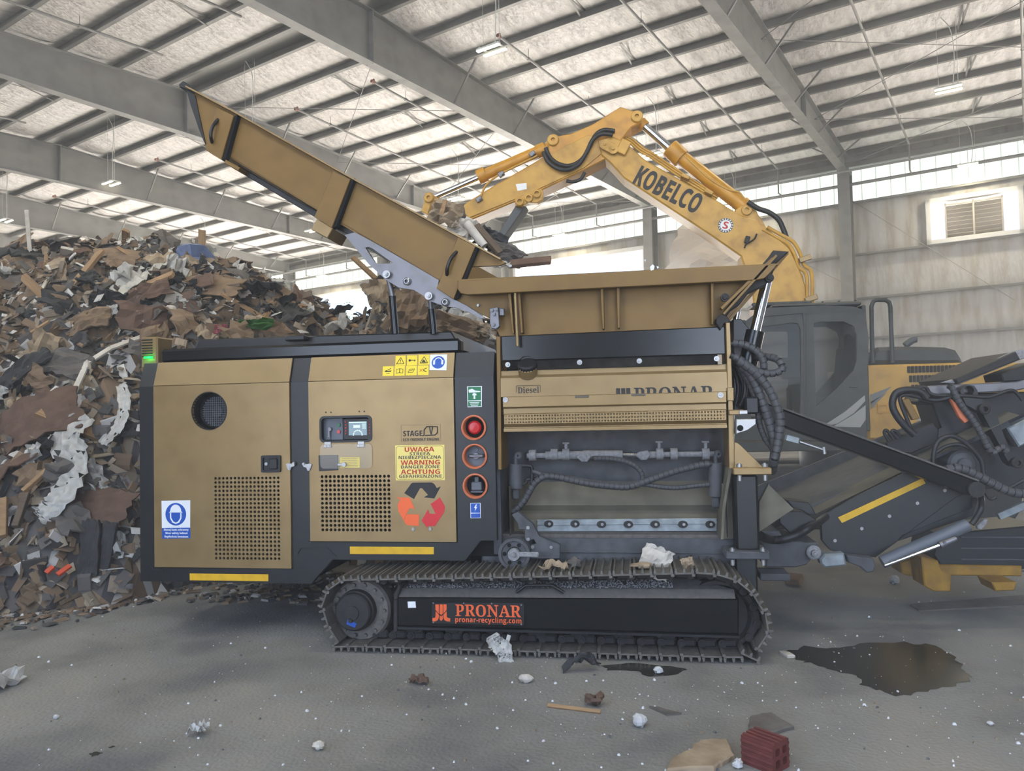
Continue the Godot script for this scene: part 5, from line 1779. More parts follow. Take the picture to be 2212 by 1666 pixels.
func shredder_hopper(s: Node3D) -> void:
	var h := group_node("hopper", s)
	note(h, "tan loading hopper with welded ribs")
	var g := Geo.new()
	g.plate(PackedVector2Array([Vector2(-1.236, 2.398), Vector2(-1.182, 2.542), Vector2(0.937, 2.539), Vector2(0.61, 2.139), Vector2(-0.921, 2.129), Vector2(-0.979, 2.254)]), -5.33, -5.3, Transform3D(), 0.002)
	put("side_wall", g, M.ochre, h)
	g = Geo.new()
	g.plate(PackedVector2Array([Vector2(-1.236, 2.398), Vector2(-1.182, 2.542), Vector2(0.937, 2.539), Vector2(0.61, 2.139), Vector2(-0.921, 2.129)]), -7.25, -7.22)
	put("side_wall", g, M.ochre, h)
	# slanted right end wall
	g = Geo.new()
	var e0: Vector3 = Vector3(0.629, 2.151, -5.3)
	var e1: Vector3 = Vector3(1.053, 2.621, -5.3)
	g.slab(Vector3(e0.x, e0.y, -6.27), Vector3(e1.x, e1.y, -6.27), 1.94, 0.02)
	put("end_wall", g, M.ochre, h)
	# rim rail
	g = Geo.new()
	g.plate(PackedVector2Array([Vector2(-1.188, 2.519), Vector2(0.959, 2.521), Vector2(0.911, 2.466), Vector2(0.869, 2.431), Vector2(0.825, 2.424), Vector2(-1.12, 2.415), Vector2(-1.169, 2.427), Vector2(-1.189, 2.457)]), -5.2, -5.16, Transform3D(), 0.004)
	g.plate(PackedVector2Array([Vector2(-1.192, 2.526), Vector2(0.969, 2.527), Vector2(0.963, 2.518), Vector2(-1.192, 2.516)]), -5.34, -5.162)
	put("rim_rail", g, M.ochre, h)
	# ribs: thin plates standing out from the wall
	for q in [PackedVector2Array([Vector2(-0.846, 2.432), Vector2(-0.823, 2.431), Vector2(-0.807, 2.137), Vector2(-0.817, 2.137)]), PackedVector2Array([Vector2(-0.781, 2.433), Vector2(-0.758, 2.432), Vector2(-0.744, 2.141), Vector2(-0.758, 2.138)]), PackedVector2Array([Vector2(-0.202, 2.435), Vector2(-0.18, 2.434), Vector2(-0.181, 2.145), Vector2(-0.193, 2.146)]), PackedVector2Array([Vector2(-0.091, 2.436), Vector2(-0.069, 2.435), Vector2(-0.076, 2.148), Vector2(-0.089, 2.148)]), PackedVector2Array([Vector2(0.535, 2.431), Vector2(0.556, 2.43), Vector2(0.542, 2.149), Vector2(0.533, 2.149)])]:
		g = Geo.new()
		g.plate(q, -5.3, -5.215, Transform3D(), 0.002)
		put("rib", g, M.ochre, h)
	# prop rod with a ball at its head
	g = Geo.new()
	g.tube([Vector3(-0.784, 2.469, -5.19), Vector3(-0.789, 2.395, -5.19), Vector3(-0.783, 2.201, -5.19), Vector3(-0.78, 2.046, -5.19)], 0.011, 8)
	g.cyl(Vector3(-0.788, 2.471, -5.22), Vector3(-0.781, 2.462, -5.17), 0.02, -1, 12)
	put("prop_rod", g, M.gold, h)
	for q in [Vector3(-0.639, 2.517, -5.29), Vector3(0.334, 2.505, -5.29), Vector3(-0.832, 2.626, -5.29), Vector3(-1.168, 2.46, -5.29), Vector3(-1.072, 2.356, -5.29), Vector3(0.331, 2.479, -5.29), Vector3(0.633, 2.329, -5.29)]:
		g = Geo.new()
		g.bolt(q, Vector3.BACK, 0.011, 0.012)
		put("wall_bolt", g, M.zinc, h)
	# paint scars on the rail
	for q in [PackedVector2Array([Vector2(0.136, 2.545), Vector2(0.155, 2.563), Vector2(0.167, 2.547), Vector2(0.16, 2.525), Vector2(0.141, 2.52)]), PackedVector2Array([Vector2(0.179, 2.549), Vector2(0.197, 2.542), Vector2(0.185, 2.53)]), PackedVector2Array([Vector2(0.098, 2.597), Vector2(0.11, 2.597), Vector2(0.106, 2.581)])]:
		g = Geo.new()
		g.plate(q, -5.1605, -5.1585)
		put("paint_scar", g, M.sign_white, h)
	# hinge bracket at the left foot
	g = Geo.new()
	g.plate(PackedVector2Array([Vector2(-0.972, 2.32), Vector2(-0.913, 2.324), Vector2(-0.906, 2.191), Vector2(-0.929, 2.172), Vector2(-0.962, 2.177), Vector2(-0.974, 2.21)]), -5.24, -5.2, Transform3D(), 0.004)
	g.plate(PackedVector2Array([Vector2(-0.91, 2.323), Vector2(-0.874, 2.315), Vector2(-0.875, 2.266), Vector2(-0.908, 2.268)]), -5.26, -5.22, Transform3D(), 0.004)
	for q in [Vector3(-0.956, 2.303, -5.2), Vector3(-0.923, 2.308, -5.2), Vector3(-0.943, 2.277, -5.2), Vector3(-0.948, 2.202, -5.2)]:
		g.bolt(q, Vector3.BACK, 0.014, 0.014)
	put("hinge_bracket", g, M.steel, h)
	# dark end frame that carries the cylinder
	g = Geo.new()
	g.plate(PackedVector2Array([Vector2(0.946, 2.627), Vector2(1.047, 2.613), Vector2(0.995, 2.571), Vector2(0.963, 2.541), Vector2(0.919, 2.427), Vector2(0.888, 2.396), Vector2(0.774, 2.348), Vector2(0.721, 2.276), Vector2(0.658, 2.236), Vector2(0.615, 2.174), Vector2(0.599, 2.175), Vector2(0.606, 2.223), Vector2(0.798, 2.454), Vector2(0.925, 2.596)]), -5.3, -5.22, Transform3D(), 0.006)
	put("end_frame", g, M.track_dark, h)
	g = Geo.new()
	g.slab(Vector3(0.594, 2.246, -5.2), Vector3(0.933, 2.564, -5.2), 0.06, 0.02)
	g.slab(Vector3(0.606, 2.208, -5.19), Vector3(0.955, 2.582, -5.19), 0.06, 0.016)
	put("end_flange", g, M.ochre, h)
	g = Geo.new()
	g.plate(PackedVector2Array([Vector2(0.564, 2.187), Vector2(0.601, 2.223), Vector2(0.636, 2.195), Vector2(0.656, 2.162), Vector2(0.614, 2.153), Vector2(0.592, 2.111), Vector2(0.563, 2.155)]), -5.35, -5.21, Transform3D(), 0.004)
	put("hinge_lug", g, M.track_dark, h)
	for q in [Vector3(0.912, 2.439, -5.22), Vector3(0.621, 2.321, -5.21)]:
		g = Geo.new()
		g.cyl(q, q + Vector3(0, 0, 0.03), 0.028, -1, 14)
		g.bolt(q + Vector3(0, 0, 0.03), Vector3.BACK, 0.018, 0.014)
		put("pivot_pin", g, M.track_dark, h)
	# lifting cylinders at the right end
	for q in [[Vector3(0.93, 2.459, -5.4), Vector3(0.84, 2.109, -5.4), Vector3(0.773, 1.843, -5.4), 0.036], [Vector3(0.761, 2.301, -5.6), Vector3(0.706, 2.054, -5.6), Vector3(0.682, 1.889, -5.6), 0.022]]:
		g = Geo.new()
		g.cyl(q[0], q[1], q[3], -1, 14)
		put("piston_rod", g, M.chrome, h)
		g = Geo.new()
		g.cyl(q[1], q[2], q[3] * 1.85, -1, 18)
		put("cylinder_barrel", g, M.black_gloss, h)


func shredder_chute(s: Node3D) -> void:
	var c := group_node("feed_chute", s)
	note(c, "long raised tan chute with black gaps at its ribs")
	# crop frame of this view: 380,160 at 0.3362
	var z := -5.3
	var g := Geo.new()
	var side := PackedVector2Array([Vector2(-3.31, 4.131), Vector2(-2.933, 3.91), Vector2(-2.018, 3.344), Vector2(-0.867, 2.654), Vector2(-0.911, 2.637), Vector2(-1.185, 2.64), Vector2(-1.235, 2.44), Vector2(-1.359, 2.553), Vector2(-2.107, 3.029), Vector2(-2.288, 3.136), Vector2(-2.981, 3.586), Vector2(-3.032, 3.562), Vector2(-3.165, 3.641), Vector2(-3.246, 3.995)])
	g.plate(side, -5.33, z, Transform3D(), 0.003)
	put("side_wall", g, M.ochre, c)
	g = Geo.new()
	g.plate(side, -7.2, -7.17)
	put("side_wall", g, M.ochre, c)
	# bottom of the trough
	g = Geo.new()
	var f0: Array = [Vector3(-3.164, 3.649, -5.33), Vector3(-2.991, 3.59, -5.33), Vector3(-2.119, 3.029, -5.33), Vector3(-1.367, 2.552, -5.33)]
	for i in 3:
		var a: Vector3 = f0[i]
		var b: Vector3 = f0[i + 1]
		g.slab(Vector3(a.x, a.y, -6.25), Vector3(b.x, b.y, -6.25), 1.88, 0.02)
	put("trough_floor", g, M.ochre, c)
	# black belly frame under the floor
	g = Geo.new()
	g.plate(PackedVector2Array([Vector2(-2.938, 3.527), Vector2(-2.308, 3.126), Vector2(-2.323, 3.088), Vector2(-2.945, 3.483)]), -7.1, -5.36, Transform3D(), 0.004)
	g.plate(PackedVector2Array([Vector2(-2.143, 3.046), Vector2(-2.01, 2.961), Vector2(-2.023, 2.921), Vector2(-2.181, 3.001)]), -7.1, -5.36, Transform3D(), 0.004)
	put("belly_frame", g, M.black_satin, c)
	# top flange
	g = Geo.new()
	var top: Array = [Vector3(-3.3, 4.124, -5.28), Vector3(-2.922, 3.904, -5.28), Vector3(-2.01, 3.34, -5.28), Vector3(-0.897, 2.671, -5.28)]
	for i in 3:
		g.slab(top[i], top[i + 1], 0.075, 0.012)
	put("top_flange", g, M.gold, c)
	# ribs: folded channels that stand out from the side
	for q in [PackedVector2Array([Vector2(-3.042, 3.936), Vector2(-2.903, 3.861), Vector2(-3.008, 3.533), Vector2(-3.133, 3.616)]), PackedVector2Array([Vector2(-2.123, 3.386), Vector2(-1.993, 3.313), Vector2(-2.141, 2.964), Vector2(-2.275, 3.055)]), PackedVector2Array([Vector2(-1.199, 2.839), Vector2(-1.073, 2.769), Vector2(-1.239, 2.4), Vector2(-1.362, 2.484)])]:
		g = Geo.new()
		g.plate(q, -5.3, -5.235, Transform3D(), 0.003)
		var o := put("rib", g, M.ochre, c)
		o.name = "rib"
		g = Geo.new()
		var a: Vector2 = q[1]
		var b: Vector2 = q[2]
		var off := Vector2(0.012, 0.006)
		g.plate(PackedVector2Array([a, a + off * 2.2, b + off * 2.6, b]), -5.3, -5.25)
		put("rib_gap", g, M.void, c)
	# box bracket and small block below
	g = Geo.new()
	g.plate(PackedVector2Array([Vector2(-2.248, 3.033), Vector2(-2.126, 2.956), Vector2(-2.17, 2.887), Vector2(-2.294, 2.957)]), -5.5, -5.22, Transform3D(), 0.005)
	put("box_bracket", g, M.gold, c)
	g = Geo.new()
	g.plate(PackedVector2Array([Vector2(-2.975, 3.535), Vector2(-2.857, 3.465), Vector2(-2.873, 3.44), Vector2(-2.985, 3.507)]), -5.5, -5.24, Transform3D(), 0.004)
	put("block_bracket", g, M.ochre, c)
	# grab handles
	for q in [[Vector3(-3.03, 3.843, -5.24), Vector3(-3.047, 3.784, -5.2), Vector3(-3.061, 3.734, -5.19), Vector3(-3.067, 3.691, -5.2), Vector3(-3.082, 3.671, -5.24)], [Vector3(-1.211, 2.739, -5.24), Vector3(-1.24, 2.69, -5.2), Vector3(-1.261, 2.64, -5.19), Vector3(-1.273, 2.601, -5.2), Vector3(-1.284, 2.578, -5.24)]]:
		g = Geo.new()
		g.tube(curve(q, 5), 0.013, 8)
		put("grab_handle", g, M.black_satin, c)
	# black end lip
	g = Geo.new()
	g.plate(PackedVector2Array([Vector2(-3.32, 4.117), Vector2(-3.287, 4.097), Vector2(-3.248, 4.065), Vector2(-3.221, 3.932), Vector2(-3.165, 3.681), Vector2(-3.178, 3.7), Vector2(-3.222, 3.811), Vector2(-3.285, 3.992)]), -7.2, -5.29, Transform3D(), 0.003)
	g.plate(PackedVector2Array([Vector2(-3.38, 4.161), Vector2(-3.346, 4.185), Vector2(-3.328, 4.176), Vector2(-3.243, 4.106), Vector2(-3.261, 4.083), Vector2(-3.315, 4.114), Vector2(-3.37, 4.136)]), -7.2, -5.28, Transform3D(), 0.006)
	put("end_lip", g, M.rubber, c)
	# steel carrying plate with cut-outs
	g = Geo.new()
	var plate := PackedVector2Array([Vector2(-2.055, 2.914), Vector2(-1.977, 2.929), Vector2(-1.801, 2.828), Vector2(-1.352, 2.547), Vector2(-1.364, 2.488), Vector2(-1.26, 2.412), Vector2(-1.15, 2.354), Vector2(-1.017, 2.257), Vector2(-1.05, 2.26), Vector2(-1.14, 2.309), Vector2(-1.23, 2.344), Vector2(-1.321, 2.361), Vector2(-1.412, 2.396), Vector2(-1.48, 2.449), Vector2(-1.537, 2.485), Vector2(-1.653, 2.509), Vector2(-1.746, 2.57), Vector2(-1.874, 2.69), Vector2(-1.979, 2.822)])
	g.frame_plate(plate, [PackedVector2Array([Vector2(-1.898, 2.813), Vector2(-1.872, 2.816), Vector2(-1.842, 2.803), Vector2(-1.695, 2.692), Vector2(-1.709, 2.684), Vector2(-1.803, 2.689), Vector2(-1.829, 2.704)])], -5.3, -5.265)
	put("carrying_plate", g, M.steel, c)
	for q in [Vector3(-1.584, 2.546, -5.265), Vector3(-1.303, 2.384, -5.265)]:
		g = Geo.new()
		g.ring(q, Vector3.BACK, 0.014, 0.028, 0.03, 20)
		put("boss", g, M.zinc, c)
	for q in [Vector3(-1.729, 2.602, -5.265), Vector3(-1.419, 2.431, -5.265)]:
		g = Geo.new()
		g.cyl(q, q + Vector3(0, 0, 0.04), 0.028, -1, 16)
		g.bolt(q + Vector3(0, 0, 0.04), Vector3.BACK, 0.017, 0.015)
		put("pivot_pin", g, M.zinc, c)
	for q in [[Vector3(-1.744, 2.593, -5.32), Vector3(-1.718, 2.456, -5.32), Vector3(-1.699, 2.177, -5.32)], [Vector3(-1.465, 2.443, -5.45), Vector3(-1.459, 2.367, -5.45), Vector3(-1.445, 2.18, -5.45)]]:
		g = Geo.new()
		g.cyl(q[0], q[1], 0.02, -1, 12)
		put("piston_rod", g, M.steel, c)
		g = Geo.new()
		g.cyl(q[1], q[2], 0.026, -1, 14)
		put("cylinder_barrel", g, M.black_gloss, c)


func shredder_track(s: Node3D) -> void:
	var outer: Array = [Vector3(-1.882, 0, -4.91), Vector3(-1.966, 0.038, -4.91), Vector3(-2.05, 0.122, -4.91), Vector3(-2.104, 0.245, -4.91), Vector3(-2.11, 0.337, -4.91), Vector3(-2.059, 0.425, -4.91), Vector3(-1.959, 0.482, -4.91), Vector3(-1.77, 0.494, -4.91), Vector3(-1.135, 0.512, -4.91), Vector3(-0.375, 0.536, -4.91), Vector3(0.294, 0.559, -4.91), Vector3(0.463, 0.555, -4.91), Vector3(0.602, 0.517, -4.91), Vector3(0.704, 0.43, -4.91), Vector3(0.767, 0.318, -4.91), Vector3(0.786, 0.225, -4.91), Vector3(0.75, 0.133, -4.91), Vector3(0.671, 0.061, -4.91), Vector3(0.558, 0.015, -4.91)]
	# keep the lower run flat on the floor
	var loop := []
	for p in outer:
		loop.append(Vector2(p.x, maxf(p.y, 0.035)))
	loop[0].y = 0.035
	loop[-1].y = 0.035
	loop.append(Vector2(lerpf(loop[-1].x, loop[0].x, 0.5), 0.035))
	var n := loop.size()
	var fine := []
	for i in n:
		for k in 8:
			fine.append((loop[i] as Vector2).cubic_interpolate(loop[(i + 1) % n], loop[(i + n - 1) % n], loop[(i + 2) % n], k / 8.0))
	var total := 0.0
	for i in fine.size():
		total += fine[i].distance_to(fine[(i + 1) % fine.size()])
	var count := 50
	var pitch := total / count
	# one shoe: plate with three grousers; one link pair below it
	var sg := Geo.new()
	sg.cbox(Vector3(0, -0.006, -0.225), Vector3(pitch * 0.93, 0.012, 0.45), 0.003)
	for k in [-0.4, 0.0, 0.4]:
		sg.hexa(Vector3(k * pitch, 0.012, -0.225), Vector3(0.02, 0.026, 0.45), Basis(), Vector2(0.5, 1.0))
	sg.hexa(Vector3(pitch * 0.44, -0.016, -0.225), Vector3(0.02, 0.016, 0.45), Basis(), Vector2.ONE)
	var lg := Geo.new()
	for zz in [-0.17, -0.3]:
		lg.cbox(Vector3(0, -0.045, zz), Vector3(pitch * 0.72, 0.055, 0.03), 0.012)
		lg.cyl(Vector3(pitch * 0.36, -0.045, zz - 0.02), Vector3(pitch * 0.36, -0.045, zz + 0.024), 0.027, -1, 12)
		lg.cyl(Vector3(pitch * 0.36, -0.045, zz + 0.024), Vector3(pitch * 0.36, -0.045, zz + 0.03), 0.015, -1, 10)
	lg.cyl(Vector3(pitch * 0.36, -0.045, -0.3), Vector3(pitch * 0.36, -0.045, -0.17), 0.02, -1, 10)
	var bg := Geo.new()
	for k in [-0.17, 0.14]:
		bg.cyl(Vector3(k * pitch, -0.012, -0.15), Vector3(k * pitch, -0.035, -0.15), 0.012, 0.01, 8)
	for side in 2:
		var t := group_node("crawler_track", s)
		note(t, "steel crawler track with triple ridged shoes")
		t.position.z = -4.91 - side * 2.1
		var shoe: MeshInstance3D = null
		var link: MeshInstance3D = null
		var walk := 0.0
		var at := 0.0
		var made := 0
		for i in fine.size():
			var a: Vector2 = fine[i]
			var b: Vector2 = fine[(i + 1) % fine.size()]
			var l := a.distance_to(b)
			while made < count and at <= walk + l:
				var p: Vector2 = a.lerp(b, (at - walk) / maxf(l, 1e-6))
				# direction over one pitch keeps the shoes straight on the curves
				var dir := (b - a).normalized()
				var up := Vector2(-dir.y, dir.x)
				if up.dot(p - Vector2(-0.6, 0.28)) < 0:
					up = -up
				var x3 := Vector3(dir.x, dir.y, 0)
				var y3 := Vector3(up.x, up.y, 0)
				var tr := Transform3D(Basis(x3, y3, x3.cross(y3)), Vector3(p.x, p.y, 0))
				if tr.basis.z.z < 0:
					tr.basis = Basis(-x3, y3, (-x3).cross(y3))
				if shoe == null:
					shoe = put("track_shoe", sg, M.track_steel, t)
					link = put("chain_link", lg, M.track_dark, t)
					shoe.transform = tr
					link.transform = tr
				else:
					again(shoe, "track_shoe", tr, t)
					again(link, "chain_link", tr, t)
				at += pitch
				made += 1
			walk += l
		# sprocket with its drive hub
		var g := Geo.new()
		var sc: Vector3 = Vector3(-1.898, 0.249, -5.05)
		sc.z = -0.14
		g.lathe(sc, Vector3.BACK, [Vector2(0.0, -0.12), Vector2(0.215, -0.12), Vector2(0.215, -0.02), Vector2(0.2, 0.0), Vector2(0.12, 0.0)], 40)
		put("sprocket", g, M.track_steel, t)
		for i in 14:
			g = Geo.new()
			var a := TAU * i / 14.0
			g.cyl(sc + Vector3(cos(a) * 0.175, sin(a) * 0.175, 0.0), sc + Vector3(cos(a) * 0.175, sin(a) * 0.175, 0.014), 0.014, 0.012, 8)
			put("sprocket_bolt", g, M.track_steel, t)
		g = Geo.new()
		g.lathe(sc + Vector3(-0.02, 0.005, 0), Vector3.BACK, [Vector2(0.14, -0.02), Vector2(0.137, 0.05), Vector2(0.128, 0.055), Vector2(0.125, 0.085), Vector2(0.115, 0.095), Vector2(0.05, 0.1), Vector2(0.047, 0.107), Vector2(0.0, 0.107)], 36)
		g.cbox(sc + Vector3(0.0, 0.1, 0.075), Vector3(0.05, 0.025, 0.03), 0.005, Basis(Vector3.BACK, 0.4))
		g.cyl(sc + Vector3(-0.03, -0.045, 0.1), sc + Vector3(-0.03, -0.045, 0.115), 0.018, 0.014, 10)
		put("drive_hub", g, M.track_dark, t)
		if side == 0:
			g = Geo.new()
			g.plate(PackedVector2Array([Vector2(-1.949, 0.213), Vector2(-1.887, 0.184), Vector2(-1.9, 0.156), Vector2(-1.959, 0.178)]), 0.0, 0.002, Transform3D(Basis(), Vector3(0, 0, sc.z + 0.098)))
			put("hub_label", g, M.sign_blue, t)
		# idler at the other end
		g = Geo.new()
		var ic: Vector3 = Vector3(0.511, 0.252, -5.05)
		ic.z = -0.2
		g.lathe(ic, Vector3.BACK, [Vector2(0.0, 0.02), Vector2(0.07, 0.02), Vector2(0.08, 0.0), Vector2(0.18, 0.0), Vector2(0.2, 0.03), Vector2(0.225, 0.03), Vector2(0.225, -0.1)], 40)
		put("idler_wheel", g, M.track_dark, t)
		# rollers
		for i in 7:
			g = Geo.new()
			var rx := lerpf(-1.524, 0.172, i / 6.0)
			g.lathe(Vector3(rx, 0.15, -0.16), Vector3.BACK, [Vector2(0.0, 0.03), Vector2(0.02, 0.03), Vector2(0.025, 0.015), Vector2(0.045, 0.015), Vector2(0.05, 0.0), Vector2(0.07, 0.0), Vector2(0.075, -0.01), Vector2(0.075, -0.12)], 20)
			put("track_roller", g, M.track_dark, t)
		# side frame: glossy box with a sloping dusty top
		g = Geo.new()
		var fr := PackedVector2Array([Vector2(-1.605, 0.362), Vector2(0.622, 0.388), Vector2(0.615, 0.166), Vector2(-1.608, 0.168)])
		g.plate(fr, -0.34, -0.06, Transform3D(), 0.008)
		put("side_frame", g, M.black_gloss, t)
		g = Geo.new()
		g.slab(Vector3(-1.596, 0.162, -4.97) + Vector3(0, 0, 4.91 + 0.005), Vector3(0.618, 0.158, -4.97) + Vector3(0, 0, 4.91 + 0.005), 0.05, 0.016)
		put("frame_flange", g, M.black_satin, t)
		g = Geo.new()
		var f0: float = fr[0].x
		var f1: float = fr[1].x
		var fy: float = fr[0].y
		var fy1: float = fr[1].y
		g.flat(Vector3(f0, fy, -0.062), Vector3(f1 - 0.02, fy1, -0.062), Vector3(f1 - 0.02, fy1 + 0.045, -0.12), Vector3(f0, fy + 0.045, -0.12), Vector3(0, 0, -0.5))
		g.flat(Vector3(f0, fy + 0.045, -0.12), Vector3(f1 - 0.02, fy1 + 0.045, -0.12), Vector3(f1 - 0.3, fy1 + 0.08, -0.3), Vector3(f0, fy + 0.08, -0.3), Vector3(0, -0.5, -0.5))
		put("frame_top", g, M.dust, t)
		g = Geo.new()
		g.plate(PackedVector2Array([Vector2(-1.627, 0.346), Vector2(-1.6, 0.349), Vector2(-1.577, 0.442), Vector2(-1.591, 0.451), Vector2(-1.629, 0.377)]), -0.3, -0.05, Transform3D(), 0.006)
		g.plate(PackedVector2Array([Vector2(-1.63, 0.346), Vector2(-1.604, 0.347), Vector2(-1.608, 0.132), Vector2(-1.634, 0.129)]), -0.3, -0.055, Transform3D(), 0.004)
		put("frame_end_plate", g, M.track_dark, t)
		if side == 1:
			continue
		# loose shreddings on the frame top
		g = Geo.new()
		var rng := RandomNumberGenerator.new()
		rng.seed = 77
		for i in 1500:
			var u := rng.randf()
			var w := rng.randf()
			var x := lerpf(f0 + 0.05, f1 - 0.4, u)
			var y := lerpf(fy, fy1, u)
			var q := Vector3(x, y + 0.05 + w * 0.03, lerpf(-0.125, -0.28, w))
			g.hexa(q, Vector3(rng.randf_range(0.004, 0.02), 0.004, rng.randf_range(0.003, 0.008)), Basis.from_euler(Vector3(rng.randf() * 2.0, rng.randf() * TAU, rng.randf() * 2.0)), Vector2(0.6, 0.6))
		var dd := put("shreddings", g, M.dusty_pipe, t)
		dd.set_meta("kind", "stuff")
		g = Geo.new()
		g.tube([Vector3(-0.792, 0.405, -4.98), Vector3(-0.727, 0.451, -4.98), Vector3(-0.558, 0.454, -4.98), Vector3(-0.478, 0.407, -4.98)], 0.01, 8)
		put("frame_handle", g, M.black_satin, t).position.z = 4.91
		# maker's plate
		var plate: Node3D = group_node("name_plate", s)
		g = Geo.new()
		g.plate(PackedVector2Array([Vector2(-1.364, 0.328), Vector2(-0.749, 0.337), Vector2(-0.739, 0.327), Vector2(-0.742, 0.201), Vector2(-0.752, 0.192), Vector2(-1.367, 0.193)]), -4.972, -4.966, Transform3D(), 0.001)
		put("backing", g, M.black_satin, plate)
		letters("PRONAR", "lettering", Vector3(-0.983, 0.283, -4.964), 0.078, 0.44, M.print_orange, plate, "Droid Serif")
		letters("pronar-recycling.com", "lettering", Vector3(-0.983, 0.218, -4.964), 0.046, 0.445, M.print_orange, plate)
		for q in [PackedVector2Array([Vector2(-1.339, 0.319), Vector2(-1.316, 0.32), Vector2(-1.317, 0.258), Vector2(-1.339, 0.283)]), PackedVector2Array([Vector2(-1.338, 0.275), Vector2(-1.317, 0.252), Vector2(-1.317, 0.233), Vector2(-1.326, 0.215), Vector2(-1.342, 0.207), Vector2(-1.361, 0.207), Vector2(-1.361, 0.228), Vector2(-1.346, 0.23), Vector2(-1.34, 0.237)]), PackedVector2Array([Vector2(-1.31, 0.32), Vector2(-1.288, 0.32), Vector2(-1.29, 0.259), Vector2(-1.301, 0.25), Vector2(-1.312, 0.259)]), PackedVector2Array([Vector2(-1.312, 0.249), Vector2(-1.301, 0.24), Vector2(-1.29, 0.25), Vector2(-1.29, 0.222), Vector2(-1.302, 0.21), Vector2(-1.312, 0.222)]), PackedVector2Array([Vector2(-1.284, 0.32), Vector2(-1.262, 0.321), Vector2(-1.263, 0.284), Vector2(-1.285, 0.259)]), PackedVector2Array([Vector2(-1.285, 0.253), Vector2(-1.263, 0.276), Vector2(-1.263, 0.239), Vector2(-1.256, 0.232), Vector2(-1.239, 0.229), Vector2(-1.24, 0.208), Vector2(-1.261, 0.209), Vector2(-1.278, 0.216), Vector2(-1.285, 0.234)])]:
			g = Geo.new()
			g.plate(q, -4.966, -4.963)
			put("emblem_piece", g, M.print_orange, plate)
		for q in [Vector3(-1.354, 0.328, -4.966), Vector3(-1.145, 0.331, -4.966), Vector3(-0.957, 0.332, -4.966), Vector3(-0.76, 0.326, -4.966), Vector3(-1.356, 0.199, -4.966), Vector3(-0.763, 0.2, -4.966)]:
			g = Geo.new()
			g.cyl(q, q + Vector3(0, 0, 0.004), 0.006, 0.004, 8)
			put("rivet", g, M.zinc, plate)
		sheet_of(PackedVector2Array([Vector2(-1.533, 0.333), Vector2(-1.478, 0.335), Vector2(-1.475, 0.293), Vector2(-1.531, 0.291)]), -4.971, 0.003, "type_label", M.sign_white, s)


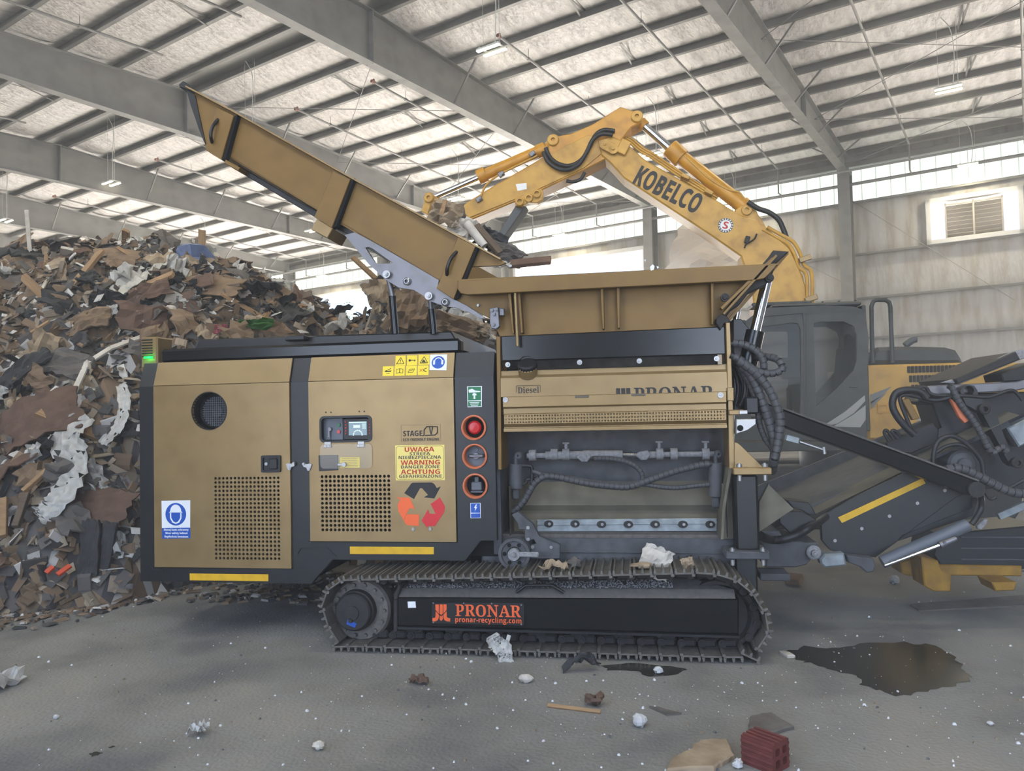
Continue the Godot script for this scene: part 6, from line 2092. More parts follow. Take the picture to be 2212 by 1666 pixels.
func shredder_conveyor(s: Node3D) -> void:
	var c := group_node("discharge_conveyor", s)
	note(c, "black inclined discharge conveyor with yellow tape")
	var g := Geo.new()
	var side := PackedVector2Array([Vector2(1.351, 0.768), Vector2(1.602, 0.915), Vector2(1.938, 1.082), Vector2(2.089, 1.058), Vector2(2.394, 1), Vector2(2.434, 0.888), Vector2(2.392, 0.768), Vector2(1.882, 0.586), Vector2(1.725, 0.467), Vector2(1.525, 0.486), Vector2(1.409, 0.518), Vector2(1.355, 0.587)])
	g.plate(side, -6.0, -5.95, Transform3D(), 0.004)
	put("side_panel", g, M.black_satin, c)
	g = Geo.new()
	g.plate(PackedVector2Array([Vector2(1.885, 0.599), Vector2(2.284, 0.905), Vector2(2.36, 0.936), Vector2(2.388, 0.904), Vector2(2.393, 0.832), Vector2(1.912, 0.631)]), -5.95, -5.94, Transform3D(), 0.003)
	put("side_gusset", g, M.black_satin, c)
	sheet_of(PackedVector2Array([Vector2(1.472, 0.759), Vector2(2.054, 1.038), Vector2(2.067, 1.038), Vector2(2.085, 1.006), Vector2(1.499, 0.718)]), -5.949, 0.003, "reflective_tape", M.tape_yellow, c)
	# belt bed and the far side wall
	g = Geo.new()
	var lo: Vector3 = Vector3(1.323, 0.782, -5.98)
	var hi: Vector3 = Vector3(1.969, 1.103, -5.98)
	hi = lo + (hi - lo) * 2.2
	g.flat(lo, hi, hi + Vector3(0, 0.03, -0.2), lo + Vector3(0, 0.03, -0.2), Vector3(2.0, -4.0, -6.0))
	put("skirt_strip", g, M.dusty_tan, c)
	g = Geo.new()
	g.slab(lo + Vector3(-0.3, -0.12, -0.75), hi + Vector3(0, -0.06, -0.75), 1.2, 0.05)
	put("belt", g, M.dusty_dark, c)
	g = Geo.new()
	g.slab(lo + Vector3(-0.4, -0.12, -1.35), hi + Vector3(0, -0.1, -1.35), 0.04, 0.22)
	put("side_panel", g, M.dusty_dark, c)
	for q in [Vector3(1.444, 0.589, -5.95), Vector3(1.634, 0.678, -5.95), Vector3(1.828, 0.769, -5.95), Vector3(2.022, 0.863, -5.95), Vector3(2.211, 0.955, -5.95)]:
		g = Geo.new()
		g.bolt(q, Vector3.BACK, 0.014, 0.01)
		put("panel_bolt", g, M.zinc, c)
	# tail housings
	g = Geo.new()
	g.plate(PackedVector2Array([Vector2(1.02, 0.799), Vector2(1.049, 0.831), Vector2(1.178, 0.831), Vector2(1.226, 0.805), Vector2(1.274, 0.773), Vector2(1.266, 0.735), Vector2(1.148, 0.671), Vector2(1.093, 0.671), Vector2(1.022, 0.748)]), -5.95, -5.75, Transform3D(), 0.006)
	put("tail_housing", g, M.black_satin, c)
	g = Geo.new()
	g.plate(PackedVector2Array([Vector2(1.123, 0.881), Vector2(1.276, 0.864), Vector2(1.3, 0.837), Vector2(1.336, 0.764), Vector2(1.279, 0.771), Vector2(1.229, 0.804), Vector2(1.166, 0.824)]), -6.2, -6.0, Transform3D(), 0.006)
	put("tail_housing", g, M.black_satin, c)
	g = Geo.new()
	g.plate(PackedVector2Array([Vector2(0.87, 0.691), Vector2(1.011, 0.692), Vector2(1.04, 0.641), Vector2(1.19, 0.61), Vector2(1.269, 0.611), Vector2(1.266, 0.542), Vector2(1.191, 0.453), Vector2(1.118, 0.434), Vector2(0.911, 0.431), Vector2(0.914, 0.552), Vector2(0.867, 0.615)]), -6.2, -5.72, Transform3D(), 0.01)
	put("hitch_block", g, M.dusty_dark, c)
	g = Geo.new()
	var pv: Vector3 = Vector3(1.236, 0.549, -5.7)
	g.ring(pv, Vector3.BACK, 0.0, 0.05, 0.03, 20)
	g.bolt(pv + Vector3(0, 0, 0.03), Vector3.BACK, 0.026, 0.03)
	put("pivot_pin", g, M.dusty_pipe, c)
	g = Geo.new()
	g.cbox(Vector3(0.948, 0.394, -5.6) + Vector3(0, 0, -0.08), Vector3(0.2, 0.05, 0.22), 0.006)
	put("hitch_plate", g, M.dusty_dark, c)
	# work lamp
	g = Geo.new()
	g.plate(PackedVector2Array([Vector2(1.301, 0.477), Vector2(1.334, 0.517), Vector2(1.471, 0.522), Vector2(1.485, 0.435), Vector2(1.338, 0.417), Vector2(1.309, 0.441)]), -5.9, -5.8, Transform3D(), 0.012)
	put("work_lamp", g, M.galvanised, c)
	# diagonal stay: square tube with dust on top
	g = Geo.new()
	var t0: Vector3 = Vector3(0.882, 1.567, -5.6)
	var t1: Vector3 = Vector3(2.357, 0.976, -5.85)
	g.slab(t0, t1, 0.1, 0.11)
	put("diagonal_stay", g, M.black_gloss, c)
	g = Geo.new()
	g.slab(t0 + Vector3(0.02, 0.06, 0), t1 + Vector3(0.02, 0.06, 0), 0.1, 0.012)
	put("stay_dust", g, M.dust, c)
	g = Geo.new()
	g.cyl(t1 + Vector3(0, 0, -0.06), t1 + Vector3(0, 0, 0.08), 0.055, -1, 16)
	put("stay_pin", g, M.track_dark, c)
	# valve block and its thin rod below the stay
	g = Geo.new()
	g.cbox(Vector3(1.088, 1.359, -5.55), Vector3(0.09, 0.045, 0.05), 0.004, Basis(Vector3.BACK, -0.3))
	put("valve_block", g, M.galvanised, c)
	g = Geo.new()
	g.cyl(Vector3(1.14, 1.339, -5.55), Vector3(1.301, 1.279, -5.55), 0.01, -1, 8)
	g.cyl(Vector3(1.295, 1.301, -5.55), Vector3(1.3, 1.253, -5.55), 0.014, -1, 8)
	put("valve_rod", g, M.zinc, c)
	# tilt cylinder
	g = Geo.new()
	g.cyl(Vector3(1.727, 0.458, -5.82), Vector3(2.305, 0.726, -5.82), 0.046, -1, 16)
	put("tilt_cylinder", g, M.plastic_grey, c)
	g = Geo.new()
	g.cyl(Vector3(1.727, 0.447, -5.76), Vector3(2.096, 0.592, -5.76), 0.011, -1, 10)
	put("guide_rod", g, M.chrome, c)
	g = Geo.new()
	g.cyl(Vector3(2.096, 0.592, -5.76), Vector3(2.203, 0.641, -5.76), 0.026, 0.02, 10)
	g.bolt(Vector3(2.119, 0.615, -5.74), Vector3.BACK, 0.012, 0.01)
	put("rod_clamp", g, M.steel, c)
	g = Geo.new()
	g.plate(PackedVector2Array([Vector2(1.486, 0.51), Vector2(1.591, 0.495), Vector2(1.666, 0.488), Vector2(1.679, 0.433), Vector2(1.663, 0.393), Vector2(1.617, 0.385), Vector2(1.581, 0.424), Vector2(1.499, 0.455)]), -5.9, -5.8, Transform3D(), 0.008)
	put("cylinder_clevis", g, M.dusty_dark, c)
	g = Geo.new()
	g.plate(PackedVector2Array([Vector2(2.431, 0.762), Vector2(2.451, 0.758), Vector2(2.445, 0.731), Vector2(2.41, 0.688), Vector2(2.385, 0.692), Vector2(2.378, 0.711)]), -5.88, -5.85, Transform3D(), 0.004)
	put("keeper_plate", g, M.dusty_pipe, c)
	hose(c, [Vector3(0.843, 0.7, -5.5), Vector3(0.95, 0.636, -5.7), Vector3(1.042, 0.64, -5.7), Vector3(1.134, 0.672, -5.7), Vector3(1.212, 0.72, -5.7), Vector3(1.323, 0.749, -5.85), Vector3(1.391, 0.765, -5.97)], 0.03, false)
	hose(c, [Vector3(2.388, 0.997, -5.9), Vector3(2.43, 0.933, -5.9), Vector3(2.392, 0.851, -5.8), Vector3(2.353, 0.773, -5.8), Vector3(2.323, 0.734, -5.8)], 0.02, false)
	hose(c, [Vector3(2.412, 0.991, -5.8), Vector3(2.431, 0.936, -5.8), Vector3(2.455, 0.909, -5.8), Vector3(2.488, 0.921, -5.8)], 0.012, false)


func build_right_machine() -> void:
	# the folded upper conveyor that leaves the picture at the right
	var c := group_node("folded_conveyor", get_node("shredder"))
	note(c, "dark folded conveyor head with curled hoses")
	var g := Geo.new()
	g.plate(PackedVector2Array([Vector2(1.906, 1.231), Vector2(1.988, 1.294), Vector2(2.311, 1.404), Vector2(2.262, 1.575), Vector2(2.16, 1.603), Vector2(2.194, 1.658), Vector2(2.997, 1.659), Vector2(2.978, 1.192), Vector2(2.906, 0.918), Vector2(2.513, 0.937), Vector2(2.173, 1.108)]), -6.6, -6.25, Transform3D(), 0.01)
	put("side_frame", g, M.black_satin, c)
	g = Geo.new()
	g.plate(PackedVector2Array([Vector2(2.135, 1.694), Vector2(2.221, 1.72), Vector2(2.786, 1.733), Vector2(2.93, 1.771), Vector2(2.926, 1.69), Vector2(2.753, 1.662), Vector2(2.203, 1.649)]), -6.5, -6.1, Transform3D(), 0.008)
	put("pale_channel", g, M.steel, c)
	g = Geo.new()
	g.plate(PackedVector2Array([Vector2(2.393, 1.766), Vector2(2.818, 1.957), Vector2(2.844, 1.9), Vector2(2.412, 1.73)]), -6.9, -6.15, Transform3D(), 0.006)
	put("raised_beam", g, M.track_dark, c)
	g = Geo.new()
	g.plate(PackedVector2Array([Vector2(2.321, 1.742), Vector2(2.416, 1.772), Vector2(2.826, 1.962), Vector2(2.987, 1.998), Vector2(2.985, 1.94), Vector2(2.869, 1.898), Vector2(2.446, 1.726)]), -6.25, -6.2, Transform3D(), 0.006)
	put("beam_skin", g, M.dusty_pipe, c)
	g = Geo.new()
	g.plate(PackedVector2Array([Vector2(2.691, 1.791), Vector2(2.934, 1.878), Vector2(2.929, 1.747), Vector2(2.704, 1.737)]), -6.4, -6.1, Transform3D(), 0.006)
	put("end_block", g, M.rubber, c)
	g = Geo.new()
	g.plate(PackedVector2Array([Vector2(2.712, 1.392), Vector2(2.918, 1.494), Vector2(2.911, 1.315), Vector2(2.789, 1.252)]), -6.2, -6.1, Transform3D(), 0.01)
	put("guard_plate", g, M.galvanised, c)
	# eye plate
	g = Geo.new()
	var eye := PackedVector2Array([Vector2(2.365, 1.669), Vector2(2.381, 1.702), Vector2(2.42, 1.718), Vector2(2.46, 1.708), Vector2(2.482, 1.674), Vector2(2.484, 1.634), Vector2(2.598, 1.502), Vector2(2.683, 1.226), Vector2(2.725, 1.162), Vector2(2.708, 1.114), Vector2(2.672, 1.138), Vector2(2.591, 1.324), Vector2(2.509, 1.504), Vector2(2.399, 1.571)])
	g.frame_plate(eye, [circle(Vector2(2.423, 1.674), 0.035, 14)], -6.1, -6.0)
	put("eye_plate", g, M.black_satin, c)
	for q in [Vector3(2.509, 1.537, -5.98), Vector3(2.709, 1.146, -5.98)]:
		g = Geo.new()
		g.ring(q, Vector3.BACK, 0.02, 0.038, 0.03, 18)
		put("bushing", g, M.track_dark, c)
	# motor and drum
	g = Geo.new()
	var mc: Vector3 = Vector3(2.375, 1.135, -6.05)
	g.lathe(mc, Vector3.BACK, [Vector2(0.1, -0.2), Vector2(0.1, 0.0), Vector2(0.085, 0.02), Vector2(0.05, 0.03), Vector2(0.045, 0.06), Vector2(0.0, 0.06)], 24)
	put("drum_motor", g, M.dusty_dark, c)
	# coloured paddles
	g = Geo.new()
	g.plate(PackedVector2Array([Vector2(1.963, 1.62), Vector2(2.013, 1.627), Vector2(2.083, 1.476), Vector2(2.032, 1.467)]), -6.04, -6.0, Transform3D(), 0.004)
	put("tan_paddle", g, M.ochre, c)
	g = Geo.new()
	g.plate(PackedVector2Array([Vector2(2.286, 1.622), Vector2(2.324, 1.589), Vector2(2.41, 1.457), Vector2(2.38, 1.438), Vector2(2.344, 1.481)]), -6.02, -5.98, Transform3D(), 0.004)
	put("rust_paddle", g, M.ring_orange, c)
	g = Geo.new()
	g.plate(PackedVector2Array([Vector2(1.87, 1.298), Vector2(1.926, 1.331), Vector2(2.211, 1.443), Vector2(2.248, 1.392), Vector2(2.236, 1.293), Vector2(2.047, 1.212), Vector2(1.883, 1.231)]), -6.3, -6.1, Transform3D(), 0.01)
	put("cover_box", g, M.rubber, c)
	for q in [[Vector3(1.878, 1.309, -6.05), Vector3(1.849, 1.367, -6.05), Vector3(1.854, 1.392, -6.05), Vector3(1.873, 1.384, -6.05), Vector3(1.91, 1.325, -6.05)], [Vector3(1.941, 1.333, -6.05), Vector3(1.904, 1.375, -6.05), Vector3(1.908, 1.391, -6.05), Vector3(1.928, 1.383, -6.05), Vector3(1.957, 1.341, -6.05)]]:
		g = Geo.new()
		g.tube(curve(q, 5), 0.013, 8)
		put("lifting_loop", g, M.rubber, c)
	hose(c, [Vector3(2.035, 1.358, -5.98), Vector3(1.976, 1.417, -5.98), Vector3(1.917, 1.5, -5.98), Vector3(1.889, 1.582, -5.98), Vector3(1.915, 1.664, -5.98), Vector3(1.986, 1.691, -5.98), Vector3(2.085, 1.676, -5.98), Vector3(2.128, 1.626, -5.98)], 0.026, false)
	hose(c, [Vector3(2.02, 1.391, -6), Vector3(1.985, 1.498, -6), Vector3(1.957, 1.581, -6), Vector3(1.952, 1.639, -6), Vector3(1.999, 1.654, -6), Vector3(2.075, 1.636, -6), Vector3(2.196, 1.608, -6), Vector3(2.303, 1.63, -6)], 0.015, false)
	hose(c, [Vector3(2.268, 1.712, -5.96), Vector3(2.29, 1.703, -5.96), Vector3(2.318, 1.637, -5.96), Vector3(2.36, 1.555, -5.96), Vector3(2.416, 1.474, -5.96), Vector3(2.444, 1.425, -5.96), Vector3(2.492, 1.327, -5.96), Vector3(2.526, 1.247, -5.96), Vector3(2.562, 1.226, -5.96), Vector3(2.601, 1.262, -5.96), Vector3(2.643, 1.229, -5.96)], 0.02, true)
	hose(c, [Vector3(2.144, 1.122, -5.96), Vector3(2.152, 1.219, -5.96), Vector3(2.185, 1.308, -5.96), Vector3(2.262, 1.347, -5.96), Vector3(2.336, 1.322, -5.96), Vector3(2.408, 1.256, -5.96), Vector3(2.471, 1.167, -5.96), Vector3(2.482, 1.071, -5.96)], 0.017, false)
	hose(c, [Vector3(2.171, 1.227, -5.97), Vector3(2.248, 1.274, -5.97), Vector3(2.338, 1.281, -5.97), Vector3(2.426, 1.231, -5.97), Vector3(2.468, 1.167, -5.97)], 0.014, false)
	hose(c, [Vector3(2.167, 1.107, -5.85), Vector3(2.255, 1.122, -5.85), Vector3(2.328, 1.105, -5.85), Vector3(2.4, 1.065, -5.85), Vector3(2.506, 1.002, -5.85), Vector3(2.612, 0.95, -5.85), Vector3(2.776, 0.93, -5.85)], 0.028, true)
	hose(c, [Vector3(2.576, 0.949, -5.9), Vector3(2.673, 1.004, -5.9), Vector3(2.806, 1.081, -5.9)], 0.012, false)
	hose(c, [Vector3(2.015, 1.687, -6), Vector3(2.123, 1.708, -6), Vector3(2.182, 1.649, -6), Vector3(2.409, 1.636, -6), Vector3(2.558, 1.624, -6), Vector3(2.708, 1.669, -6), Vector3(2.779, 1.594, -6)], 0.013, false)
	# bright rail below
	g = Geo.new()
	g.slab(Vector3(2.604, 0.752, -6.05), Vector3(2.868, 0.872, -6.05), 0.04, 0.05)
	put("bright_rail", g, M.galvanised, c)
	# dark slatted bin under it
	var bin := thing("slatted_bin", "black ribbed bin standing on the yellow pallet", "bin", Vector3.ZERO)
	g = Geo.new()
	g.plate(PackedVector2Array([Vector2(2.319, 0.567), Vector2(3.027, 0.637), Vector2(3.013, 0.301), Vector2(2.349, 0.294), Vector2(2.281, 0.403)]), -6.9, -6.4, Transform3D(), 0.01)
	put("body", g, M.black_satin, bin)
	for i in 4:
		g = Geo.new()
		var yy: float = 0.544 - i * 0.085
		g.cbox(Vector3(2.95, yy, -6.395), Vector3(0.95, 0.012, 0.012), 0.003)
		put("rib", g, M.dusty_dark, bin)
	var pal := thing("yellow_pallet", "yellow steel pallet on the floor under the dark bin", "pallet", Vector3.ZERO)
	paint("pallet_yellow", Color(0.66, 0.5, 0.12), 0.65, 0.0, {"tex": noise(0.01, [[0.0, Color(0.72, 0.7, 0.64)], [1.0, Color(1, 1, 1)]], 141, 4), "scale": Vector3(1.2, 1.2, 1.2)})
	g = Geo.new()
	g.plate(PackedVector2Array([Vector2(2.249, 0.336), Vector2(2.895, 0.329), Vector2(2.892, 0.252), Vector2(2.308, 0.252), Vector2(2.246, 0.253)]), -6.95, -6.37, Transform3D(), 0.008)
	put("deck", g, M.pallet_yellow, pal)
	for q in [PackedVector2Array([Vector2(2.095, 0.438), Vector2(2.21, 0.414), Vector2(2.238, 0.34), Vector2(2.299, 0.308), Vector2(2.291, 0.187), Vector2(2.171, 0.186), Vector2(2.11, 0.223)]), PackedVector2Array([Vector2(2.571, 0.258), Vector2(2.743, 0.261), Vector2(2.726, 0.2), Vector2(2.598, 0.194)])]:
		g = Geo.new()
		g.plate(q, -6.36, -6.12, Transform3D(), 0.008)
		put("foot", g, M.pallet_yellow, pal)
	g = Geo.new()
	g.plate(PackedVector2Array([Vector2(2.026, 0.347), Vector2(2.157, 0.403), Vector2(2.18, 0.378), Vector2(2.167, 0.242), Vector2(2.071, 0.248), Vector2(2.032, 0.266)]), -6.6, -6.37, Transform3D(), 0.008)
	put("fork_pocket", g, M.pallet_yellow, pal)


func build_excavator() -> void:
	var soil := noise(0.012, [[0.1, Color(0.82, 0.8, 0.76)], [0.5, Color(0.95, 0.945, 0.94)], [0.9, Color(1, 1, 1)]], 201, 4)
	paint("digger_yellow", Color(0.76, 0.59, 0.23), 0.45, 0.0, {"tex": soil, "scale": Vector3(0.5, 0.5, 0.5)})
	paint("digger_yellow_new", Color(0.77, 0.56, 0.15), 0.4, 0.0, {"tex": soil, "scale": Vector3(0.5, 0.5, 0.5)})
	paint("cab_grey", Color(0.24, 0.25, 0.24), 0.55, 0.0, {"tex": soil, "scale": Vector3(0.8, 0.8, 0.8)})
	paint("strut_grey", Color(0.3, 0.31, 0.32), 0.5, 0.3)
	paint("swoosh_grey", Color(0.62, 0.62, 0.6), 0.5)
	paint("swoosh_dark", Color(0.42, 0.43, 0.43), 0.5)
	paint("seat_cloth", Color(0.12, 0.12, 0.13), 0.9)
	var pane := paint("cab_glass", Color(0.1, 0.12, 0.1, 0.6), 0.05)
	pane.metallic_specular = 0.25
	pane.transparency = BaseMaterial3D.TRANSPARENCY_ALPHA
	var e := thing("excavator", "yellow excavator with a dark grey cab behind the shredder", "excavator", Vector3.ZERO)
	digger_arm(e)
	digger_body(e)


func digger_arm(e: Node3D) -> void:
	var b := group_node("boom", e)
	var g := Geo.new()
	g.plate(PackedVector2Array([Vector2(-0.386, 5.311), Vector2(-0.33, 5.414), Vector2(-0.223, 5.457), Vector2(-0.028, 5.369), Vector2(0.252, 5.08), Vector2(1.207, 4.445), Vector2(1.502, 4.23), Vector2(1.723, 4.138), Vector2(1.856, 4.026), Vector2(2.153, 3.725), Vector2(2.266, 3.463), Vector2(2.343, 3.203), Vector2(2.357, 2.896), Vector2(2.348, 2.616), Vector2(1.676, 2.642), Vector2(1.643, 3.185), Vector2(1.509, 3.644), Vector2(1.141, 3.939), Vector2(-0.042, 4.834), Vector2(-0.233, 5.068), Vector2(-0.349, 5.179)]), -11.1, -10.7, Transform3D(), 0.02)
	put("boom_box", g, M.digger_yellow, b)
	letters("KOBELCO", "lettering", Vector3(0.562, 4.631, -10.695), 0.285, 0.98, M.print_dark, b, "Droid Sans", true, Basis(Vector3.BACK, -0.53), false, 0.006, 0.5)
	var bc: Vector3 = Vector3(1.32, 4.082, -10.69)
	g = Geo.new()
	g.plate(circle(Vector2(bc.x, bc.y), 0.102, 28), -10.7, -10.694)
	put("badge_ring", g, M.strut_grey, b)
	g = Geo.new()
	g.plate(circle(Vector2(bc.x, bc.y), 0.072, 24), -10.7, -10.69)
	put("badge_disc", g, M.sign_white, b)
	letters("S", "lettering", bc + Vector3(0, 0, 0.004), 0.1, 0.07, M.print_red, b, "Droid Sans", true, Basis(Vector3.BACK, -0.3), true, 0.004)
	for i in 16:
		var a := TAU * i / 16.0
		g = Geo.new()
		g.cbox(bc + Vector3(cos(a) * 0.087, sin(a) * 0.087, -0.002), Vector3(0.014, 0.018, 0.002), 0.0004, Basis(Vector3.BACK, a - PI * 0.5))
		put("badge_letter", g, M.sign_white, b)
	# pin plate at the elbow
	g = Geo.new()
	var p0: Vector3 = Vector3(-0.3, 5.315, -10.68)
	var p1: Vector3 = Vector3(-0.179, 5.239, -10.68)
	for q in [p0, p1]:
		g.cyl(q, q + Vector3(0, 0, 0.05), 0.07, -1, 20)
		g.bolt(q + Vector3(0, 0, 0.05), Vector3.BACK, 0.025, 0.02)
	g.slab((p0 + Vector3(0, 0, 0.025)), (p1 + Vector3(0, 0, 0.025)), 0.05, 0.14)
	put("elbow_pin", g, M.digger_yellow, b)
	g = Geo.new()
	g.cbox(Vector3(-0.036, 5.261, -10.66), Vector3(0.14, 0.2, 0.05), 0.008, Basis(Vector3.BACK, -0.5))
	put("valve_block", g, M.digger_yellow, b)
	# steel pipes along the top
	for k in 3:
		g = Geo.new()
		var path: Array = [Vector3(-0.132, 5.436, -10.75), Vector3(0.024, 5.369, -10.75), Vector3(0.178, 5.223, -10.75), Vector3(0.357, 5.102, -10.75), Vector3(0.712, 4.823, -10.75), Vector3(1.014, 4.603, -10.75), Vector3(1.213, 4.458, -10.75)]
		for i in path.size():
			path[i] += Vector3(0.03 * k, 0.045 * k, -0.08 * k)
		g.tube(curve(path, 4), 0.017, 8)
		put("steel_pipe", g, M.digger_yellow, b)
	for q in [Vector3(1.104, 4.546, -10.72), Vector3(0.798, 4.781, -10.72)]:
		g = Geo.new()
		g.cbox(q, Vector3(0.12, 0.05, 0.2), 0.006, Basis(Vector3.BACK, -0.53))
		put("pipe_clamp", g, M.digger_yellow, b)
	for k in 3:
		g = Geo.new()
		var path: Array = [Vector3(1.864, 4.021, -10.68), Vector3(2.057, 3.894, -10.68), Vector3(2.2, 3.796, -10.68), Vector3(2.28, 3.637, -10.68), Vector3(2.324, 3.481, -10.68), Vector3(2.406, 3.401, -10.68), Vector3(2.425, 3.247, -10.68), Vector3(2.41, 2.942, -10.68)]
		for i in path.size():
			path[i] += Vector3(-0.06 * k, -0.02 * k, -0.03 * k)
		g.tube(curve(path, 4), 0.026, 8)
		put("steel_pipe", g, M.digger_yellow, b)
	for q in [Vector3(2.332, 3.556, -10.64), Vector3(2.391, 3.016, -10.64)]:
		g = Geo.new()
		g.cbox(q, Vector3(0.16, 0.07, 0.06), 0.006, Basis(Vector3.BACK, 0.3))
		put("pipe_clamp", g, M.gold, b)
	g = Geo.new()
	g.tube(curve([Vector3(1.556, 3.75, -10.66), Vector3(1.582, 3.8, -10.66), Vector3(1.683, 3.859, -10.66), Vector3(1.723, 3.934, -10.66)], 5), 0.012, 6)
	g.cbox(Vector3(1.594, 3.859, -10.66), Vector3(0.06, 0.1, 0.03), 0.006, Basis(Vector3.BACK, -0.3))
	put("lamp_lead", g, M.rubber, b)
	hose(b, [Vector3(1.629, 4.394, -10.72), Vector3(1.756, 4.297, -10.72), Vector3(1.902, 4.231, -10.72), Vector3(2.022, 4.125, -10.72), Vector3(2.08, 3.992, -10.72), Vector3(2.118, 3.873, -10.72)], 0.035, false)
	# stick
	var s := group_node("stick", e)
	g = Geo.new()
	g.plate(PackedVector2Array([Vector2(-2.497, 4.528), Vector2(-2.298, 4.653), Vector2(-2.016, 4.808), Vector2(-1.237, 5.198), Vector2(-1.113, 5.27), Vector2(-1.09, 5.432), Vector2(-1.045, 5.511), Vector2(-0.958, 5.517), Vector2(-0.768, 5.538), Vector2(-0.458, 5.648), Vector2(-0.068, 5.864), Vector2(0.037, 5.823), Vector2(0.179, 5.757), Vector2(0.243, 5.69), Vector2(0.214, 5.612), Vector2(0.082, 5.556), Vector2(-0.027, 5.43), Vector2(-0.135, 5.304), Vector2(-0.204, 5.201), Vector2(-0.258, 5.146), Vector2(-0.567, 5.007), Vector2(-1.412, 4.672), Vector2(-2.276, 4.376)]), -11.08, -10.72, Transform3D(), 0.015)
	put("stick_box", g, M.digger_yellow_new, s)
	g = Geo.new()
	g.plate(PackedVector2Array([Vector2(-2.438, 4.563), Vector2(-1.126, 5.235), Vector2(-0.528, 5.493), Vector2(-0.396, 5.442), Vector2(-0.349, 5.209), Vector2(-0.593, 5.025), Vector2(-1.41, 4.702), Vector2(-2.273, 4.414)]), -10.73, -10.705, Transform3D(), 0.006)
	put("stick_cheek", g, M.digger_yellow, s)
	for q in [Vector3(0.16, 5.697, -10.72), Vector3(-1.029, 5.455, -10.72)]:
		g = Geo.new()
		g.ring(q, Vector3.BACK, 0.03, 0.085, 0.04, 20)
		put("pin_boss", g, M.digger_yellow, s)
	g = Geo.new()
	g.plate(PackedVector2Array([Vector2(-1.583, 4.855), Vector2(-1.427, 4.864), Vector2(-1.424, 4.773), Vector2(-1.558, 4.755)]), -10.706, -10.7)
	put("warning_label", g, M.sign_white, s)
	# thumb lug and strut
	g = Geo.new()
	g.plate(PackedVector2Array([Vector2(-1.601, 4.619), Vector2(-1.568, 4.644), Vector2(-1.403, 4.714), Vector2(-1.212, 4.756), Vector2(-1.186, 4.713), Vector2(-1.2, 4.592), Vector2(-1.271, 4.551), Vector2(-1.406, 4.565), Vector2(-1.503, 4.517), Vector2(-1.584, 4.528)]), -10.76, -10.66, Transform3D(), 0.008)
	put("thumb_lug", g, M.digger_yellow, s)
	for q in [Vector3(-1.521, 4.582, -10.65), Vector3(-1.39, 4.624, -10.65), Vector3(-1.272, 4.679, -10.65)]:
		g = Geo.new()
		g.ring(q, Vector3.BACK, 0.035, 0.06, 0.03, 18)
		put("lug_bushing", g, M.digger_yellow, s)
	g = Geo.new()
	g.plate(PackedVector2Array([Vector2(-1.911, 4.1), Vector2(-1.597, 4.561), Vector2(-1.541, 4.612), Vector2(-1.452, 4.551), Vector2(-1.497, 4.486), Vector2(-1.815, 4.067)]), -11.05, -10.75, Transform3D(), 0.008)
	put("thumb_strut", g, M.strut_grey, s)
	# bucket linkage at the tip
	g = Geo.new()
	g.plate(PackedVector2Array([Vector2(-3.007, 4.565), Vector2(-2.947, 4.729), Vector2(-2.922, 4.811), Vector2(-2.851, 4.821), Vector2(-2.795, 4.775), Vector2(-2.781, 4.718), Vector2(-2.854, 4.653), Vector2(-2.905, 4.503)]), -11.06, -10.74, Transform3D(), 0.01)
	put("bucket_link", g, M.digger_yellow, s)
	g = Geo.new()
	g.plate(PackedVector2Array([Vector2(-2.905, 4.785), Vector2(-2.819, 4.802), Vector2(-2.65, 4.679), Vector2(-2.477, 4.562), Vector2(-2.49, 4.445), Vector2(-2.652, 4.567)]), -11.02, -10.78, Transform3D(), 0.01)
	put("bucket_link", g, M.digger_yellow, s)
	g = Geo.new()
	g.ring(Vector3(-2.879, 4.751, -10.74), Vector3.BACK, 0.03, 0.075, 0.04, 18)
	put("pin_boss", g, M.digger_yellow, s)
	# bucket cylinder
	g = Geo.new()
	g.cyl(Vector3(-2.831, 4.792, -10.85), Vector3(-2.111, 5.053, -10.85), 0.042, -1, 14)
	put("piston_rod", g, M.chrome, s)
	g = Geo.new()
	g.cyl(Vector3(-2.139, 5.041, -10.85), Vector3(-1.179, 5.387, -10.85), 0.085, -1, 18)
	g.cyl(Vector3(-2.16, 5.035, -10.85), Vector3(-2.041, 5.082, -10.85), 0.11, -1, 18)
	g.cyl(Vector3(-1.282, 5.347, -10.85), Vector3(-1.159, 5.392, -10.85), 0.1, -1, 18)
	g.cyl(Vector3(-1.159, 5.392, -10.85), Vector3(-1.042, 5.492, -10.85), 0.06, -1, 14)
	put("cylinder_barrel", g, M.digger_yellow_new, s)
	g = Geo.new()
	g.tube(curve([Vector3(-2.097, 4.717, -10.7), Vector3(-2.039, 4.837, -10.7), Vector3(-1.954, 4.928, -10.7), Vector3(-1.786, 5.026, -10.7), Vector3(-1.564, 5.119, -10.7), Vector3(-1.26, 5.247, -10.7)], 4), 0.017, 8)
	put("steel_pipe", g, M.digger_yellow, s)
	for q in [Vector3(-2.121, 4.666, -10.69), Vector3(-1.787, 5.008, -10.69), Vector3(-1.33, 5.27, -10.69)]:
		g = Geo.new()
		g.cbox(q, Vector3(0.09, 0.07, 0.06), 0.008, Basis(Vector3.BACK, 0.5))
		g.bolt(q + Vector3(0.02, 0, 0.03), Vector3.BACK, 0.02, 0.015)
		put("pipe_clamp", g, M.steel, s)
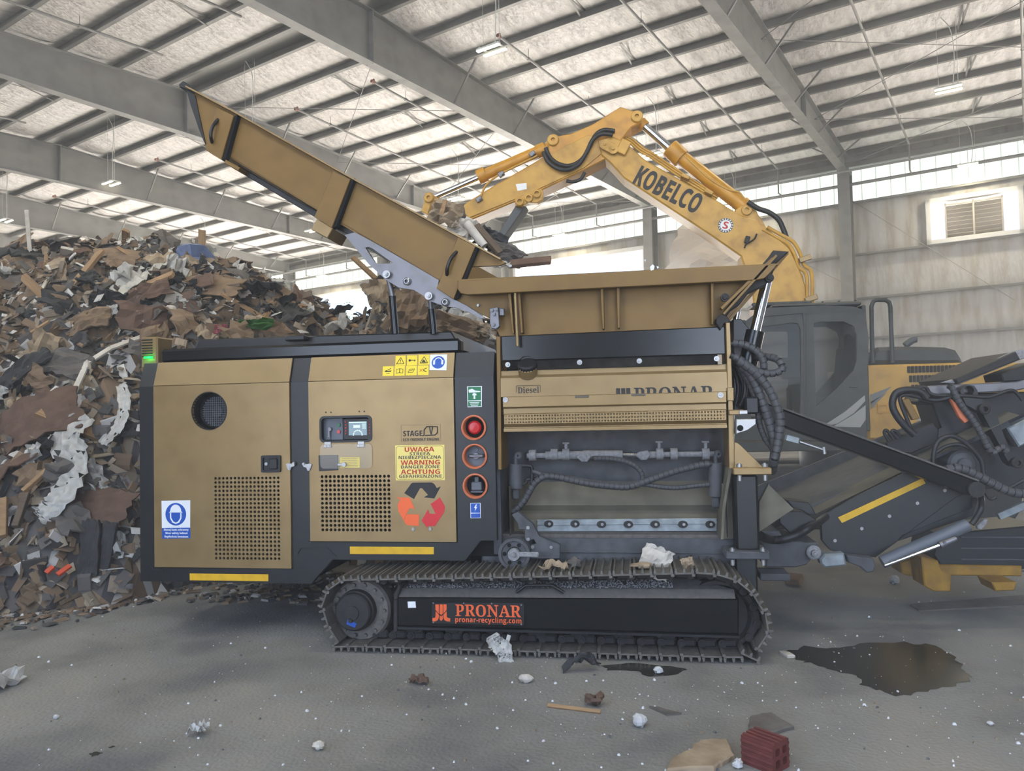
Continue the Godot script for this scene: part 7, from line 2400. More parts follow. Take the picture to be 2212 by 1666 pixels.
	for k in 2:
		var path: Array = [Vector3(-1.166, 5.275, -10.64), Vector3(-1.107, 5.135, -10.64), Vector3(-0.988, 5.031, -10.64), Vector3(-0.829, 4.993, -10.64), Vector3(-0.667, 5.062, -10.64), Vector3(-0.557, 5.215, -10.64), Vector3(-0.46, 5.395, -10.64), Vector3(-0.339, 5.466, -10.64), Vector3(-0.182, 5.44, -10.64)]
		for i in path.size():
			path[i] += Vector3(0.03 * k, 0.07 * k, -0.05 * k)
		hose(s, path, 0.03, false)
	hose(s, [Vector3(-0.855, 4.866, -10.75), Vector3(-0.761, 4.846, -10.75), Vector3(-0.653, 4.879, -10.75), Vector3(-0.592, 4.969, -10.75)], 0.025, false)
	# arm cylinder above the boom
	g = Geo.new()
	g.cyl(Vector3(0.208, 5.68, -10.9), Vector3(0.631, 5.252, -10.9), 0.06, -1, 16)
	put("piston_rod", g, M.chrome, b)
	g = Geo.new()
	g.cyl(Vector3(0.618, 5.266, -10.9), Vector3(1.594, 4.381, -10.9), 0.105, -1, 20)
	g.cyl(Vector3(0.612, 5.28, -10.9), Vector3(0.768, 5.116, -10.9), 0.135, -1, 20)
	g.cyl(Vector3(1.558, 4.416, -10.9), Vector3(1.643, 4.332, -10.9), 0.12, -1, 20)
	g.cyl(Vector3(0.208, 5.68, -10.9), Vector3(0.271, 5.614, -10.9), 0.085, -1, 16)
	put("cylinder_barrel", g, M.digger_yellow_new, b)
	g = Geo.new()
	g.plate(PackedVector2Array([Vector2(1.464, 4.305), Vector2(1.554, 4.365), Vector2(1.642, 4.367), Vector2(1.74, 4.288), Vector2(1.869, 4.045), Vector2(1.61, 4.139), Vector2(1.462, 4.24)]), -11.02, -10.78, Transform3D(), 0.01)
	g.ring(Vector3(1.618, 4.296, -10.78), Vector3.BACK, 0.03, 0.075, 0.03, 18)
	put("cylinder_lug", g, M.digger_yellow, b)
	g = Geo.new()
	g.tube(curve([Vector3(0.801, 5.125, -10.8), Vector3(1.125, 4.782, -10.8), Vector3(1.375, 4.606, -10.8), Vector3(1.525, 4.557, -10.8), Vector3(1.573, 4.488, -10.8)], 4), 0.014, 8)
	put("steel_pipe", g, M.digger_yellow, b)


func digger_body(e: Node3D) -> void:
	# cab: near and far sides with window holes, roof, pillars
	var cab := group_node("cab", e)
	var outline := PackedVector2Array([Vector2(1.422, 2.664), Vector2(1.647, 2.829), Vector2(1.827, 2.875), Vector2(2.359, 2.87), Vector2(2.807, 2.832), Vector2(2.904, 2.789), Vector2(2.949, 2.669), Vector2(2.97, 2.406), Vector2(2.948, 2.08), Vector2(2.929, 1.885), Vector2(2.902, 1.131), Vector2(1.286, 1.156), Vector2(1.309, 1.93)])
	var w1 := PackedVector2Array([Vector2(1.6, 2.563), Vector2(1.666, 2.614), Vector2(2.049, 2.657), Vector2(2.125, 2.644), Vector2(2.153, 2.568), Vector2(2.14, 1.96), Vector2(2.112, 1.486), Vector2(2.059, 1.408), Vector2(1.5, 1.419), Vector2(1.49, 1.925)])
	var w2 := PackedVector2Array([Vector2(2.314, 2.636), Vector2(2.402, 2.654), Vector2(2.677, 2.648), Vector2(2.798, 2.583), Vector2(2.832, 2.477), Vector2(2.82, 2.15), Vector2(2.779, 2.02), Vector2(2.572, 1.79), Vector2(2.306, 1.566)])
	var g := Geo.new()
	g.frame_plate(outline, [w1, w2], -10.28, -10.2)
	put("cab_side", g, M.cab_grey, cab)
	g = Geo.new()
	var far1 := PackedVector2Array()
	for p in w1:
		far1.append(p + Vector2(0.02, 0.03))
	var far2 := PackedVector2Array()
	for p in w2:
		far2.append(p + Vector2(0.02, 0.03))
	g.frame_plate(outline, [far1, far2], -11.2, -11.14)
	put("cab_side", g, M.cab_grey, cab)
	for q in [w1, w2]:
		g = Geo.new()
		g.plate(q, -10.245, -10.235)
		put("window_pane", g, M.cab_glass, cab)
	var tl: Vector2 = Vector2(1.793, 2.877)
	var tr: Vector2 = Vector2(2.904, 2.794)
	var bl: Vector2 = Vector2(1.305, 1.162)
	g = Geo.new()
	g.cbox(Vector3((tl.x + tr.x) * 0.5, tl.y - 0.005, -10.7), Vector3(tr.x - tl.x, 0.06, 1.0), 0.02)
	g.cbox(Vector3(tr.x + 0.03, 2.05, -10.7), Vector3(0.05, 1.6, 0.96), 0.01)
	g.cbox(Vector3((bl.x + tr.x) * 0.5, 1.06, -10.7), Vector3(tr.x - bl.x, 0.12, 1.0), 0.01)
	put("cab_shell", g, M.cab_grey, cab)
	g = Geo.new()
	g.cbox(Vector3((tl.x + tr.x) * 0.5 - 0.4, tl.y + 0.045, -10.5), Vector3(0.75, 0.05, 0.4), 0.015)
	for i in 6:
		g.bolt(Vector3(tl.x + 0.05 + i * 0.2, tl.y + 0.03, -10.25), Vector3.UP, 0.015, 0.01)
	put("roof_guard", g, M.cab_grey, cab)
	# seam lines of the door
	for q in [[Vector3(1.63, 2.749, -10.195), Vector3(2.179, 2.774, -10.195), Vector3(2.197, 2.566, -10.195), Vector3(2.153, 1.38, -10.195)], [Vector3(2.234, 2.764, -10.195), Vector3(2.186, 1.326, -10.195)], [Vector3(2.025, 1.54, -10.195), Vector3(2.033, 1.408, -10.195), Vector3(2.095, 1.381, -10.195), Vector3(2.124, 1.485, -10.195)]]:
		g = Geo.new()
		g.tube(q, 0.008, 6)
		put("door_seam", g, M.strut_grey, cab)
	g = Geo.new()
	g.cbox(Vector3(2.767, 1.808, -10.19), Vector3(0.1, 0.02, 0.01), 0.004)
	put("door_grip", g, M.strut_grey, cab)
	# seat and controls inside
	g = Geo.new()
	g.cbox(Vector3(2.55, 1.62, -10.7), Vector3(0.5, 0.16, 0.5), 0.05)
	g.cbox(Vector3(2.78, 2.0, -10.7), Vector3(0.14, 0.75, 0.48), 0.05, Basis(Vector3.BACK, -0.12))
	g.cbox(Vector3(2.83, 2.42, -10.7), Vector3(0.11, 0.2, 0.28), 0.04)
	put("driver_seat", g, M.seat_cloth, cab)
	g = Geo.new()
	g.cbox(Vector3(2.1, 1.6, -10.5), Vector3(0.16, 0.5, 0.2), 0.03)
	g.cbox(Vector3(2.15, 2.1, -10.95), Vector3(0.25, 0.3, 0.1), 0.03)
	put("control_console", g, M.seat_cloth, cab)
	# front guard stack left of the cab
	for i in 7:
		g = Geo.new()
		g.cbox(Vector3(bl.x + 0.1, 1.35 + i * 0.22, -10.4), Vector3(0.12, 0.08, 0.5), 0.01)
		put("guard_bar", g, M.cab_grey, cab)
	# engine house
	var h := group_node("engine_house", e)
	g = Geo.new()
	g.plate(PackedVector2Array([Vector2(2.943, 2.081), Vector2(4.225, 2.079), Vector2(4.81, 2.05), Vector2(4.899, 1.959), Vector2(4.864, 1.099), Vector2(2.929, 1.129), Vector2(2.937, 1.625)]), -12.2, -10.25, Transform3D(), 0.03)
	put("body", g, M.digger_yellow, h)
	g = Geo.new()
	g.plate(PackedVector2Array([Vector2(3.053, 2.107), Vector2(3.097, 2.267), Vector2(3.174, 2.326), Vector2(3.525, 2.325), Vector2(3.994, 2.295), Vector2(4.115, 2.254), Vector2(4.172, 2.151), Vector2(4.201, 2.071)]), -11.9, -10.5, Transform3D(), 0.05)
	put("hood", g, M.cab_grey, h)
	g = Geo.new()
	g.tube(curve([Vector3(3.534, 2.34, -10.6), Vector3(3.573, 2.371, -10.6), Vector3(3.637, 2.412, -10.6), Vector3(3.675, 2.416, -10.6)], 4), 0.045, 10)
	put("exhaust_pipe", g, M.strut_grey, h)
	g = Geo.new()
	g.tube([Vector3(3.067, 2.114, -10.4), Vector3(3.072, 2.527, -10.4), Vector3(3.078, 2.847, -10.4), Vector3(3.103, 2.913, -10.4), Vector3(3.153, 2.929, -10.4), Vector3(3.253, 2.922, -10.4), Vector3(3.294, 2.891, -10.4), Vector3(3.307, 2.824, -10.4), Vector3(3.306, 2.465, -10.4), Vector3(3.306, 2.107, -10.4)], 0.028, 10)
	put("handrail", g, M.cab_grey, h)
	var s0: MeshInstance3D = null
	for j in 3:
		for i in 13:
			var p0: Vector3 = Vector3(3.445, 2.01, -10.24)
			var p1: Vector3 = Vector3(3.975, 2.009, -10.24)
			var q := p0.lerp(p1, i / 12.0) + Vector3(0.02 * j, -0.118 * j, 0)
			if s0 == null:
				g = Geo.new()
				g.plate(rounded(Vector2.ZERO, Vector2(0.034, 0.085), 0.008, 2), -0.012, 0.004)
				s0 = put("vent_slot", g, M.void, h)
				s0.position = q
			else:
				again(s0, "vent_slot", Transform3D(Basis(), q), h)
	g = Geo.new()
	g.frame_plate(PackedVector2Array([Vector2(3.058, 1.591), Vector2(3.242, 1.602), Vector2(3.249, 1.474), Vector2(3.058, 1.465)]), [PackedVector2Array([Vector2(3.079, 1.564), Vector2(3.162, 1.567), Vector2(3.164, 1.489), Vector2(3.079, 1.486)])], -10.25, -10.235)
	put("hatch_handle", g, M.digger_yellow_new, h)
	for q in [PackedVector2Array([Vector2(2.359, 1.302), Vector2(2.659, 1.5), Vector2(2.897, 1.698), Vector2(2.9, 1.625), Vector2(2.757, 1.472), Vector2(2.555, 1.346)]), PackedVector2Array([Vector2(2.504, 1.308), Vector2(2.756, 1.459), Vector2(2.903, 1.573), Vector2(2.896, 1.391), Vector2(2.829, 1.294)])]:
		g = Geo.new()
		g.plate(q, -10.2, -10.192)
		put("side_stripe", g, M.swoosh_grey, h)
	for q in [PackedVector2Array([Vector2(2.976, 1.702), Vector2(3.239, 1.805), Vector2(3.098, 1.673), Vector2(2.977, 1.585)]), PackedVector2Array([Vector2(2.978, 1.611), Vector2(3.173, 1.723), Vector2(3.071, 1.622), Vector2(2.979, 1.519)])]:
		g = Geo.new()
		g.plate(q, -10.25, -10.243)
		put("side_stripe", g, M.swoosh_dark, h)
	letters("SK130", "lettering", Vector3(3.835, 1.346, -10.235), 0.125, 0.62, M.swoosh_grey, h, "Droid Sans", true, Basis(), false, 0.008)
	# lower works: slew ring, tracks
	g = Geo.new()
	g.cyl(Vector3(3.0, 0.7, -11.2), Vector3(3.0, 1.0, -11.2), 0.7, -1, 32)
	put("slew_ring", g, M.strut_grey, e)
	for z in [-10.2, -11.8]:
		g = Geo.new()
		var st := PackedVector2Array()
		for i in 17:
			st.append(Vector2(4.3 + sin(PI * i / 16.0) * 0.38, 0.39 - cos(PI * i / 16.0) * 0.385))
		for i in 17:
			st.append(Vector2(1.6 - sin(PI * i / 16.0) * 0.38, 0.39 + cos(PI * i / 16.0) * 0.385))
		g.plate(st, z - 0.5, z, Transform3D(), 0.02)
		put("crawler_track", g, M.track_dark, e)
	g = Geo.new()
	g.cbox(Vector3(3.0, 0.55, -11.2), Vector3(2.2, 0.35, 1.2), 0.03)
	put("chassis", g, M.track_dark, e)


var ridge_x := [-10.519, -9.427, -8.969, -8.667, -8.219, -7.123, -6.412, -5.717, -5.241, -4.706, -4.18, -3.857, -3.471, -3.259, -3.015, -2.58, -2.152, -1.789, -1.313, -0.393]
var ridge_y := [3.86, 3.872, 3.781, 3.933, 3.989, 3.982, 3.994, 3.763, 3.528, 3.268, 2.994, 2.832, 2.755, 3.214, 3.349, 3.072, 2.788, 2.635, 2.35, 1.503]
var toe_x := [-14, -9, -5.1, -4.45, -3.8, -2, 0.6]
var toe_z := [-4.8, -4.9, -5.6, -6.0, -7.7, -7.8, -8.2]


func along(xs: Array, ys: Array, x: float) -> float:
	if x <= xs[0]:
		return ys[0]
	for i in xs.size() - 1:
		if x <= xs[i + 1]:
			return lerpf(ys[i], ys[i + 1], (x - xs[i]) / maxf(xs[i + 1] - xs[i], 1e-6))
	return ys[-1]


func mound(x: float, z: float) -> float:
	var r := along(ridge_x, ridge_y, x)
	var zt := along(toe_x, toe_z, x)
	if z > zt:
		return 0.0
	if z > -9.6:
		return r * (1.0 - pow(1.0 - (zt - z) / (zt + 9.6), 1.5))
	return r * maxf(0.0, 1.0 - pow((-9.6 - z) / 4.5, 2.0))


func mound_up(x: float, z: float) -> Vector3:
	var e := 0.15
	return Vector3(mound(x - e, z) - mound(x + e, z), 2.0 * e, mound(x, z - e) - mound(x, z + e)).normalized()


func scrap(w: float, h: float, bend: float, rough: float, key: int, nx := 6, ny := 5, thick := 0.008, torn := 0.12) -> Geo:
	# a sheet with torn edges, bent across and crumpled, with a thickness
	var f := FastNoiseLite.new()
	f.seed = key
	f.frequency = 1.0
	f.fractal_octaves = 2
	var rng := RandomNumberGenerator.new()
	rng.seed = key
	var top := []
	for i in nx + 1:
		for j in ny + 1:
			var u := float(i) / nx - 0.5
			var v := float(j) / ny - 0.5
			var x := u * w
			var y := v * h
			if i == 0 or i == nx:
				x += (rng.randf() - 0.5) * torn * w
			if j == 0 or j == ny:
				y += (rng.randf() - 0.5) * torn * h
			var z := bend * w * (0.25 - u * u) * 2.0 + rough * maxf(w, h) * f.get_noise_2d(u * 2.2 + key, v * 2.2)
			top.append(Vector3(x, y, z))
	var g := Geo.new()
	for i in nx:
		for j in ny:
			var q := i * (ny + 1) + j
			var a: Vector3 = top[q]
			var b: Vector3 = top[q + ny + 1]
			var c: Vector3 = top[q + ny + 2]
			var d: Vector3 = top[q + 1]
			var k1 := (b - a).cross(c - a).normalized()
			var k2 := (c - a).cross(d - a).normalized()
			if k1.z < 0:
				k1 = -k1
			if k2.z < 0:
				k2 = -k2
			g.face(a, b, c, k1)
			g.face(a, c, d, k2)
			var o := Vector3(0, 0, -thick)
			g.face(a + o, b + o, c + o, -k1)
			g.face(a + o, c + o, d + o, -k2)
			for e in [[i == 0, a, d, Vector3.LEFT], [i == nx - 1, b, c, Vector3.RIGHT], [j == 0, a, b, Vector3.DOWN], [j == ny - 1, d, c, Vector3.UP]]:
				if e[0]:
					g.quad(e[1], e[2], e[2] + o, e[1] + o, e[3])
	return g


func lump(r: Vector3, key: int, rough := 0.25) -> Geo:
	# a rounded stone or crumpled ball
	var f := FastNoiseLite.new()
	f.seed = key
	f.frequency = 1.1
	f.fractal_octaves = 2
	var g := Geo.new()
	var nu := 10
	var nv := 6
	var p := []
	for j in nv + 1:
		for i in nu:
			var a := TAU * i / nu
			var b := PI * (float(j) / nv - 0.5)
			var d := Vector3(cos(a) * cos(b), sin(b), sin(a) * cos(b))
			var k := 1.0 + rough * 2.0 * f.get_noise_3d(d.x * 1.5, d.y * 1.5, d.z * 1.5)
			p.append(Vector3(d.x * r.x, d.y * r.y, d.z * r.z) * k)
	for j in nv:
		for i in nu:
			var a: Vector3 = p[j * nu + i]
			var b: Vector3 = p[j * nu + (i + 1) % nu]
			var c: Vector3 = p[(j + 1) * nu + (i + 1) % nu]
			var d: Vector3 = p[(j + 1) * nu + i]
			g.flat(a, b, c, d, Vector3.ZERO)
	return g


func pile_materials() -> void:
	var fibre := noise(0.012, [[0.0, Color(0.74, 0.72, 0.7)], [0.5, Color(0.88, 0.87, 0.86)], [1.0, Color(1, 1, 1)]], 301, 4)
	var lines := relief(0.05, 311, 4.0, 3)
	var o := {"tex": fibre, "scale": Vector3(0.8, 0.8, 0.8), "ntex": lines, "bump": 0.25, "world": false}
	paint("card", Color(0.54, 0.455, 0.36), 0.85, 0.0, o)
	paint("card_pale", Color(0.66, 0.59, 0.49), 0.85, 0.0, o)
	paint("card_red", Color(0.41, 0.32, 0.265), 0.85, 0.0, o)
	paint("timber", Color(0.64, 0.52, 0.38), 0.8, 0.0, {"tex": fibre, "scale": Vector3(0.6, 6, 6), "world": false})
	paint("timber_old", Color(0.42, 0.36, 0.3), 0.85, 0.0, {"tex": fibre, "scale": Vector3(0.6, 6, 6), "world": false})
	paint("white_board", Color(0.82, 0.8, 0.76), 0.7, 0.0, o)
	paint("film", Color(0.78, 0.78, 0.76), 0.4, 0.0, {"tex": fibre, "scale": Vector3(2, 2, 2), "world": false, "back": Color(0.3, 0.3, 0.29)})
	paint("film_blue", Color(0.45, 0.52, 0.68), 0.4, 0.0, {"tex": fibre, "scale": Vector3(2, 2, 2), "world": false})
	paint("felt", Color(0.26, 0.26, 0.265), 0.95, 0.0, o)
	paint("felt_pale", Color(0.42, 0.40, 0.38), 0.95, 0.0, o)
	paint("cloth_black", Color(0.13, 0.13, 0.14), 0.9, 0.0, o)
	paint("net_green", Color(0.2, 0.42, 0.15), 0.7, 0.0, o)
	paint("cloth_pink", Color(0.72, 0.42, 0.46), 0.85, 0.0, o)
	paint("strip_orange", Color(0.85, 0.3, 0.14), 0.6, 0.0, o)
	paint("mixed", Color(1, 1, 1), 0.9, 0.0, {"vertex": true})
	paint("sheeting", Color(0.88, 0.86, 0.83), 0.6)
	paint("stone_white", Color(0.82, 0.83, 0.84), 0.85, 0.0, o)
	paint("brick_red", Color(0.42, 0.2, 0.18), 0.8, 0.0, o)
	paint("water", Color(0.2, 0.195, 0.175), 0.2)
	paint("rubber_scrap", Color(0.16, 0.16, 0.17), 0.7, 0.0, o)


func chip_colour(rng: RandomNumberGenerator) -> Color:
	var pick := rng.randf()
	var k := rng.randf_range(0.6, 1.25)
	if pick < 0.34:
		return Color(0.17, 0.115, 0.07) * k
	if pick < 0.62:
		return Color(0.1, 0.092, 0.085) * k
	if pick < 0.76:
		return Color(0.05, 0.047, 0.046) * k
	if pick < 0.9:
		return Color(0.27, 0.215, 0.155) * k
	return Color(0.5, 0.48, 0.45) * k


func build_pile() -> void:
	pile_materials()
	var rng := RandomNumberGenerator.new()
	rng.seed = 4242
	# the packed body of the heap
	var f := FastNoiseLite.new()
	f.seed = 9
	f.frequency = 1.3
	f.fractal_octaves = 4
	var g := Geo.new()
	g.colored = true
	var nx := 150
	var nz := 110
	var p := []
	for i in nx + 1:
		for j in nz + 1:
			var x := lerpf(-13.5, 0.4, float(i) / nx)
			var z := lerpf(-4.7, -14.2, float(j) / nz)
			var y := mound(x, z)
			if y > 0.02:
				y += (f.get_noise_2d(x * 1.6, z * 1.6) * 0.3 + f.get_noise_2d(x * 5.0, z * 5.0 + 50.0) * 0.14) * minf(1.0, y * 2.0)
			p.append(Vector3(x, maxf(y - 0.05, -0.02), z))
	for i in nx:
		for j in nz:
			var q := i * (nz + 1) + j
			var a: Vector3 = p[q]
			var b: Vector3 = p[q + nz + 1]
			var c: Vector3 = p[q + nz + 2]
			var d: Vector3 = p[q + 1]
			if maxf(maxf(a.y, b.y), maxf(c.y, d.y)) <= 0.0:
				continue
			g.tint = chip_colour(rng)
			g.flat(a, b, c, d, Vector3((a.x + c.x) * 0.5, -9.0, a.z - 6.0))
	tag(put("debris_heap", g, M.mixed), "packed grey brown core of the big rubbish heap", "debris", "", "stuff")
	# small chips, too many to count
	g = Geo.new()
	g.colored = true
	for i in 13500:
		var x := rng.randf_range(-10.5, -0.9)
		var z := rng.randf_range(-5.2, -10.2)
		var y := mound(x, z)
		if y <= 0.03:
			continue
		y += (f.get_noise_2d(x * 1.6, z * 1.6) * 0.3 + f.get_noise_2d(x * 5.0, z * 5.0 + 50.0) * 0.14) * minf(1.0, y * 2.0)
		var up := mound_up(x, z)
		g.tint = chip_colour(rng)
		var tilt := Basis(Quaternion(Vector3.UP, up)) * Basis.from_euler(Vector3(rng.randfn(0, 0.5), rng.randf() * TAU, rng.randfn(0, 0.5)))
		var l := rng.randf_range(0.03, 0.2)
		g.hexa(Vector3(x, y + 0.0, z), Vector3(l, rng.randf_range(0.004, 0.014), l * rng.randf_range(0.2, 0.9)), tilt, Vector2(rng.randf_range(0.5, 1.0), rng.randf_range(0.4, 1.0)))
	# the thin fringe along the foot of the heap and under the machine
	for i in 900:
		var x := rng.randf_range(-6.2, -1.6)
		var z := along(toe_x, toe_z, x) + absf(rng.randfn(0.0, 0.28))
		if x > -3.9:
			z = rng.randf_range(-6.1, -7.4)
		g.tint = chip_colour(rng)
		var l := rng.randf_range(0.02, 0.11)
		g.hexa(Vector3(x, 0.012, z), Vector3(l, 0.016, l * rng.randf_range(0.3, 0.9)), Basis.from_euler(Vector3(rng.randfn(0, 0.15), rng.randf() * TAU, rng.randfn(0, 0.15))), Vector2(0.8, 0.6))
	tag(put("debris_chips", g, M.mixed), "countless small torn chips covering the rubbish heap", "debris", "", "stuff")
	# larger scraps, each a thing of its own
	var kinds := [
		["cardboard_scrap", "torn %s cardboard scrap on the rubbish heap", "cardboard", "cardboard scraps on the heap", [[M.card, 0.34, 0.24, 0.25, 0.16], [M.card_pale, 0.28, 0.2, 0.1, 0.2], [M.card_red, 0.42, 0.26, 0.2, 0.12]], 84, ["mid brown", "pale tan", "reddish brown"]],
		["plastic_scrap", "crumpled whitish plastic film %s on the rubbish heap", "plastic", "plastic film scraps on the heap", [[M.film, 0.3, 0.16, 0.3, 0.4], [M.film, 0.18, 0.2, 0.2, 0.45]], 44, ["strip", "wad"]],
		["felt_scrap", "%s grey felt or carpet scrap on the rubbish heap", "scrap", "felt scraps on the heap", [[M.felt, 0.36, 0.26, 0.2, 0.2], [M.felt_pale, 0.4, 0.22, 0.3, 0.2]], 54, ["dark", "lighter"]],
		["broken_board", "broken piece of %s board on the rubbish heap", "board", "broken boards on the heap", [[M.timber, 0.55, 0.07, 0.0, 0.0], [M.timber_old, 0.42, 0.1, 0.0, 0.0], [M.white_board, 0.3, 0.12, 0.0, 0.0]], 56, ["tan wooden", "weathered wooden", "short white"]],
		["dark_rag", "black rag of %s on the rubbish heap", "rag", "black rags on the heap", [[M.cloth_black, 0.3, 0.2, 0.2, 0.45]], 26, ["cloth or foil"]],
	]
	for k in kinds:
		var protos := []
		for v in k[4].size():
			var d: Array = k[4][v]
			for n in 2:
				protos.append([scrap(d[1], d[2], d[3], d[4], 900 + v * 17 + n * 5 + k[5], 7 if d[4] > 0.0 else 3, 5 if d[4] > 0.0 else 2, 0.012 if d[4] > 0.0 else 0.03, 0.25 if d[4] > 0.0 else 0.08), d[0], null])
		for i in k[5]:
			var x := rng.randf_range(-9.0, -3.9)
			var z := rng.randf_range(along(toe_x, toe_z, x) - 0.2, -9.7)
			if i % 4 == 0:
				x = rng.randf_range(-5.6, -1.2)
				z = rng.randf_range(-9.0, -9.8)
			var y := mound(x, z)
			var up := mound_up(x, z)
			var tilt := Basis(Quaternion(Vector3.BACK, up)) * Basis.from_euler(Vector3(rng.randfn(0, 0.4), rng.randfn(0, 0.4), rng.randf() * TAU))
			var size := rng.randf_range(0.6, 1.5)
			var pr: Array = protos[i % protos.size()]
			var t := Transform3D(tilt.scaled_local(Vector3(size, size, size)), Vector3(x, y + 0.05, z) + up * 0.04)
			var o: MeshInstance3D
			if pr[2] == null:
				o = put(k[0], pr[0], pr[1])
				pr[2] = o
			else:
				o = again(pr[2], k[0], t)
			o.transform = t
			var zone := "near its crest" if y > 2.9 else "half way up" if y > 1.5 else "low down"
			var bay := "behind the shredder" if x > -3.9 else "beside the film" if x > -5.6 else "at the left"
			tag(o, "%s, %s %s" % [k[1] % k[6][(i % protos.size()) / 2], zone, bay], k[2], k[3])
	named_scraps()


func piece(called: String, label: String, category: String, at: Vector3, w: float, h: float, roll: float, m: Material, bend := 0.1, rough := 0.08, lean := 0.35, side := 0.0, thick := 0.012, key := 1, group := "") -> MeshInstance3D:
	# one sheet that faces the viewer's side of the heap; roll turns it, lean tips its head back
	var o := put(called, scrap(w, h, bend, rough, key * 7 + 3, 10, 8, thick, 0.1), m)
	o.transform = Transform3D(Basis(Vector3.UP, side) * Basis(Vector3.RIGHT, -lean) * Basis(Vector3.BACK, roll), at)
	tag(o, label, category, group)
	return o


func drape(called: String, label: String, category: String, path: Array, wide: float, m: Material, key: int, fold := 0.25) -> MeshInstance3D:
	# a long band of film or cloth that runs along a path in folds
	var f := FastNoiseLite.new()
	f.seed = key
	f.frequency = 2.0
	var line := curve(path, 8)
	var g := Geo.new()
	var n := 8
	var prev := []
	for i in line.size():
		var t: Vector3 = (line[mini(i + 1, line.size() - 1)] - line[maxi(i - 1, 0)]).normalized()
		var x := t.cross(Vector3(0, 0.5, 1)).normalized()
		var out := x.cross(t).normalized()
		if out.z < 0:
			out = -out
		var wd := wide * (0.55 + 0.45 * sin(PI * (0.1 + 0.85 * i / line.size())) + 0.25 * f.get_noise_2d(i * 0.3, 5.0))
		var now := []
		for j in n + 1:
			var v := float(j) / n - 0.5
			now.append(line[i] + x * v * wd + out * (sin(v * 14.0 + i * 0.15) * fold * wd * 0.4 + f.get_noise_2d(i * 0.35, v * 4.0) * fold * wd))
		if i > 0:
			for j in n:
				var k := (now[j + 1] - now[j]).cross(prev[j] - now[j]).normalized() as Vector3
				if k.dot(out) < 0:
					k = -k
				g.quad(prev[j], prev[j + 1], now[j + 1], now[j], k)
		prev = now
	g.soft()
	# a hair of thickness
	var m2 := g.v.size()
	for i in range(0, m2, 3):
		g.tri(g.v[i] - g.n[i] * 0.002, g.v[i + 1] - g.n[i + 1] * 0.002, g.v[i + 2] - g.n[i + 2] * 0.002, -g.n[i], -g.n[i + 1], -g.n[i + 2])
	return tag(put(called, g, m), label, category) as MeshInstance3D


func stick(called: String, label: String, category: String, a: Vector3, b: Vector3, wide: float, thick: float, m: Material) -> MeshInstance3D:
	var g := Geo.new()
	g.slab(a, b, wide, thick, Vector3(0.1, 0.8, 0.6).normalized())
	return tag(put(called, g, m), label, category) as MeshInstance3D


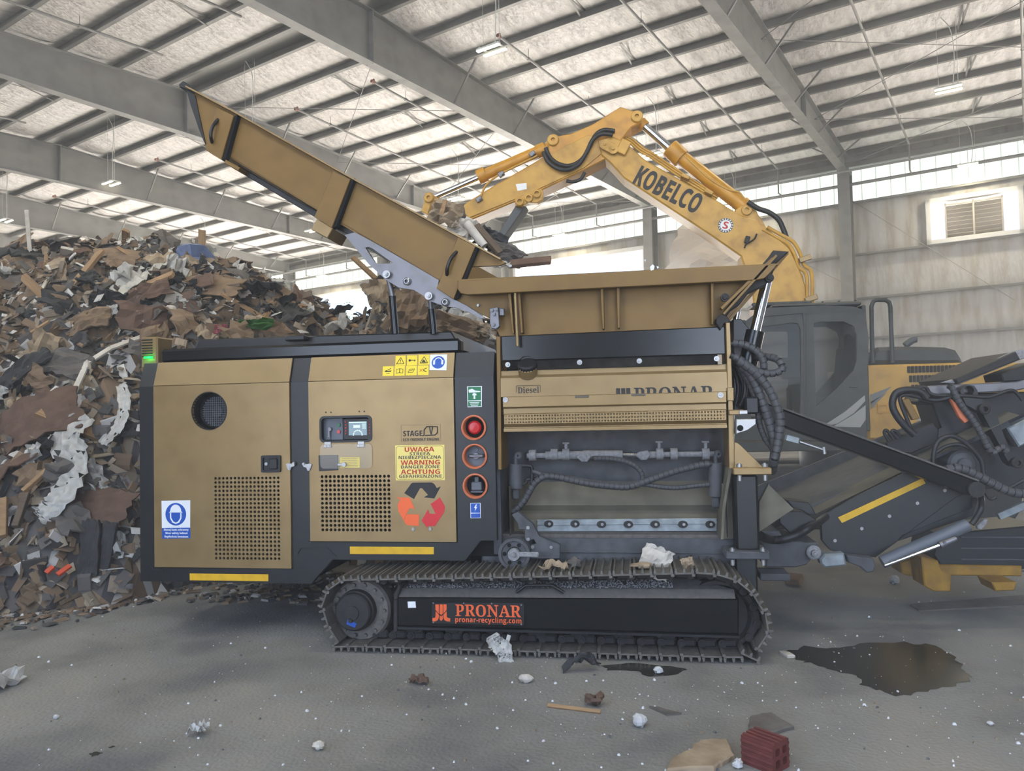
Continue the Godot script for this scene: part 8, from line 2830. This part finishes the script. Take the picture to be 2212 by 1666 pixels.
func named_scraps() -> void:
	piece("brown_cardboard", "large reddish brown cardboard panel low at the left edge of the heap", "cardboard", Vector3(-5.75, 1.6, -6.624), 0.78, 0.5, 0.45, M.card_red, 0.25, 0.03, 0.5, 0.1, 0.02, 1)
	var g := Geo.new()
	var bent: Array = [Vector3(-5.511, 1.689, -6.679), Vector3(-5.615, 2.197, -7.121), Vector3(-5.517, 2.367, -7.354), Vector3(-5.349, 2.506, -7.629)]
	for i in 3:
		g.slab(bent[i], bent[i + 1], 0.06, 0.025, Vector3(0.1, 0.6, 0.8).normalized())
	tag(put("white_trim_strip", g, M.white_board), "long white plastic trim strip with a sharp bend", "strip")
	drape("plastic_film", "long grey white plastic film hanging down the left side of the heap", "plastic", [Vector3(-5.285, 1.635, -6.706), Vector3(-5.367, 1.44, -6.497), Vector3(-5.175, 1.268, -6.382), Vector3(-5.084, 1.046, -6.211), Vector3(-5.142, 0.856, -6.056), Vector3(-5.228, 0.761, -6.005)], 0.3, M.film, 11)
	drape("plastic_film", "white plastic film trailing from the top of the heap", "plastic", [Vector3(-6.267, 3.98, -9.509), Vector3(-5.9, 3.567, -8.783), Vector3(-5.917, 3.324, -8.393), Vector3(-5.999, 3.127, -8.123), Vector3(-6.022, 2.95, -7.913)], 0.3, M.film, 12)
	drape("plastic_film", "narrow white film hanging beside the green lit beacon box", "plastic", [Vector3(-5.187, 1.961, -7.066), Vector3(-5.01, 1.719, -6.879), Vector3(-4.957, 1.515, -6.702), Vector3(-5.004, 1.366, -6.547)], 0.14, M.film, 13)
	g = lump(Vector3(0.26, 0.2, 0.2), 21, 0.35)
	tag(put("blue_plastic_bag", g, M.film_blue), "knotted blue and clear plastic bag on the heap's crest", "bag").position = Vector3(-5.734, 3.712, -9.27)
	piece("clear_film_knot", "clear film knot on top of the blue plastic bag", "plastic", Vector3(-5.884, 3.835, -9.371), 0.2, 0.22, 0.3, M.film, 0.4, 0.4, 0.2, 0.0, 0.006, 2)
	piece("printed_cardboard", "brown cardboard flap with faded blue print on the crest", "cardboard", Vector3(-6.486, 3.653, -8.697), 0.6, 0.28, -0.1, M.card, 0.1, 0.05, 0.6, 0.2, 0.012, 3)
	piece("tan_sheet", "wide tan cardboard sheet near the top right of the heap", "cardboard", Vector3(-5.186, 3.24, -8.725), 0.85, 0.36, -0.15, M.card, 0.05, 0.03, 0.75, 0.1, 0.015, 4)
	piece("brown_fibreboard", "brown slab standing on the crest beside the blue bag", "board", Vector3(-5.53, 3.677, -9.537), 0.5, 0.14, 0.15, M.card, 0.0, 0.02, 0.3, 0.0, 0.05, 5)
	stick("carpet_roll", "long brown carpet roll sliding down the heap's right flank", "carpet", Vector3(-5.013, 3.466, -9.489), Vector3(-4.154, 2.963, -9.364), 0.2, 0.12, M.card)
	piece("pale_fibreboard", "pale cream panel edge beside the wide tan sheet", "board", Vector3(-4.905, 3.243, -8.982), 0.36, 0.14, -0.9, M.white_board, 0.0, 0.03, 0.6, 0.0, 0.012, 6)
	piece("green_netting", "crumpled bright green netting behind the engine cover", "netting", Vector3(-4.396, 2.676, -8.363), 0.42, 0.12, 0.1, M.net_green, 0.2, 0.3, 0.4, 0.0, 0.01, 7)
	piece("pink_cloth", "small pink cloth rag behind the engine cover", "rag", Vector3(-4.658, 2.606, -8.06), 0.16, 0.09, 0.2, M.cloth_pink, 0.2, 0.5, 0.3, 0.0, 0.01, 8)
	stick("upright_lath", "tall thin white lath standing on the heap's left crest", "lath", Vector3(-7.816, 3.743, -8.857), Vector3(-7.816, 3.743, -8.857) + Vector3(-0.06, 0.66, 0.0), 0.05, 0.02, M.white_board)
	piece("upright_board", "splintered cream board standing on the left crest", "board", Vector3(-8.296, 3.986, -9.468), 0.16, 0.34, 0.1, M.card_pale, 0.0, 0.05, 0.0, 0.3, 0.02, 9)
	piece("upright_board", "short leaning cream board beside the tall white lath", "board", Vector3(-7.749, 3.815, -8.987), 0.14, 0.24, -0.3, M.card_pale, 0.0, 0.05, 0.1, -0.2, 0.02, 10)
	piece("felt_sheet", "dark grey felt panel standing at the heap's foot, with a second behind", "felt", Vector3(-4.748, 0.486, -6.03), 0.16, 0.46, 0.03, M.felt, 0.0, 0.03, 0.15, 0.1, 0.03, 11)
	piece("felt_sheet", "dark grey curved felt panel next to the black machine corner", "felt", Vector3(-4.638, 0.483, -6.098), 0.14, 0.4, -0.1, M.felt, 0.15, 0.03, 0.15, 0.0, 0.03, 12)
	piece("brown_sheet", "flat reddish brown sheet left of the helmet sign", "sheet", Vector3(-4.846, 0.819, -6.277), 0.62, 0.36, -0.15, M.card_red, 0.05, 0.04, 0.75, 0.1, 0.012, 13)
	stick("orange_strip", "bright orange plastic strip at the heap's foot", "strip", Vector3(-4.946, 0.313, -5.771), Vector3(-4.916, 0.359, -5.815), 0.05, 0.02, M.strip_orange)
	stick("orange_strip", "longer bright orange plastic strip right of the other", "strip", Vector3(-4.861, 0.294, -5.796), Vector3(-4.809, 0.354, -5.883), 0.05, 0.02, M.strip_orange)
	stick("tan_plank", "tan plank end at the left edge above the heap's foot", "plank", Vector3(-5.474, 0.597, -5.88), Vector3(-5.655, 0.904, -6.085), 0.08, 0.05, M.timber)
	stick("brown_plank", "slim brown plank leaning below the white film", "plank", Vector3(-5.392, 0.676, -5.941), Vector3(-5.438, 0.949, -6.117), 0.06, 0.05, M.timber_old)
	stick("tan_batten", "tan batten lying across the heap's left foot", "batten", Vector3(-5.479, 0.966, -6.121), Vector3(-5.349, 1.199, -6.346), 0.05, 0.04, M.timber)
	g = lump(Vector3(0.08, 0.06, 0.07), 31, 0.1)
	tag(put("white_cup", g, M.white_board), "small round white cup in the middle of the heap", "cup").position = Vector3(-5.315, 2.864, -8.109)
	piece("paper_bag", "crumpled tan paper bag above the white trim strip", "bag", Vector3(-5.962, 2.698, -7.606), 0.45, 0.24, 0.35, M.card, 0.3, 0.12, 0.5, 0.0, 0.02, 14)
	piece("black_rag", "large black rag in the heap's upper middle", "rag", Vector3(-5.972, 2.942, -7.87), 0.45, 0.34, -0.2, M.cloth_black, 0.1, 0.25, 0.5, 0.0, 0.02, 15)
	piece("grey_carpet", "grey carpet fold in the heap's left middle", "carpet", Vector3(-5.887, 2.187, -7.129), 0.62, 0.3, -0.25, M.felt_pale, 0.25, 0.1, 0.6, 0.0, 0.03, 16)
	piece("dark_carpet", "dark carpet strip at the left edge of the heap", "carpet", Vector3(-6.249, 2.132, -6.982), 0.6, 0.22, 0.9, M.felt, 0.1, 0.1, 0.5, 0.0, 0.03, 17)
	piece("brown_wrap", "folded brown wrapping paper right of the black rag", "paper", Vector3(-5.623, 3.047, -8.145), 0.55, 0.26, 0.55, M.card_red, 0.3, 0.1, 0.5, 0.0, 0.012, 18)
	piece("white_scrap", "white torn film above the tan paper bag", "plastic", Vector3(-5.797, 2.826, -7.73), 0.14, 0.14, 0.3, M.film, 0.2, 0.3, 0.3, 0.0, 0.01, 19)
	stick("white_lath", "white lath pointing down over the left crest", "lath", Vector3(-7.035, 3.367, -8.254), Vector3(-6.786, 2.962, -7.75), 0.04, 0.02, M.white_board)
	piece("tan_cardboard", "tan box side on the left crest below the lath", "cardboard", Vector3(-7.651, 3.617, -8.624), 0.5, 0.18, -0.02, M.card, 0.2, 0.05, 0.4, 0.2, 0.02, 20)
	piece("grey_board", "grey board below the tan box side", "board", Vector3(-7.273, 3.323, -8.198), 0.6, 0.18, 0.02, M.felt_pale, 0.0, 0.03, 0.5, 0.1, 0.03, 21)
	piece("torn_cardboard", "brown cardboard flap hanging off the left crest", "cardboard", Vector3(-7.05, 3.445, -8.371), 0.3, 0.34, 0.3, M.card_pale, 0.2, 0.05, 0.3, 0.0, 0.012, 22)
	piece("clear_bag", "small clear plastic bag low on the heap", "bag", Vector3(-5.583, 1.275, -6.347), 0.16, 0.22, 0.1, M.film, 0.2, 0.3, 0.3, 0.0, 0.01, 23)
	# clump of paper that hangs in the gap behind the steel plate
	piece("paper_clump", "ragged hanging paper clump beside the chute's steel plate", "paper", Vector3(-3.103, 3.072, -9.102), 0.32, 0.4, 0.4, M.card_pale, 0.3, 0.3, 0.1, 0.2, 0.02, 24)
	piece("paper_clump", "brown crumpled paper mass behind the left chute rod", "paper", Vector3(-2.682, 2.864, -8.892), 0.5, 0.5, 0.1, M.card, 0.3, 0.3, 0.2, 0.0, 0.02, 25)
	piece("paper_clump", "brown torn paper heap behind the right chute rod", "paper", Vector3(-2.154, 2.658, -8.963), 0.7, 0.22, -0.25, M.card, 0.2, 0.25, 0.4, 0.0, 0.02, 26)
	piece("paper_clump", "pale paper scrap near the hopper's hinge bracket", "paper", Vector3(-1.83, 2.622, -9.056), 0.25, 0.14, -0.2, M.card_pale, 0.2, 0.25, 0.4, 0.0, 0.02, 27)
	stick("tan_lath", "tan slat sticking out left of the chute's steel plate", "slat", Vector3(-3.106, 3.385, -8.2), Vector3(-2.836, 3.128, -8.2), 0.06, 0.03, M.timber)
	# load in the chute, showing above its upper edge
	stick("pale_lath", "pale upright lath poking out of the chute", "lath", Vector3(-1.497, 3.137, -5.9), Vector3(-1.448, 3.307, -5.9), 0.04, 0.015, M.timber)
	piece("torn_paper", "torn beige paper heaped at the top of the chute's load", "paper", Vector3(-1.438, 3.194, -5.9), 0.26, 0.2, -0.3, M.card_pale, 0.2, 0.4, 0.2, 0.0, 0.01, 31)
	piece("grey_scrap", "grey brown scrap at the top of the chute's load", "scrap", Vector3(-1.409, 3.223, -6.1), 0.16, 0.16, 0.2, M.felt_pale, 0.2, 0.3, 0.2, 0.0, 0.02, 32)
	piece("white_sheet", "white crumpled sheet in the chute's load", "sheet", Vector3(-1.308, 3.073, -5.9), 0.22, 0.16, -0.4, M.white_board, 0.3, 0.3, 0.3, 0.0, 0.008, 33)
	g = Geo.new()
	g.cyl(Vector3(-1.255, 3.083, -5.8), Vector3(-1.118, 2.892, -5.8), 0.035, -1, 16)
	tag(put("white_tube", g, M.white_board), "white cardboard tube lying in the chute", "tube")
	stick("brown_lath", "dark brown slat beside the white tube", "slat", Vector3(-1.191, 3.073, -5.85), Vector3(-1.003, 2.838, -5.85), 0.06, 0.04, M.timber_old)
	piece("dark_scrap", "dark folded scrap at the right of the chute's load", "scrap", Vector3(-1.102, 2.986, -6), 0.25, 0.16, -0.5, M.felt, 0.3, 0.2, 0.2, 0.0, 0.02, 34)
	piece("grey_rag", "grey rag at the lower end of the chute's load", "rag", Vector3(-0.967, 2.846, -5.9), 0.3, 0.14, -0.5, M.felt_pale, 0.3, 0.2, 0.3, 0.0, 0.02, 35)
	stick("brown_board", "brown board lying across the hopper's left end", "board", Vector3(-0.923, 2.74, -5.8), Vector3(-0.597, 2.755, -5.8), 0.1, 0.03, M.card_red)
	piece("white_flake", "white flake on the hopper's left end", "scrap", Vector3(-0.961, 2.716, -5.7), 0.12, 0.06, 0.0, M.white_board, 0.2, 0.3, 0.8, 0.0, 0.01, 36)
	piece("white_sheeting", "pale crumpled sheeting behind the boom above the hopper's right end", "sheeting", Vector3(1.285, 4.06, -12.4), 1.15, 0.95, -0.35, M.sheeting, 0.25, 0.06, 0.25, 0.0, 0.01, 41)


func flat_on_floor(called: String, label: String, category: String, pts: Array, thick: float, m: Material, rough := 0.0, key := 1) -> MeshInstance3D:
	# an irregular slab lying on the floor, traced by its corners
	var g := Geo.new()
	var rng := RandomNumberGenerator.new()
	rng.seed = key
	var poly := PackedVector2Array()
	for i in pts.size():
		var a: Vector3 = pts[i]
		var b: Vector3 = pts[(i + 1) % pts.size()]
		for k in 4:
			var q := a.lerp(b, k / 4.0)
			poly.append(Vector2(q.x, -q.z) + Vector2(rng.randfn(0, rough), rng.randfn(0, rough)))
	g.plate(poly, 0.001, thick, Transform3D(Basis(Vector3.RIGHT, Vector3.FORWARD, Vector3.UP), Vector3.ZERO), thick * 0.3)
	return tag(put(called, g, m), label, category) as MeshInstance3D


func lying(called: String, label: String, category: String, at: Vector3, g: Geo, m: Material, turn := 0.0) -> MeshInstance3D:
	var o := put(called, g, m)
	var low := 1e9
	for p in g.v:
		low = minf(low, p.y)
	o.transform = Transform3D(Basis(Vector3.UP, turn), Vector3(at.x, -low, at.z))
	tag(o, label, category)
	return o


func crumple(w: float, h: float, key: int, rough := 0.35, bend := 0.3) -> Geo:
	# a crumpled sheet laid flat
	var s := scrap(w, h, bend, rough, key, 9, 7, 0.006, 0.3)
	for i in s.v.size():
		s.v[i] = Vector3(s.v[i].x, s.v[i].z, -s.v[i].y)
		s.n[i] = Vector3(s.n[i].x, s.n[i].z, -s.n[i].y)
	return s


func build_floor_things() -> void:
	# hollow brick
	var br := thing("hollow_brick", "dark red hollow brick with grooved sides at the bottom edge", "brick", Vector3(0.553, 0, -3.55), 0.85)
	var g := Geo.new()
	var holes := []
	for i in 2:
		for j in 2:
			holes.append(rounded(Vector2(-0.028 + 0.056 * i, 0.038 + 0.05 * j), Vector2(0.034, 0.032), 0.008, 2))
	g.frame_plate(rect(-0.062, 0.0, 0.062, 0.125), holes, -0.1, 0.06)
	for i in 4:
		g.cbox(Vector3(-0.045 + 0.03 * i, 0.128, -0.02), Vector3(0.014, 0.008, 0.16), 0.002)
		g.cbox(Vector3(-0.065, 0.02 + 0.028 * i, -0.02), Vector3(0.008, 0.013, 0.16), 0.002)
		g.cbox(Vector3(0.065, 0.02 + 0.028 * i, -0.02), Vector3(0.008, 0.013, 0.16), 0.002)
	put("brick_body", g, M.brick_red, br)
	g = Geo.new()
	g.box(Vector3(0, 0.062, -0.06), Vector3(0.11, 0.11, 0.004))
	put("hole_bottom", g, M.void, br)
	# broken strand board and slate
	flat_on_floor("strand_board", "broken brown strand board at the bottom edge beside the brick", "board", [Vector3(0.126, 0, -3.538), Vector3(0.219, 0, -3.641), Vector3(0.265, 0, -3.744), Vector3(0.396, 0, -3.768), Vector3(0.413, 0, -3.606), Vector3(0.348, 0, -3.531), Vector3(0.301, 0, -3.47), Vector3(0.101, 0, -3.43)], 0.025, M.card_pale, 0.004, 5)
	flat_on_floor("slate_piece", "dark grey flat slate piece behind the brick", "slate", [Vector3(0.543, 0, -4.054), Vector3(0.565, 0, -4.074), Vector3(0.657, 0, -4.125), Vector3(0.739, 0, -3.962), Vector3(0.554, 0, -3.836), Vector3(0.519, 0, -3.917)], 0.022, M.felt_pale, 0.003, 6)
	flat_on_floor("grey_leaf_strip", "narrow grey brown strip lying behind the white stone", "scrap", [Vector3(0.04, 0, -4.16), Vector3(0.095, 0, -4.153), Vector3(0.154, 0, -4.109), Vector3(0.207, 0, -4.084), Vector3(0.128, 0, -4.064)], 0.012, M.felt_pale, 0.002, 7)
	flat_on_floor("white_chip_strip", "thin white curved strip near the puddle", "scrap", [Vector3(0.888, 0, -5.148), Vector3(0.932, 0, -5.143), Vector3(0.969, 0, -5.073), Vector3(0.914, 0, -5.05)], 0.02, M.white_board, 0.002, 8)
	stick("pale_stick", "thin pale wooden stick lying on the floor", "stick", Vector3(-0.498, 0.01, -4.117), Vector3(-0.213, 0.01, -4.058), 0.02, 0.012, M.timber)
	lying("white_stone", "largest white stone lying on the floor", "stone", Vector3(-0.011, 0, -3.916), lump(Vector3(0.038, 0.032, 0.036), 51, 0.15), M.stone_white)
	lying("brown_crumple", "brown crumpled paper ball by the pale stick", "paper", Vector3(-0.25, 0, -4.162), lump(Vector3(0.05, 0.028, 0.04), 52, 0.5), M.card_red)
	lying("brown_crumple", "brown crumpled paper left of the track's cloth", "paper", Vector3(-1.29, 0, -4.388), crumple(0.1, 0.07, 53), M.card_red)
	lying("tin_can", "small whitish crushed can before the track", "can", Vector3(-0.667, 0, -4.472), lump(Vector3(0.045, 0.025, 0.025), 54, 0.1), M.white_board, 0.1)
	lying("white_block", "small cream foam block on the floor", "block", Vector3(-1.528, 0, -3.489), lump(Vector3(0.03, 0.02, 0.022), 55, 0.2), M.white_board)
	lying("white_crumple", "white crumpled plastic scrap on the open floor", "plastic", Vector3(-2.214, 0, -3.583), crumple(0.08, 0.06, 56, 0.6), M.film)
	lying("white_foil", "white film scrap at the left picture edge", "plastic", Vector3(-3.795, 0, -4.09), crumple(0.12, 0.2, 57, 0.4), M.film)
	lying("rubber_chunk", "black rubber chunk under the track's front", "rubber", Vector3(-0.351, 0, -4.7), crumple(0.2, 0.07, 58, 0.25, 0.5), M.rubber_scrap, 0.2)
	lying("white_stone", "white stone in the small puddle by the track", "stone", Vector3(0.106, 0, -4.703), lump(Vector3(0.03, 0.02, 0.025), 59, 0.2), M.stone_white)
	lying("white_stone", "white stone lying beneath the conveyor's tilt cylinder", "stone", Vector3(2.23, 0, -7.186), lump(Vector3(0.045, 0.038, 0.04), 60, 0.15), M.stone_white)
	lying("white_stone", "white stone chip at the bottom edge beside the board", "stone", Vector3(0.415, 0, -3.517), lump(Vector3(0.022, 0.02, 0.02), 61, 0.3), M.stone_white)
	lying("white_stone", "lone white stone on the floor at the right", "stone", Vector3(1.694, 0, -4.107), lump(Vector3(0.016, 0.01, 0.014), 62, 0.2), M.stone_white)
	lying("white_stone", "lone white stone on the floor at the left", "stone", Vector3(-3.106, 0, -3.692), lump(Vector3(0.016, 0.011, 0.012), 63, 0.2), M.stone_white)
	stick("split_log", "short split log end behind the corner leg", "log", Vector3(1.309, 0.05, -7.144), Vector3(1.426, 0.05, -7.058), 0.09, 0.07, M.timber)
	flat_on_floor("floor_sheet", "thin grey sheet lying flat before the yellow pallet", "sheet", [Vector3(2.107, 0, -6.445), Vector3(3.111, 0, -6.812), Vector3(3.284, 0, -6.645), Vector3(2.973, 0, -6.48), Vector3(2.108, 0, -6.253)], 0.012, M.felt_pale, 0.004, 9)
	for q in [["long dark oil spot at the lower left", [Vector3(-2.621, 0, -3.325), Vector3(-2.606, 0, -3.346), Vector3(-2.56, 0, -3.342), Vector3(-2.566, 0, -3.316), Vector3(-2.59, 0, -3.304)]], ["small dark oil spot at the lower left", [Vector3(-2.575, 0, -3.4), Vector3(-2.565, 0, -3.417), Vector3(-2.544, 0, -3.409), Vector3(-2.554, 0, -3.392)]]]:
		flat_on_floor("oil_spot", q[0], "stain", q[1], 0.0016, M.water, 0.003, 12)
	flat_on_floor("puddle", "large dark puddle on the floor right of the track", "puddle", [Vector3(0.941, 0, -5.191), Vector3(1.079, 0, -5.299), Vector3(1.247, 0, -5.275), Vector3(1.421, 0, -5.389), Vector3(1.731, 0, -5.456), Vector3(1.912, 0, -5.402), Vector3(1.935, 0, -5.169), Vector3(1.886, 0, -4.911), Vector3(1.886, 0, -4.786), Vector3(1.736, 0, -4.653), Vector3(1.589, 0, -4.582), Vector3(1.436, 0, -4.484), Vector3(1.322, 0, -4.5), Vector3(1.239, 0, -4.634), Vector3(1.252, 0, -4.772), Vector3(1.123, 0, -4.88), Vector3(1.015, 0, -4.997), Vector3(0.92, 0, -5.078)], 0.0018, M.water, 0.012, 13)
	flat_on_floor("puddle", "small dark puddle under the middle of the track", "puddle", [Vector3(-0.251, 0, -4.811), Vector3(-0.066, 0, -4.863), Vector3(0.189, 0, -4.835), Vector3(0.28, 0, -4.785), Vector3(0.209, 0, -4.688), Vector3(0.044, 0, -4.641), Vector3(-0.037, 0, -4.73), Vector3(-0.205, 0, -4.731)], 0.0018, M.water, 0.008, 14)
	# cloth hanging out of the track, litter on its top run
	drape("hanging_cloth", "grey white cloth strip hanging from the track to the floor", "cloth", [Vector3(-0.941, 0.157, -4.86), Vector3(-0.91, 0.108, -4.85), Vector3(-0.861, 0.068, -4.84), Vector3(-0.849, 0.013, -4.83), Vector3(-0.812, -0.037, -4.8)], 0.11, M.film, 71, 0.3)
	stick("cloth_strand", "thin second strand of the hanging cloth", "cloth", Vector3(-0.828, 0.157, -4.87), Vector3(-0.857, 0.057, -4.85), 0.025, 0.006, M.film)
	piece("foam_sheet", "beige torn foam sheet standing on the track's top run", "foam", Vector3(0.117, 0.588, -5.1), 0.2, 0.2, -0.35, M.white_board, 0.1, 0.12, 0.15, 0.0, 0.012, 72)
	piece("foam_flake", "pink beige foam flake leaning on the track at the right", "foam", Vector3(0.324, 0.577, -5.05), 0.08, 0.1, 0.3, M.card_pale, 0.1, 0.2, 0.2, 0.0, 0.02, 73)
	lying("foam_lump", "grey foam lump on the track's top run", "foam", Vector3(-0.415, 0.0, -5.1), lump(Vector3(0.05, 0.035, 0.04), 74, 0.3), M.felt_pale).position.y = 0.577
	lying("foam_lump", "flat beige scrap on the track left of the foam sheet", "foam", Vector3(0.023, 0.0, -5.05), lump(Vector3(0.06, 0.02, 0.04), 75, 0.4), M.card_pale).position.y = 0.574
	lying("straw_wisp", "pale straw wisp on the track before the pulley", "straw", Vector3(-0.546, 0.0, -5.05), crumple(0.16, 0.08, 76, 0.3), M.card_pale).position.y = 0.562
	# crumbs over the floor
	var rng := RandomNumberGenerator.new()
	rng.seed = 991
	g = Geo.new()
	g.colored = true
	for i in 1700:
		var x := rng.randfn(0.2, 1.6)
		var z := -rng.randf_range(2.6, 5.6)
		if i % 3 == 0:
			x = rng.randf_range(-5.0, 4.0)
			z = -rng.randf_range(2.4, 7.5)
		var k := rng.randf()
		g.tint = Color(0.6, 0.61, 0.62) if k < 0.55 else Color(0.2, 0.16, 0.12) if k < 0.85 else Color(0.1, 0.1, 0.1)
		var r := 0.002 + 0.007 * pow(rng.randf(), 4.0)
		g.hexa(Vector3(x, r * 0.5, z), Vector3(r * 2.2, r * 1.3, r * 1.6), Basis(Vector3.UP, rng.randf() * TAU), Vector2(0.6, 0.5))
	tag(put("floor_crumbs", g, M.mixed), "fine white and brown crumbs scattered over the floor", "crumbs", "", "stuff")


func build_haze() -> void:
	# thin dust in the whole hall, thicker round the shredder's working end
	haze("hall_haze", "thin pale dust haze filling the whole hall", RenderingServer.FOG_VOLUME_SHAPE_BOX, hall(-13.4, 5.8, RIDGE_B), Vector3(63.6, 11.5, 35.2), HALL_TURN, 0.0075)
	haze("dust_haze", "pale dust haze hanging over the discharge conveyor", RenderingServer.FOG_VOLUME_SHAPE_ELLIPSOID, Vector3(1.7, 0.9, -7.2), Vector3(7.0, 3.0, 4.4), 0.0, 0.05)


func haze(called: String, label: String, shape: int, at: Vector3, size: Vector3, turn: float, density: float) -> void:
	var f := FogVolume.new()
	f.name = called
	f.shape = shape
	f.size = size
	f.position = at
	f.rotation.y = turn
	var m := FogMaterial.new()
	m.density = density
	m.albedo = Color(0.93, 0.93, 0.93)
	f.material = m
	add_child(f)
	tag(f, label, "haze", "", "stuff")
